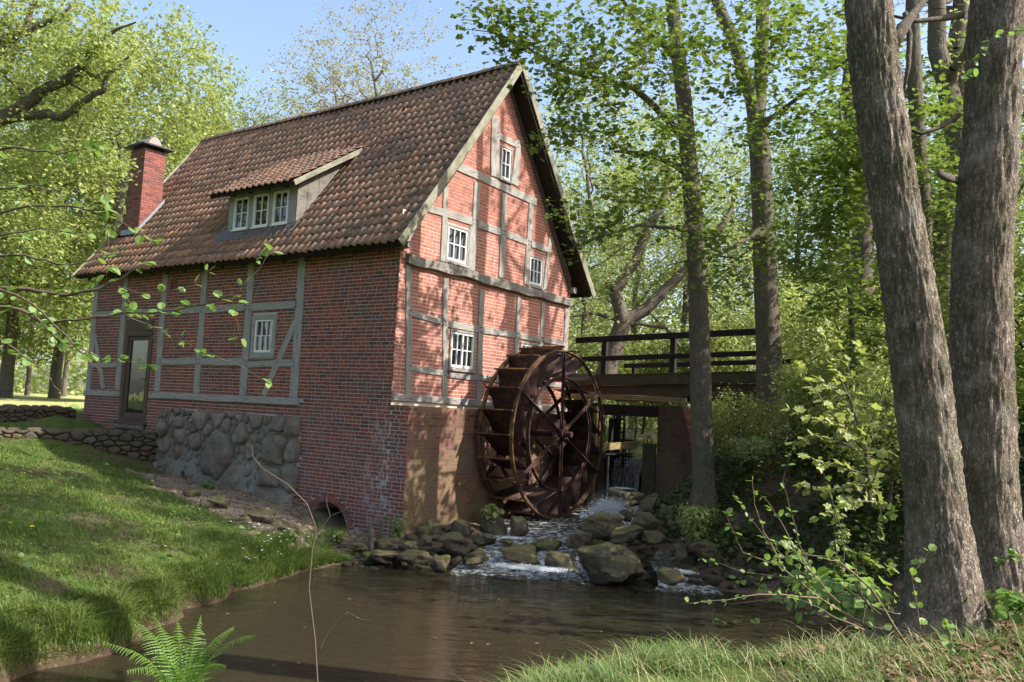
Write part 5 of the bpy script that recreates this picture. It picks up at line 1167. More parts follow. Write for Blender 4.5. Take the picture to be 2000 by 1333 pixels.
# ------------------------------------------------------------------ grass and ground cover
def cover_at(x, y):
    z = hz(x, y); g = sst(-x, 1.4, 2.2) * sst(z, .12, .3) + sst(-(y - 9), 0, 1) * sst(z, .5, .8) * sst(5 - x, 0, 1)
    gd = segd(x, y, gpath) + vnoise(x, y, 3) * .3; return z, np.clip(g, 0, 1) * sst(gd, .3, .6) * (1 - foot(x, y))
def blades(name, XY, z, h, w, lean, mat_, label, seed=0, segs=3):
    r = np.random.default_rng(seed); n = len(XY); w = w + np.zeros(n); a = r.uniform(0, 2 * np.pi, n); d = np.stack([np.cos(a), np.sin(a), 0 * a], 1); s = np.stack([-d[:, 1], d[:, 0], 0 * a], 1)
    b = np.concatenate([XY, z[:, None]], 1); L = lean * r.uniform(.2, 1.3, n) * h; V = []
    for k in range(segs):
        f = k / segs; c = b + d * (L * f * f)[:, None] + np.array([0, 0, 1]) * (h * (f - .25 * f * f * lean))[:, None]; ww = (w * (1 - f * .75))[:, None]; V += [c - s * ww, c + s * ww]
    V.append(b + d * L[:, None] + np.array([0, 0, 1]) * (h * (1 - .3 * lean))[:, None]); K = 2 * segs + 1; V = np.stack(V, 1).reshape(-1, 3); o = (np.arange(n) * K)[:, None]
    q = np.concatenate([np.array([[2 * k, 2 * k + 1, 2 * k + 3, 2 * k + 2]]) + o for k in range(segs - 1)]); t3 = np.array([[2 * segs - 2, 2 * segs - 1, 2 * segs]]) + o
    return tag(link(name, np_mesh(name, V, [q, t3]), mat_), label, kind='stuff')
r = np.random.default_rng(12); N = 190000
Y = 5 + 17.5 * r.random(N) ** 1.15; X = -1.6 - r.random(N) * (Y * .62 + 1); z, g = cover_at(X, Y)
pn = vnoise(X, Y, 1.3) + .6 * vnoise(X, Y, 4); k = ((g > .3) | ((z < .3) & (X < -3.0))) & (z > .035) & (pn > -.30 + .62 * r.random(N)) & (((X - C0.x) * G.x + (Y - C0.y) * G.y) < -.1)
X, Y, z, pn = X[k], Y[k], z[k], pn[k]; edge = 1 - sst(z, .3, .55)
h = (.04 + .04 * r.random(len(X)) + .12 * np.clip(pn, 0, 1)) * (1 + 1.8 * edge); blades('grass', np.stack([X, Y], 1), z - .01, h, .0028 + .0016 * r.random(len(X)) + .0002 * Y, .7, M_GRASS, 'short grass growing on the left bank', 1, 2)
r = np.random.default_rng(40); N = 260000; Y = r.uniform(6, 16, N); X = -1.9 - r.random(N) * 5.5; z = hz(X, Y); k = (z > .01) & (z < .42) & (vnoise(X, Y, 3) > -.42) & (foot(X, Y) < .3); X, Y, z = X[k][:26000], Y[k][:26000], z[k][:26000]
blades('bank_fringe_grass', np.stack([X, Y], 1), z - .01, .12 + .16 * r.random(len(X)), .003 + .002 * r.random(len(X)) + .0002 * Y, 1.2, M_GRASS, 'longer grass hanging over the left water edge', 41, 3)
# long tussocky grass on the near bank
N = 52000; Y = r.uniform(4.6, 8.3, N); X = r.uniform(-1.6, 5.6, N); z = hz(X, Y); tn = vnoise(X, Y, 2.6) + .5 * vnoise(X, Y, 6)
k = (z > .42) & (tn > -.35 + .4 * r.random(N)) & ((X < 2.4) | (r.random(N) < .4)) & (np.hypot(X - 3.5, Y - 6.8) > .42) & (np.hypot(X - 4.35, Y - 7.6) > .4)
X, Y, z, tn = X[k], Y[k], z[k], tn[k]; h = (.10 + .10 * r.random(len(X)) + .22 * np.clip(tn, 0, 1)) * np.clip((z - .3) / .5, .35, 1)
blades('long_grass', np.stack([X, Y], 1), z - .01, h, .003 + .002 * r.random(len(X)), 1.1, M_GRASS2, 'long tussocky grass on the near bank', 2, 4)
N = 9000; Y = r.uniform(24, 36, N); X = r.uniform(-3, 12, N); z = hz(X, Y); blades('stream_grass', np.stack([X, Y], 1), z - .02, .25 + .5 * r.random(N), .012 + .01 * r.random(N), .8, M_GRASS2, 'tall grass beyond the bridge along the mill stream', 3, 2)
N = 2400; Y = r.uniform(4.6, 8.3, N); X = r.uniform(-1.6, 5.6, N); z = hz(X, Y); k = (z > .42); blades('dry_grass', np.stack([X[k], Y[k]], 1), z[k], .16 + .16 * r.random(k.sum()), .003, 1.4, M_DRYG, 'dead straw-coloured blades among the near grass', 42, 4)
# ground cover and litter
r = np.random.default_rng(66); C_ = np.stack([r.uniform(-4, 4.5, 60), r.uniform(7, 14, 60), np.full(60, .006)], 1); C_ = C_[hz(C_[:, 0], C_[:, 1]) < -.02]
tag(link('floating_leaves', leaf_cloud('floating_leaves', C_, .04, 30, LEAF6, seed=66), M_LITTER), 'a few dead leaves floating on the pond', kind='stuff')
def scatter(name, label, n, xr, yr, size, mat_, seed, tmpl=LEAF4, cond=None, lift=.02, up=1.2, lv=.03):
    r = np.random.default_rng(seed); X = r.uniform(*xr, n); Y = r.uniform(*yr, n); z = hz(X, Y); k = z > .05
    if cond is not None: k &= cond(X, Y, z, r)
    C_ = np.stack([X[k], Y[k], z[k] + lift + r.random(k.sum()) ** 2 * lv], 1)
    return tag(link(name, leaf_cloud(name, C_, size, up, tmpl, seed=seed), mat_), label, kind='stuff')
hab = lambda X, Y: ((X - C0.x) * G.x + (Y - C0.y) * G.y, (X - C0.x) * L_.x + (Y - C0.y) * L_.y)
rb = lambda X, Y, z, r: (z > .3) & ~((hab(X, Y)[0] < 12) & (hab(X, Y)[1] > -3.3)) & (X > 3.0) & (vnoise(X, Y, .9) + .5 * vnoise(X, Y, 3) > -.34)
scatter('ivy_ground_cover', 'dark low ivy covering the right bank', 52000, (3, 12), (12.5, 22), .075, M_LF_IVY, 5, LEAF4, rb, .02, 1.0, .22)
scatter('brown_leaf_litter', 'dry brown leaf litter on the right bank', 14000, (3, 12), (7, 20), .06, M_LITTER, 6, LEAF4, lambda X, Y, z, r: (z > .25) & ~((hab(X, Y)[0] < 12) & (hab(X, Y)[1] > -3.3) & (Y > 12)))
scatter('lawn_weeds', 'broad-leaved weeds in tufts on the left bank', 3200, (-12, -1.9), (6, 20), .06, M_LF_ALD, 17, LEAF6, lambda X, Y, z, r: (z > .1) & (vnoise(X, Y, 2.3) + .5 * vnoise(X, Y, 6) > .24) & (hab(X, Y)[0] < -.2) & (foot(X, Y) < .5), .03, .5, .12)
scatter('bank_undergrowth', 'leafy green undergrowth on the slope behind the alder shoots', 9000, (3.6, 9), (9.5, 17), .085, M_LF_GRN, 15, LEAF6, lambda X, Y, z, r: (z > .2) & ~((hab(X, Y)[0] < 12) & (hab(X, Y)[1] > -3.4)) & (vnoise(X, Y, 1.1) + .4 * vnoise(X, Y, 3) > .0), .03, .7, .45)
scatter('shore_debris', 'dead leaves and bits washed up along the shore', 2600, (-5, 5.5), (7, 15), .04, M_LITTER, 16, LEAF4, lambda X, Y, z, r: (z > .0) & (z < .16), .01, 2)
scatter('lawn_leaf_litter', 'few dry leaves lying in the left grass', 7000, (-12, -2), (7, 20), .04, M_LITTER, 7, LEAF4, lambda X, Y, z, r: (vnoise(X, Y, 1.3) + .6 * vnoise(X, Y, 4) < -.02) & (hab(X, Y)[0] < -.2))
scatter('near_leaf_litter', 'dead leaves on the near bank around the big trunks', 7000, (1.8, 7), (4.5, 8.6), .055, M_LITTER, 8, LEAF6, lambda X, Y, z, r: (z > .4) & (X > 2.0))
scatter('bank_herbs', 'bright green herbs mixed into the left grass', 16000, (-12, -1.6), (6, 20), .035, M_LF_GRN, 9, LEAF4, lambda X, Y, z, r: (z > .1) & (vnoise(X, Y, 1.7) > -.05) & (hab(X, Y)[0] < -.2) & (foot(X, Y) < .5), .03, .8, .07)

# ------------------------------------------------------------------ trees
def hires_trunk(name, pts, rads, m, parent, I, nr=260, nk=120, ridge=.019, seed=0):
    P = np.array([tuple(p) for p in pts]); d = np.concatenate([[0], np.cumsum(np.linalg.norm(np.diff(P, axis=0), axis=1))]); s = np.linspace(0, d[-1], nr)
    k = np.ones(9) / 9; C_ = np.stack([np.interp(s, d, P[:, i]) for i in range(3)], 1); R_ = np.interp(s, d, rads)
    for i in range(3): e = np.pad(C_[:, i], 4, mode='reflect', reflect_type='odd'); C_[:, i] = np.convolve(e, k, 'valid')
    th = np.arange(nk) * 2 * np.pi / nk; V = np.empty((nr, nk, 3)); o = seed * 13.7
    for i in range(nr):
        for j in range(nk):
            cx_, sx_ = math.cos(th[j]), math.sin(th[j]); q = Vector((cx_ * 5.5, sx_ * 5.5, s[i] * 4.2 + o)); a = noise.noise(q); b = noise.noise(q * 2.3); c = noise.noise(Vector((cx_ * 1.1, sx_ * 1.1, s[i] * .8 + o)))
            rr = R_[i] * (1 + c * .09) + ridge * ((1 - abs(a) * 2) * .7 + b * .6); rr += ridge * .6 * (abs(noise.noise(Vector((cx_ * 11, sx_ * 11, s[i] * 9 + o)))) * 2.2 - .4); V[i, j] = C_[i] + np.array([cx_ * rr, sx_ * rr, 0])
            if s[i] < 1.0: V[i, j, :2] += np.array([cx_, sx_]) * (.05 + max(0, math.cos(th[j] * 5 + seed + .5 * math.sin(th[j] * 2))) * .26) * (1 - s[i] / 1.0) ** 2
    ii = np.arange(nr * nk).reshape(nr, nk); q = np.stack([ii[:-1], np.roll(ii, -1, 1)[:-1], np.roll(ii, -1, 1)[1:], ii[1:]], -1).reshape(-1, 4)
    me = np_mesh(name, V.reshape(-1, 3), [q], True); me.transform(I); return link(name, me, m, parent)
def big_alder(label, pix, Y, rads, crown, seed, nleaf, extra=()):
    pts = [at(u, v, Y) for u, v in pix]; base = pts[0]; I = Matrix.Translation(-base); root = empty('alder_tree', Matrix.Translation(base), label=label, cat='tree', group='big alders on the near right bank')
    hires_trunk('trunk', [pts[0] - Vector((0, 0, .4))] + pts, [rads[0] * 1.15] + list(rads), M_BARK_A, root, I, seed=seed)
    sk = Skel(); ids_ = sk.path([pts[-2], pts[-1]], [rads[-2] * .95, rads[-1]]); top = pts[-1]
    r = random.Random(seed)
    for k in range(5):
        a = k * 1.26 + seed; e = top + Vector((math.cos(a) * 2.0, math.sin(a) * 2.0, 2.2 + r.random())); sk.path([top, top.lerp(e, .5) + Vector((0, 0, .3)), e], [.10, .07, .04], ids_[-1])
    for ex in extra: q = [at(u, v, Y + dy) - base for u, v, dy in ex[0]]; MB().tube([q[0].lerp(q[1], k / 3) for k in range(3)] + q[1:], [ex[1][0]] * 3 + ex[1][1:], 10, wob=.4).build('branch', M_BARK_B, root, True)
    sk.grow(ell(260, crown[0], crown[1], seed), .15, .03, seed); me = sk.wood('limbs', .006); me.transform(I); link('limbs', me, M_BARK_B, root)
    me = leaf_cloud('crown', twig_pts(sk, nleaf, .22, seed), .07, .5, LEAF6, seed=seed); me.transform(I); link('crown', me, M_LF_ALD, root); return root
big_alder('leaning left trunk of the two big rough-barked alders', [(1852, 1262), (1846, 1180), (1828, 1000), (1795, 700), (1748, 400), (1708, 150), (1690, -60), (1665, -500), (1640, -1300)], 6.8, [.37, .28, .215, .20, .178, .178, .165, .15, .12], ((2.4, 8.5, 11.5), (3.6, 4.0, 3.0)), 1, 14000,
          [([(1742, 90, 0), (1775, 40, .1), (1800, 5, .2), (1850, -60, .3)], [.055, .04, .032, .025]), ([(1768, 25, .1), (1777, 70, .05), (1774, 130, 0), (1764, 180, 0)], [.02, .022, .02, .012])])
big_alder('straight right trunk of the two big rough-barked alders', [(1955, 1250), (1948, 1160), (1930, 1000), (1918, 700), (1918, 500), (1938, 200), (1950, -60), (1960, -500), (1970, -1300)], 7.6, [.36, .28, .235, .24, .235, .225, .215, .18, .13], ((5.8, 10.5, 12.5), (3.8, 4.2, 3.2)), 2, 16000,
          [([(1880, 30, 0), (1835, 38, -.1), (1790, 42, -.2), (1745, 32, -.3)], [.03, .025, .02, .012]), ([(1872, 226, 0), (1835, 250, -.1), (1800, 262, -.1), (1780, 255, -.1)], [.028, .022, .018, .012]), ([(1866, 352, 0), (1848, 346, -.3), (1834, 341, -.5)], [.035, .03, .022])])
# grey-barked trees in front of and beside the bridge
def mid_tree(label, pix, Y, rads, limbs, crowns, seed, nleaf, lsize, lm, bark=M_BARK_B, tmpl=LOBE, catn=0, tip=.004, spread=.16, name='tree', nodes=200, up=.9, base_in=.3):
    pts = [at(u, v, Y) for u, v in pix]; base = pts[0].copy(); base.z -= base_in; sk = Skel(); ids_ = sk.path([base] + pts, [rads[0] * 1.1] + list(rads), sub=4, wob=.01)
    for (q, rr, dy) in limbs:
        qq = [at(u, v, Y + d_) for (u, v), d_ in zip(q, dy)]; j = min(ids_, key=lambda i: (Vector(sk.p[i]) - qq[0]).length); qq[0] = Vector(sk.p[j]); sk.path(qq, rr, j)
    an = np.concatenate([ell(n_, at(u, v, yy), rad, seed + i, .15) for i, (u, v, yy, rad, n_) in enumerate(crowns)]); sk.grow(an, .16, .02, seed)
    for i_ in ids_: sk.fix[i_] *= .9
    root = tree(label, base, sk, nleaf, lsize, lm, bark, spread, tip, name, None, seed, tmpl, up, catn)
    for c_ in children(root):
        if c_.name.startswith('trunk'): c_.name = 'limbs'
    hires_trunk('trunk', [base] + pts, [rads[0] * 1.1] + list(rads), bark, root, Matrix.Translation(-base), 150, 40, min(.012, rads[0] * .06), seed); return root
mid_tree('slim grey trunk standing before the right end of the sluice pier', [(1376, 1000), (1372, 860), (1366, 640), (1357, 450), (1338, 220), (1312, 0), (1290, -250)], 16.4, [.215, .20, .185, .165, .15, .13, .10],
         [([(1336, 250), (1238, 172), (1150, 150), (1090, 135), (1022, 86), (955, 62), (902, 56)], [.075, .06, .045, .035, .02, .012, .006], [0, -.6, -1.2, -1.6, -2, -2.3, -2.5]),
          ([(1345, 330), (1262, 300), (1200, 296)], [.06, .05, .03], [0, -.3, -.5]), ([(1352, 430), (1250, 440), (1150, 470), (1085, 500)], [.04, .03, .018, .008], [0, -1, -1.5, -2]), ([(1330, 120), (1240, 40), (1180, -60)], [.06, .05, .03], [0, -.5, -1])],
         [(1200, 120, 14.4, (1.9, 1.4, 1.6), 90), (1120, 210, 14.6, (1.0, 1.2, 1.2), 40), (1300, 330, 15.2, (1.5, 1.4, 1.4), 60), (1200, 420, 14.8, (1.2, 1.2, .7), 34), (1010, 60, 13.9, (.9, .8, .6), 36), (1430, 480, 14.5, (.8, .8, .8), 24), (1290, 20, 15, (1.6, 1.4, 1.4), 50)], 31, 6800, .085, M_LF_GRN, catn=900)
mid_tree('thick grey trunk forking high up at the right end of the bridge', [(1516, 880), (1506, 780), (1500, 660), (1492, 450), (1484, 290), (1478, 235)], 18, [.33, .29, .25, .225, .22, .21],
         [([(1478, 235), (1440, 100), (1400, 0), (1370, -120)], [.16, .14, .12, .10], [0, 0, 0, 0]), ([(1478, 235), (1488, 90), (1490, 0), (1494, -140)], [.17, .15, .14, .12], [0, 0, 0, 0]), ([(1480, 250), (1560, 190), (1650, 120)], [.05, .04, .02], [0, -1, -2]), ([(1490, 460), (1400, 500), (1300, 520)], [.045, .03, .012], [0, -1, -2])],
         [(1560, 180, 15.5, (1.6, 1.5, 1.8), 90), (1590, 420, 15.2, (1.2, 1.3, 1.3), 50), (1450, 120, 16.5, (1.5, 1.4, 1.5), 50), (1610, 560, 15, (.9, 1, .8), 24), (1560, 20, 15.5, (1.6, 1.5, 1.2), 40)], 32, 4600, .09, M_LF_GRN)
mid_tree('dark trunk behind the leaning alder on the upper right bank', [(1694, 770), (1690, 600), (1684, 420), (1680, 260), (1672, 60), (1668, -150)], 19.5, [.22, .20, .185, .17, .15, .13], [], [(1700, 250, 19, (2.6, 2, 3), 70), (1850, 260, 18, (2.4, 2, 3.2), 60)], 33, 2400, .10, M_LF_GRN)
mid_tree('slender dark stem left of the leaning alder', [(1668, 800), (1664, 640), (1656, 480), (1648, 330), (1640, 200)], 15, [.05, .045, .04, .032, .02], [], [(1650, 350, 14.6, (1.1, 1, 1.4), 60), (1720, 620, 14, (1.2, 1, 1), 50)], 34, 3000, .09, M_LF_GRN)
mid_tree('grey trunk seen between the two big alders', [(1812, 780), (1806, 560), (1800, 360), (1786, 150), (1780, -60)], 16.5, [.17, .16, .15, .13, .11], [], [(1830, 380, 15.5, (1.3, 1.4, 2.2), 50), (2010, 420, 15, (1.6, 1.5, 3), 60), (1980, 760, 14, (1.2, 1.2, 1.6), 50)], 35, 4200, .09, M_LF_GRN)
mid_tree('forked leaning tree just beyond the bridge', [(1175, 760), (1200, 680), (1218, 628)], 28, [.36, .30, .30],
         [([(1218, 628), (1200, 570), (1240, 510), (1262, 455), (1292, 400), (1310, 330)], [.24, .20, .19, .16, .13, .09], [0] * 6), ([(1218, 628), (1262, 605), (1300, 565), (1345, 522), (1372, 490), (1412, 440), (1432, 400)], [.24, .2, .17, .16, .14, .12, .08], [0] * 7), ([(1205, 615), (1160, 612), (1110, 620)], [.08, .06, .03], [0, 0, 0]), ([(1265, 600), (1300, 640), (1330, 680)], [.08, .06, .04], [0, 0, 0])],
         [(1290, 380, 28, (3.4, 2.5, 2.6), 110), (1400, 520, 28, (2.5, 2, 2), 60), (1180, 520, 28, (2, 2, 2), 50)], 36, 9000, .10, M_LF_PALE, tmpl=LEAF4, name='forked_tree')
# generic wood trees, copied with their parts
def gen_tree(h, cr_, nodes, nleaf, lsize, lm, bark, seed, r0=.22, cz_=.62, ch_=.42, spread=.3, tip=.006, lean=.3, up=.3, shell=.3, name='tree', skel_low=.0):
    r = random.Random(seed); sk = Skel(); pts = [Vector((0, 0, -.5))]
    for k in range(1, 7): pts.append(Vector((r.uniform(-1, 1) * lean * k / 4, r.uniform(-1, 1) * lean * k / 4, h * .82 * k / 6)))
    ids_ = sk.path(pts, [r0 * (1 - .8 * k / 6) for k in range(7)], sub=3)
    for k in range(7):
        j = ids_[int(len(ids_) * (.3 + .6 * k / 7))]; a = k * 2.4 + seed; p = Vector(sk.p[j]); L = cr_ * r.uniform(.5, .8); rr = sk.fix[j] * .5
        sk.path([p, p + Vector((math.cos(a) * L * .5, math.sin(a) * L * .5, L * .35)), p + Vector((math.cos(a) * L, math.sin(a) * L, L * .75))], [rr, rr * .7, rr * .35], j, wob=.08)
    an = ell(nodes, (0, 0, h * cz_), (cr_, cr_, h * ch_), seed, shell); sk.grow(an, .14, .04, seed)
    return tree(None, Vector((0, 0, 0)), sk, nleaf, lsize, lm, bark, spread, tip, name, None, seed, LEAF4, up)
protos_t = {
 'pale': gen_tree(15, 4.2, 420, 11500, .125, M_LF_PALE, M_BARK_F, 51, .2, .60, .42, tip=.013), 'green': gen_tree(14, 4.0, 340, 10000, .13, M_LF_GRN, M_BARK_F, 52, .22, .58, .42, tip=.012),
 'maple': gen_tree(17, 5.0, 700, 46000, .13, M_LF_MAP, M_BARK_F, 53, .3, .55, .44, .34, shell=.4, tip=.013), 'oakp': gen_tree(16, 5.4, 560, 27000, .125, M_LF_OAK, M_BARK_F, 57, .3, .55, .44, .34, shell=.3, tip=.013),
 'bare': gen_tree(16, 4.2, 2200, 20000, .075, M_LF_BUFF, M_BARK_F, 54, .20, .60, .42, .10, .014), 'sparse': gen_tree(13, 3.0, 420, 9000, .10, M_LF_PALE, M_BARK_F, 55, .15, .60, .42, .22, .008),
 'trunky': gen_tree(17, 2.6, 110, 600, .10, M_LF_PALE, M_BARK_B, 58, .30, .66, .36, .2, .009, .5, skel_low=0),
 'shrub': gen_tree(3.2, 1.9, 130, 7000, .09, M_LF_MAP, M_TWIG, 56, .05, .5, .5, .22, .005)}
PL = [ # kind, u, Y, ground z, scale, label, group
 ('maple', 205, 38, 2.0, 1.13, 'dense bright lime-green maple dome rising behind the chimney', 'l'), ('maple', 20, 42, 2.0, 1.1, 'lime-green tree cut by the left picture edge', 'l'), ('maple', 330, 46, 2.2, 1.05, 'lime-green tree just left of the roof ridge end', 'l'),
 ('oakp', 110, 50, 2.1, 1.15, 'yellow-green oak far behind the lawn left of the chimney', 'l'), ('pale', 60, 56, 2.1, .9, 'pale slim tree on the sunny lawn by the dark stem', 'l'), ('pale', 130, 60, 2.1, .95, 'pale slim tree at the far lawn edge beside the mill wall', 'l'), ('green', -40, 52, 2.1, .9, 'green tree beyond the lawn at the far left', 'l'), ('oakp', -160, 40, 2.0, 1.0, 'oak outside the left edge reaching into the sky', 'l'),
 ('sparse', 455, 40, 2.4, 1.20, 'thin budding tree above the ridge end', 'c'), ('bare', 525, 44, 2.4, .98, 'low bare tree above the middle of the ridge', 'c'), ('bare', 610, 46, 2.4, 1.27, 'bare twiggy tree left of the tallest one', 'c'), ('bare', 705, 42, 2.4, 1.36, 'tallest bare tree standing behind the roof', 'c'), ('sparse', 940, 44, 2.4, 1.42, 'light green treetop left of the gable peak', 'c'), ('bare', 760, 48, 2.4, 1.0, 'bare tree peeping over the roof right of the tallest one', 'c'),
 ('sparse', 1135, 33, 2.6, 1.15, 'thin-stemmed tree directly right of the gable', 'r'), ('pale', 1090, 46, 2.6, .95, 'pale tree behind the gable verge', 'r'), ('pale', 1240, 40, 2.7, .95, 'pale tree behind the forked one', 'r'), ('sparse', 1330, 36, 2.7, 1.1, 'airy tree over the middle of the bridge', 'r'), ('pale', 1420, 42, 2.8, 1.0, 'pale tree behind the bridge rail near its right end', 'r'), ('green', 1540, 34, 3.2, .9, 'green tree behind the thick forking trunk', 'r'),
 ('pale', 1620, 40, 3.4, 1.05, 'pale-leaved tree behind the slender dark stem', 'r'), ('green', 1740, 32, 3.6, .95, 'green tree behind the leaning alder', 'r'), ('pale', 1840, 36, 3.8, 1.0, 'pale tree in the gap of the two big alders', 'r'), ('green', 1960, 30, 3.9, .95, 'green tree at the right picture edge', 'r'), ('pale', 2060, 38, 3.9, 1.1, 'pale tree outside the right edge', 'r'), ('pale', 1180, 62, 2.5, 1.0, 'far pale tree by the bridge left end', 'r'), ('pale', 1480, 60, 2.8, 1.1, 'far pale tree above the bridge right end', 'r'), ('pale', 1700, 58, 3.0, 1.1, 'far pale tree high behind the right bank', 'r'),
 ('shrub', 1140, 30, 2.7, 1.0, 'bright bush behind the left end of the rail', 's'), ('shrub', 1260, 32, 2.7, 1.1, 'bright bush behind the middle post of the rail', 's'), ('shrub', 1360, 31, 2.9, 1.1, 'bright bush behind the slim grey trunk', 's'), ('shrub', 1440, 30, 3.2, 1.1, 'bright bush near the right rail post', 's'), ('shrub', 1570, 25, 3.8, 1.0, 'bright bush on the path right of the bridge', 's'), ('shrub', 1245, 36, 2.0, 1.0, 'sunny bush seen through the opening below the bridge', 's'), ('shrub', 1840, 21, 3.9, 1.1, 'bush between the big alders up the bank', 's'), ('shrub', 1600, 15.5, 2.3, .55, 'small bush on the shady slope behind the young maple', 's'), ('shrub', 1450, 17.2, 2.0, .45, 'low bush between the two grey trunks on the slope', 's'), ('shrub', 1650, 18, 3.2, .8, 'bush at the top of the slope', 's'), ('shrub', 1740, 13, 1.9, .6, 'bush peeping out left of the leaning alder', 's'), ('shrub', 1985, 15, 3.3, 1.0, 'bush beside the right edge behind the alder', 's')]
PL += [('green', None, (12.5, 12.0), 3.0, .85, 'tree high on the bank outside the right edge', 'o'), ('trunky', None, (9.2, 18.1), 3.9, 1.1, 'slim bare tree by the path outside the right edge', 'o'), ('trunky', None, (10.5, 19.6), 4.0, 1.15, 'second slim bare tree by the path outside the right edge', 'o'), ('trunky', None, (7.9, 19.4), 3.7, 1.0, 'slim tree by the path behind the leaning alder', 'o')]
PL += [('green', None, (-13, 3), 1.0, 1.0, 'unseen tree added left of the viewpoint to block sky light', 'b'), ('oakp', None, (-19, 8), 1.4, 1.0, 'unseen oak added beside the left lawn to block sky light', 'b'), ('green', None, (-9, -5), 1.0, 1.05, 'unseen tree added behind the viewpoint to the left, blocking sky light', 'b'), ('green', None, (-2, -9), 1.2, 1.1, 'unseen tree added straight behind the viewpoint to block sky light', 'b'), ('green', None, (6, -8), 1.5, 1.0, 'unseen tree added behind the viewpoint to the right, blocking sky light', 'b'), ('oakp', None, (-16, -3), 1.2, 1.1, 'unseen oak added far left behind the viewpoint to block sky light', 'b'), ('green', None, (-24, 14), 1.6, 1.0, 'unseen tree added beyond the lawn oak to block sky light', 'b')]  # unseen trees, added to cut sky light on the side wall
GRP = {'l': 'trees behind the left lawn', 'c': 'trees behind the roof', 'r': 'woodland trees beyond the bridge', 's': 'bushes behind the bridge', 'o': 'bank trees at the right', 'b': 'unseen trees added to cut the sky light'}
used = set(); r = random.Random(77)
for kind, u, Yv, zg, sc, lb, gk in PL:
    src = protos_t[kind]
    if kind in used:
        o = src.copy(); col.objects.link(o)
        for c_ in children(src): d_ = c_.copy(); col.objects.link(d_); d_.parent = o
    else: o = src; used.add(kind)
    if u is None: p = Vector((Yv[0], Yv[1], zg))
    else: p = at(u, 700, Yv); p.z = zg
    o.location = p; o.rotation_euler = (0, 0, r.uniform(0, 6.28)); o.scale = (sc, sc, sc * r.uniform(.96, 1.04)); tag(o, lb, 'bush' if kind == 'shrub' else 'tree', GRP[gk])
    if kind == 'shrub': o.name = 'bush'
# the oak at the left edge with its bent limbs
sk = Skel(); ob = at(-190, 700, 20); ob.z = 1.2; fk = at(-150, 330, 20)
ids_ = sk.path([ob, ob.lerp(fk, .5) + Vector((.1, 0, 0)), fk], [.5, .42, .36])
def limb(px_, rr, start, Y=20, dy=0):
    q = [at(u, v, Y + dy * i) for i, (u, v) in enumerate(px_)]; q[0] = Vector(sk.p[start]); return sk.path(q, rr, start, wob=.06, sub=3)
la = limb([(-150, 330), (-60, 260), (40, 212), (75, 182), (112, 164), (150, 140), (165, 128), (192, 84), (228, 58), (265, 44)], [.24, .19, .15, .135, .12, .11, .09, .065, .04, .02], ids_[-1], dy=-.1)
limb([(40, 212), (48, 190), (42, 178), (10, 150)], [.09, .07, .06, .03], la[6]); limb([(112, 164), (128, 158), (150, 170), (170, 181)], [.06, .045, .03, .02], la[12])
lb_ = limb([(-60, 260), (45, 226), (95, 222), (118, 231), (142, 218), (156, 200), (202, 178), (208, 150), (232, 130), (262, 100)], [.14, .12, .10, .09, .085, .08, .065, .05, .035, .02], la[3], dy=-.1)
limb([(156, 165), (190, 150), (212, 140), (245, 128)], [.05, .045, .035, .02], la[15])
lc = limb([(-150, 330), (-60, 140), (0, 92), (30, 66), (80, 48), (120, 34), (150, 0)], [.25, .2, .17, .13, .08, .05, .03], ids_[-1]); limb([(30, 66), (60, 20), (90, -40)], [.09, .06, .04], lc[9])
an = np.concatenate([ell(n_, at(u, v, yy), rad, 60 + i, .1) for i, (u, v, yy, rad, n_) in enumerate([(60, 110, 20, (2.0, 1.5, 1.6), 150), (190, 120, 19.5, (1.5, 1.2, 1.3), 110), (60, 300, 20, (2.2, 1.5, 1.3), 90), (0, 20, 20, (2, 1.5, 1.2), 90), (-120, 200, 20, (2.5, 2, 2.5), 60), (190, 300, 20.5, (1.4, 1, 1), 50), (60, 460, 20, (1.6, 1.2, 1.1), 50)])])
sk.grow(an, .2, .0, 61); tree('gnarled oak whose bent limbs reach in from the upper left edge', ob, sk, 15000, .075, M_LF_OAK, M_BARK_B, .15, .006, 'oak_tree', None, 61, LEAF6, .4)
# far-off wood
r = np.random.default_rng(90); N = 60000; a = r.uniform(R(-62), R(62), N); d = r.uniform(78, 115, N); hgt = 2 + 15 * r.random(N) ** 1.2 * (1 + .5 * vnoise(np.sin(a) * d, np.cos(a) * d * .2, .08))
C_ = np.stack([np.sin(a) * d, np.cos(a) * d, hgt], 1); hi = (a > R(-16)) & (a < R(3)); C_ = C_[~hi | (C_[:, 2] < 11)]
tag(link('far_wood', leaf_cloud('far_wood', C_, .62, .3, LEAF4, seed=91), M_LF_PALE), 'far wood closing the view all round', kind='stuff')

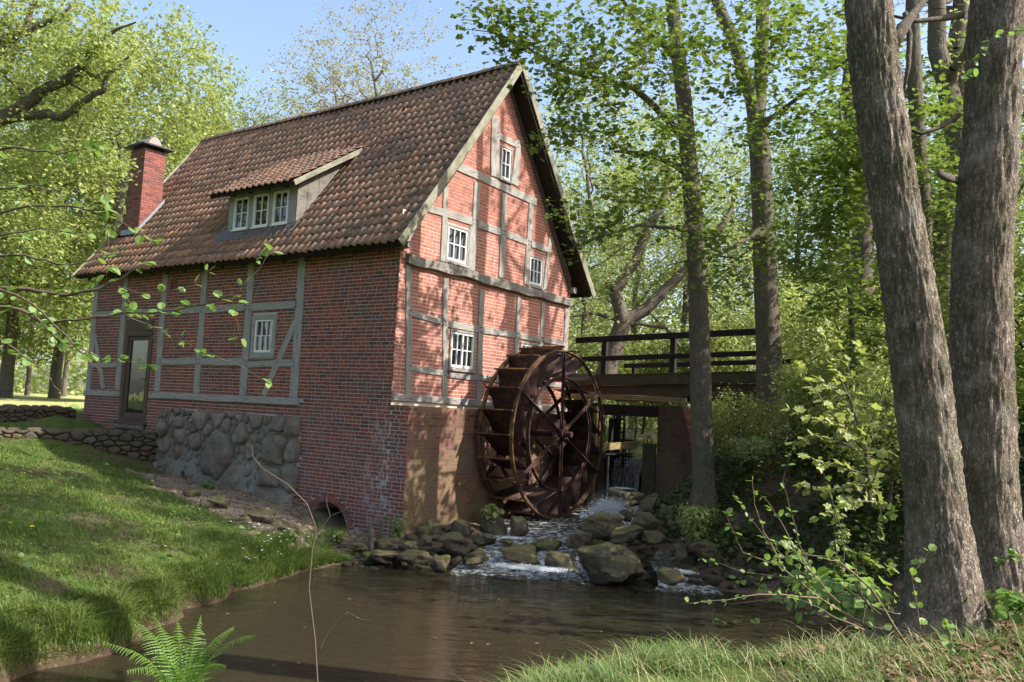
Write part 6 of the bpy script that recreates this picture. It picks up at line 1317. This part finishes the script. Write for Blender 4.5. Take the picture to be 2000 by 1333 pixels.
# ------------------------------------------------------------------ leafy shoots near the camera: every leaf a part
def leaf_mesh(tmpl, m, nm='leaf'):
    T, q, t3 = tmpl; me = bpy.data.meshes.new(nm); me.from_pydata([tuple(v) for v in T], [], q + t3); me.materials.append(m); return me
LM = {'ald': leaf_mesh((np.array([[0, 0, 0], [.30, .16, .07], [.44, .45, .08], [.36, .78, .05], [0, .98, -.04], [-.36, .78, .05], [-.44, .45, .08], [-.30, .16, .07], [0, .5, 0]]), [], [[i, (i + 1) % 8, 8] for i in range(8)]), M_LF_ALD), 'map': leaf_mesh(LOBE, M_LF_GRN)}
MAPB = leaf_mesh(LOBE, M_LF_MAP)
def shoots(name, label, cat, paths, Y, nleaf, size, lm, bark, seed, cluster=2, drop=.2, every=.07, group=None, skip=.15, base=None, fmin=0.1):
    """paths: list of ([(u,v,dy)], [radii])"""
    if name == 'alder_branch': paths = [([(-330, p[0][1] + 90, (4.6 - Y))] + list(p), [q[0] * 1.25] + list(q)) if p[0][0] < 0 else (p, q) for p, q in paths]
    r = random.Random(seed); P = [[at(u, v, Y + dy) for u, v, dy in p] for p, _ in paths]; b = P[0][0]; root = empty(name, Matrix.Translation(b), label=label, cat=cat, group=group); mb = MB(); spots = []
    for pts, (_, rads) in zip(P, paths):
        fine = []; fr = []
        for i in range(len(pts) - 1):
            for k in range(4): f = k / 4; fine.append(pts[i].lerp(pts[i + 1], f) + Vector((r.uniform(-1, 1), r.uniform(-1, 1), r.uniform(-1, 1))) * .006); fr.append(rads[i] * (1 - f) + rads[i + 1] * f)
        fine.append(pts[-1]); fr.append(rads[-1]); mb.tube([q - b for q in fine], fr, 6); L = sum((fine[i + 1] - fine[i]).length for i in range(len(fine) - 1)); s_ = fmin * L
        d_ = 0
        for i in range(len(fine) - 1):
            l_ = (fine[i + 1] - fine[i]).length
            while s_ < d_ + l_: spots.append((fine[i].lerp(fine[i + 1], (s_ - d_) / l_), (fine[i + 1] - fine[i]).normalized())); s_ += every * r.uniform(.6, 1.5)
            d_ += l_
        spots.append((fine[-1], (fine[-1] - fine[-2]).normalized()))
    mb.build('stem', bark, root, True); n = 0; r.shuffle(spots)
    for (p, t_) in spots:
        if r.random() < skip: continue
        for c in range(cluster):
            if n >= nleaf: break
            d = (t_ * .5 + Vector((r.gauss(0, .7), r.gauss(0, .7), r.gauss(0, .5) - drop * .2))).normalized(); up_ = Vector((r.gauss(0, .45), r.gauss(0, .45) - .3, 1)).normalized(); x_ = d.cross(up_).normalized(); up_ = x_.cross(d); s_ = size * r.uniform(.5, 1.15)
            M4 = Matrix((x_ * s_, d * s_, up_ * s_)).transposed().to_4x4(); M4.translation = p - b + d * .012; link('leaf', lm, None, root, M4); n += 1
    return root
b_ = at(-330, 900, 4.6); b_.z = gz1(b_.x, b_.y) - .1; at_ = empty('alder_tree', Matrix.Translation(b_), label='young alder stem just outside the left edge that carries the low branches', cat='tree')
MB().tube([(0, 0, 0), (.03, 0, 1.2), (-.02, .02, 2.6), (.03, 0, 4.2), (0, .05, 5.6)], [.075, .06, .05, .035, .015], 12, wob=.3).build('trunk', M_BARK_B, at_, True)
shoots('alder_branch', 'long alder branch crossing the mill wall from the left edge', 'branch', [([(-60, 592, 0), (40, 603, 0), (90, 632, .1), (170, 622, .1), (240, 612, .1), (320, 610, 0), (420, 590, -.1), (470, 565, -.1), (510, 520, -.1), (530, 492, -.1)], [.011, .010, .009, .007, .006, .005, .004, .003, .002, .0015]),
        ([(240, 614, 0), (320, 650, 0), (400, 690, 0), (470, 715, 0), (520, 745, 0)], [.004, .003, .003, .002, .001]), ([(60, 612, 0), (110, 660, 0), (200, 700, 0), (290, 712, 0)], [.006, .005, .003, .001]), ([(470, 565, -.1), (460, 620, 0), (468, 660, 0)], [.002, .0015, .001])], 4.6, 110, .052, LM['ald'], M_TWIG, 1, 2, every=.075, fmin=.15)
shoots('alder_branch', 'dark alder branch ending in a pale broken stick above the door', 'branch', [([(-60, 556, 0), (60, 566, 0), (130, 577, 0), (190, 566, 0), (225, 550, 0), (285, 512, 0)], [.013, .012, .010, .009, .007, .005]), ([(205, 556, 0), (290, 575, 0), (370, 560, 0), (420, 520, 0)], [.003, .0025, .002, .001]), ([(225, 550, 0), (260, 600, 0), (300, 640, 0)], [.003, .002, .001])], 4.9, 60, .052, LM['ald'], M_TWIG, 2, 2, every=.08, fmin=.2)
shoots('alder_branch', 'uppermost leafy alder twigs at the left edge beside the chimney', 'branch', [([(-60, 300, 0), (30, 290, 0), (110, 300, 0), (180, 290, 0)], [.008, .006, .004, .002]), ([(-60, 430, 0), (60, 400, 0), (150, 405, 0), (230, 430, 0), (300, 470, 0)], [.009, .007, .005, .003, .001]), ([(-60, 380, 0), (60, 360, 0), (120, 380, 0)], [.007, .005, .002]), ([(170, 250, 0), (205, 380, 0), (212, 470, 0), (208, 560, 0)], [.002, .002, .002, .001])], 4.4, 120, .06, LM['ald'], M_TWIG, 3, 2, every=.07)
shoots('alder_branch', 'tangle of leafy alder twigs at the left edge before the retaining wall', 'branch', [([(-60, 500, 0), (50, 500, 0), (130, 520, 0), (200, 500, 0), (270, 490, 0)], [.008, .006, .005, .003, .001]), ([(-60, 620, 0), (30, 680, 0), (100, 740, 0), (130, 790, 0)], [.008, .005, .003, .001]), ([(-60, 540, 0), (60, 590, 0), (150, 680, 0), (200, 730, 0)], [.009, .006, .004, .001]), ([(-60, 470, 0), (80, 445, 0), (170, 460, 0)], [.006, .004, .001])], 4.3, 130, .055, LM['ald'], M_TWIG, 4, 2, every=.07)
shoots('alder_shoot', 'leafy alder shoots arching over the water at the right', 'shrub', [([(1700, 1230, .3), (1600, 1168, 0), (1530, 1110, 0), (1492, 1040, 0), (1475, 985, 0), (1470, 935, 0)], [.010, .008, .006, .005, .003, .0015]), ([(1640, 1180, 0), (1560, 1090, 0), (1520, 1010, 0), (1490, 970, 0)], [.006, .005, .003, .001]), ([(1600, 1168, 0), (1500, 1160, -.2), (1420, 1172, -.3), (1330, 1180, -.3)], [.006, .005, .003, .0015]), ([(1530, 1110, 0), (1450, 1080, 0), (1415, 1000, 0)], [.004, .003, .001])], 6.6, 170, .060, LM['ald'], M_TWIGL, 5, 2, every=.08)
shoots('alder_shoot', 'second cluster of alder shoots before the two big trunks', 'shrub', [([(1790, 1290, 0), (1700, 1150, 0), (1640, 1098, 0), (1560, 1080, 0), (1520, 1090, 0)], [.009, .007, .005, .003, .0015]), ([(1690, 1230, 0), (1620, 1200, -.1), (1560, 1170, -.1)], [.005, .004, .002]), ([(1760, 1200, -.2), (1720, 1190, -.2), (1690, 1175, -.2)], [.003, .003, .001]), ([(1800, 1240, 0), (1780, 1130, 0), (1805, 1090, 0), (1825, 1065, 0)], [.004, .003, .002, .001])], 6.0, 110, .060, LM['ald'], M_TWIGL, 6, 2, every=.09)
shoots('alder_shoot', 'darker shoots rising behind the arching ones over the shore', 'shrub', [([(1620, 1190, 1.2), (1560, 1060, 1.2), (1530, 940, 1.2), (1545, 880, 1.2)], [.009, .007, .004, .002]), ([(1600, 1150, 1.2), (1500, 1060, 1.2), (1430, 960, 1.2)], [.007, .005, .002]), ([(1640, 1180, 1.2), (1650, 1060, 1.2), (1620, 960, 1.2), (1600, 900, 1.2)], [.008, .006, .004, .002]), ([(1560, 1130, 1.2), (1460, 1120, 1.2), (1370, 1090, 1.2)], [.006, .004, .002])], 7.6, 150, .065, LM['ald'], M_TWIG, 12, 2, every=.09)
shoots('alder_shoot', 'low tangle of shoots trailing into the dark water', 'shrub', [([(1740, 1230, .6), (1620, 1215, .6), (1500, 1225, .6), (1400, 1210, .6)], [.008, .006, .004, .002]), ([(1720, 1200, .6), (1640, 1140, .6), (1560, 1130, .6), (1480, 1150, .6)], [.007, .005, .003, .002]), ([(1680, 1220, .6), (1560, 1195, .6), (1440, 1130, .6)], [.006, .004, .002])], 6.6, 100, .055, LM['ald'], M_TWIG, 13, 2, every=.09)
shoots('alder_shoot', 'small leafy sprig before the right alder trunk', 'shrub', [([(2010, 1085, 0), (1985, 1085, 0), (1955, 1100, 0)], [.004, .003, .001]), ([(1860, 1290, 0), (1856, 1250, 0), (1848, 1225, 0)], [.003, .002, .001])], 5.6, 26, .065, LM['ald'], M_TWIGL, 7, 3, every=.05, skip=0, fmin=.3)
shoots('alder_sprig', 'sunlit sprig hanging before the upper right trunk', 'branch', [([(2010, 60, 0), (1960, 62, 0), (1925, 90, 0), (1900, 130, 0), (1880, 160, 0)], [.004, .003, .003, .002, .001])], 6.0, 26, .06, LM['ald'], M_TWIG, 8, 2, every=.05, skip=0)
shoots('alder_sprig', 'drooping leafy sprig in front of the right roof verge', 'branch', [([(1300, 330, 0), (1200, 360, 0), (1130, 400, 0), (1085, 415, 0), (1070, 430, 0)], [.004, .004, .003, .002, .001])], 11, 34, .10, LM['map'], M_TWIG, 9, 2, every=.12, skip=0, fmin=.2)
shoots('young_maple', 'bright young maple shrub on the bank left of the leaning alder', 'shrub', [([(1700, 990, 0), (1690, 880, 0), (1660, 780, 0), (1620, 700, 0), (1600, 650, 0)], [.03, .024, .016, .010, .004]), ([(1690, 880, 0), (1640, 830, -.2), (1590, 760, -.3), (1560, 720, -.3)], [.016, .012, .007, .003]), ([(1695, 930, 0), (1640, 910, -.2), (1590, 900, -.3), (1560, 890, -.3)], [.014, .010, .006, .002]), ([(1690, 860, 0), (1720, 780, 0), (1740, 700, 0), (1730, 640, 0)], [.014, .010, .006, .002]), ([(1698, 960, 0), (1720, 900, -.2), (1760, 870, -.2)], [.012, .008, .003]), ([(1640, 830, -.2), (1590, 820, -.4), (1540, 800, -.4)], [.006, .004, .002]), ([(1700, 980, 0), (1650, 980, -.3), (1600, 1010, -.4)], [.010, .006, .003]), ([(1660, 780, 0), (1690, 730, .2), (1680, 680, .2)], [.008, .005, .002])], 10.6, 290, .125, MAPB, M_BARK_F, 10, 3, every=.09, skip=0, fmin=.05)
shoots('young_maple', 'second bright young maple filling the gap before the slope', 'shrub', [([(1720, 1010, .4), (1700, 900, .4), (1640, 860, .3), (1580, 850, .2), (1545, 870, .2)], [.02, .016, .010, .006, .003]), ([(1700, 900, .4), (1650, 780, .3), (1600, 740, .3)], [.014, .010, .004]), ([(1710, 940, .4), (1660, 950, .3), (1600, 960, .2), (1560, 950, .2)], [.012, .008, .005, .003]), ([(1700, 870, .4), (1740, 820, .4), (1755, 760, .4)], [.010, .007, .003]), ([(1700, 900, .4), (1690, 820, .5), (1650, 700, .5), (1620, 640, .5)], [.012, .009, .006, .003]), ([(1660, 950, .3), (1640, 1000, .2), (1650, 1040, .2)], [.006, .004, .002])], 11.2, 290, .12, MAPB, M_BARK_F, 14, 4, every=.08, skip=0, fmin=.05)
shoots('young_maple', 'lower darker maple sapling behind the alder shoots', 'shrub', [([(1640, 1150, 0), (1630, 1050, 0), (1640, 980, 0)], [.012, .008, .003]), ([(1660, 1150, 0), (1700, 1060, 0), (1740, 1000, 0)], [.012, .008, .003]), ([(1620, 1150, 0), (1560, 1080, 0), (1520, 1060, 0)], [.010, .006, .003]), ([(1630, 1050, 0), (1680, 1090, 0), (1740, 1110, 0)], [.006, .004, .002])], 9.6, 130, .10, LM['map'], M_TWIG, 11, 3, every=.09, skip=0)
# bare brambly stems over the water at the right
for k, (lb, ps) in enumerate([('arching bare bramble stem left of the alder trunks', [(1700, 1190), (1640, 1090), (1560, 1082), (1500, 1098)]), ('bare reddish stem crossing low over the dark water', [(1760, 1240), (1690, 1165), (1560, 1165), (1420, 1180)]), ('two broken pale canes leaning out of the near grass', [(1475, 1290), (1495, 1240), (1510, 1215)]), ('long pale cane lying over the near bank edge', [(1490, 1300), (1530, 1262), (1560, 1238)]), ('thin curved stem beside the left shoots', [(1680, 1250), (1690, 1180), (1672, 1120), (1640, 1108)])]):
    q = [at(u, v, 6.9 + .1 * k) for u, v in ps]; f_ = []
    for i in range(len(q) - 1):
        for j in range(5): f_.append(q[i].lerp(q[i + 1], j / 5) + Vector((rnd.uniform(-.01, .01),) * 3))
    f_.append(q[-1]); tag(MB().tube(f_, [.009 * (1 - .7 * i / len(f_)) for i in range(len(f_))], 6).build('bramble_cane', M_TWIGL, None, True), lb, 'twig', 'bare stems on the right bank')
# the bare twig rising from the near bank in front of the culvert
SAP = .62
root = empty('bare_sapling', Matrix.Translation(at(622, 1420, 5.2)), label='thin bare sapling bending in front of the culvert and foundation', cat='sapling'); b = root.matrix_basis.translation.copy()
for i, (ps, rr) in enumerate([([(622, 1420), (620, 1333), (615, 1250), (603, 1150), (610, 1070), (618, 1035), (600, 985), (562, 947), (512, 915), (494, 892), (491, 870)], [.010, .010, .009, .008, .008, .007, .0065, .006, .005, .004, .002]), ([(619, 1040), (637, 1020), (645, 1008), (638, 985), (637, 968)], [.005, .004, .0035, .003, .001]), ([(645, 1008), (665, 1000), (680, 992)], [.003, .002, .001]), ([(622, 1275), (635, 1245), (660, 1210), (680, 1196)], [.006, .005, .004, .003]), ([(680, 1196), (700, 1208), (722, 1212)], [.003, .0025, .001])]):
    q = [at(u, v, 5.2) - b for u, v in ps]; f_ = []
    for a_, c_ in zip(q[:-1], q[1:]):
        for j in range(3): f_.append(a_.lerp(c_, j / 3))
    f_.append(q[-1]); MB().tube(f_, [SAP * np.interp(k, np.linspace(0, len(f_) - 1, len(rr)), rr) for k in range(len(f_))], 8).build('stem' if i == 0 else 'side_twig', M_TWIG, root, True)
# fern
fb = at(352, 1440, 4.75); fern = empty('fern', Matrix.Translation(fb), label='bright green fern in the bottom left foreground', cat='fern')
r = random.Random(4)
for (u, v, dy, arch) in [(205, 1256, -.1, .10), (252, 1204, .15, .10), (300, 1200, .2, .06), (345, 1204, .3, .05), (392, 1203, .25, .06), (455, 1225, .15, .10), (497, 1240, -.05, .12), (440, 1300, -.2, .12), (300, 1270, -.25, .08), (250, 1310, -.3, .12), (400, 1250, -.15, .05), (180, 1360, -.3, .14), (470, 1390, -.3, .14)]:
    tip = at(u, v, 4.75 + dy) - fb; L = tip.length; out = Vector((tip.x, tip.y, 0)).normalized(); up_ = Vector((0, 0, 1)); pts = []
    for i in range(37): f = i / 36; pts.append(tip * f + up_ * (arch * math.sin(math.pi * f) * 1.1) - out * (.25 * L * math.sin(math.pi * f) * .35))
    mb = MB(); mb.tube(pts, [.004 * (1 - .8 * i / 36) for i in range(37)], 4, cap=False)
    for i in range(4, 37):
        for sub_ in (0,):
            f = (i - sub_) / 36; p = pts[i].lerp(pts[i - 1], sub_); t_ = (pts[i] - pts[i - 1]).normalized(); sd_ = t_.cross(up_).normalized(); wl_ = .125 * math.sin(math.pi * min(1, f * .86 + .14)) ** .8 * (1 - f) ** .35 + .006; n_ = sd_.cross(t_)
            for sg in (-1, 1):
                d_ = (sd_ * sg * 1.0 + t_ * (.45 + r.uniform(-.12, .12)) - n_ * (.15 + r.uniform(-.2, .2))).normalized(); wl_ *= r.uniform(.82, 1.08); w_ = L / 36 * .30; m_ = 9; v = []
                for k in range(m_ + 1):
                    g_ = k / m_; c_ = p + d_ * wl_ * g_ - up_ * .02 * g_ * g_; ww = w_ * (1 - g_ * .85) * (1.2 if k % 2 else .55); v += [c_ - t_ * ww, c_ + t_ * ww]
                mb.add(v, [(2 * k, 2 * k + 1, 2 * k + 3, 2 * k + 2) for k in range(m_)])
    mb.build('frond', M_FERN, fern)
# small plants
def clump(name, label, cat, u, v, Y, rx, h, n, size, m, seed, tm=LEAF4, stems=14):
    c = at(u, v, Y); r = np.random.default_rng(seed); root = empty(name, Matrix.Translation(c), label=label, cat=cat); d = r.normal(size=(n, 3)) * np.array([rx, rx, 1]) * .5; d[:, 2] = h * r.random(n) ** .7; d[:, :2] *= (.5 + .7 * d[:, 2:3] / h)
    link('foliage', leaf_cloud('foliage', d, size, .4, tm, seed=seed), m, root); mb = MB()
    for k in range(stems): e = d[k]; mb.tube([(0, 0, 0), (e[0] * .5, e[1] * .5, e[2] * .7), tuple(e)], .004, 3, cap=False)
    mb.build('stems', M_TWIG, root); return root
clump('leafy_plant', 'yellow-green bushy plant growing on the rocks right of the cascade', 'plant', 1355, 1058, 14.8, .26, .58, 1700, .045, M_LF_MAP, 1, stems=40)
clump('leafy_plant', 'small green tuft at the foot of the boulder foundation', 'plant', 402, 965, 19.5, .16, .26, 420, .05, M_LF_GRN, 2)
clump('leafy_plant', 'green rosette on the boulder beneath the water wheel', 'plant', 960, 1012, 17.2, .16, .2, 60, .14, M_LF_MAP, 3)
clump('white_flowered_plant', 'white-flowered plant at the foot of the brick corner', 'plant', 775, 1050, 16.3, .18, .34, 360, .05, M_LF_GRN, 4)
clump('leafy_plant', 'dark herb before the culvert mouth', 'plant', 655, 1055, 15.8, .2, .16, 200, .05, M_LF_GRN, 5)
clump('leafy_plant', 'round-leaved marsh plants at the shaded right shore', 'plant', 1640, 1200, 8.2, .5, .3, 260, .11, M_LF_ALD, 6, LEAF6)
clump('leafy_plant', 'grey-green herb on the right bank below the thick forking trunk', 'plant', 1470, 900, 15.6, .5, .4, 700, .05, M_LF_PALE, 7)
clump('leafy_plant', 'low bright herb at the right edge beside the alder foot', 'plant', 1985, 1215, 6.5, .22, .22, 160, .07, M_LF_ALD, 8, LEAF6)
def flowers(name, label, pts, rad, m, n=6, kind=None, cat=None, group=None):
    mb = MB(); rr = random.Random(5)
    for p in pts:
        for k in range(n): a = k * 6.283 / n + rr.random(); q = Vector((math.cos(a), math.sin(a) * .9, rr.uniform(.1, .5))) * rad; s_ = Vector((-math.sin(a), math.cos(a), 0)) * rad * .5; mb.add([p, p + q * .6 + s_, p + q, p + q * .6 - s_], [(0, 1, 2, 3)])
    return tag(mb.build(name, m), label, cat, group, kind)
for i, (u, v, lb) in enumerate([(12, 893, 'dandelion highest up the lawn at the left edge'), (62, 1030, 'largest yellow dandelion low on the left lawn'), (240, 998, 'tall dandelion in the middle of the left lawn'), (323, 1068, 'dandelion nearest the white flowers'), (48, 925, 'small dandelion below the topmost one'), (105, 880, 'dandelion close to the dry-stone wall'), (20, 1022, 'dim dandelion at the left edge')]):
    d_ = ray(u, v); t_ = 6.0     # march to the ground
    while t_ < 26:
        p = Vector((0, 0, EYE)) + d_ * t_
        if p.z < gz1(p.x, p.y) + .06: break
        t_ += .05
    flowers('dandelion', lb, [p], .028 if i != 1 else .04, M_YEL, 9, None, 'flower', 'dandelions on the lawn')
r = random.Random(8); pts = []
for k in range(70):
    u, v = r.gauss(530, 38), r.gauss(1068, 14); p = pz(u, v, .36 + r.uniform(0, .12)); g_ = gz1(p.x, p.y); p.z = g_ + r.uniform(.10, .2)
    if g_ > .12: pts.append(p)
flowers('white_flowers', 'tiny white flowers in the grass at the water edge', pts, .026, M_WHT, 5, 'stuff')
pts = [at(775 + r.gauss(0, 12), 1025 + r.gauss(0, 10), 16.2) for _ in range(14)]; flowers('white_flowers', 'white blossom heads before the brick corner', pts, .03, M_WHT, 5, 'stuff')
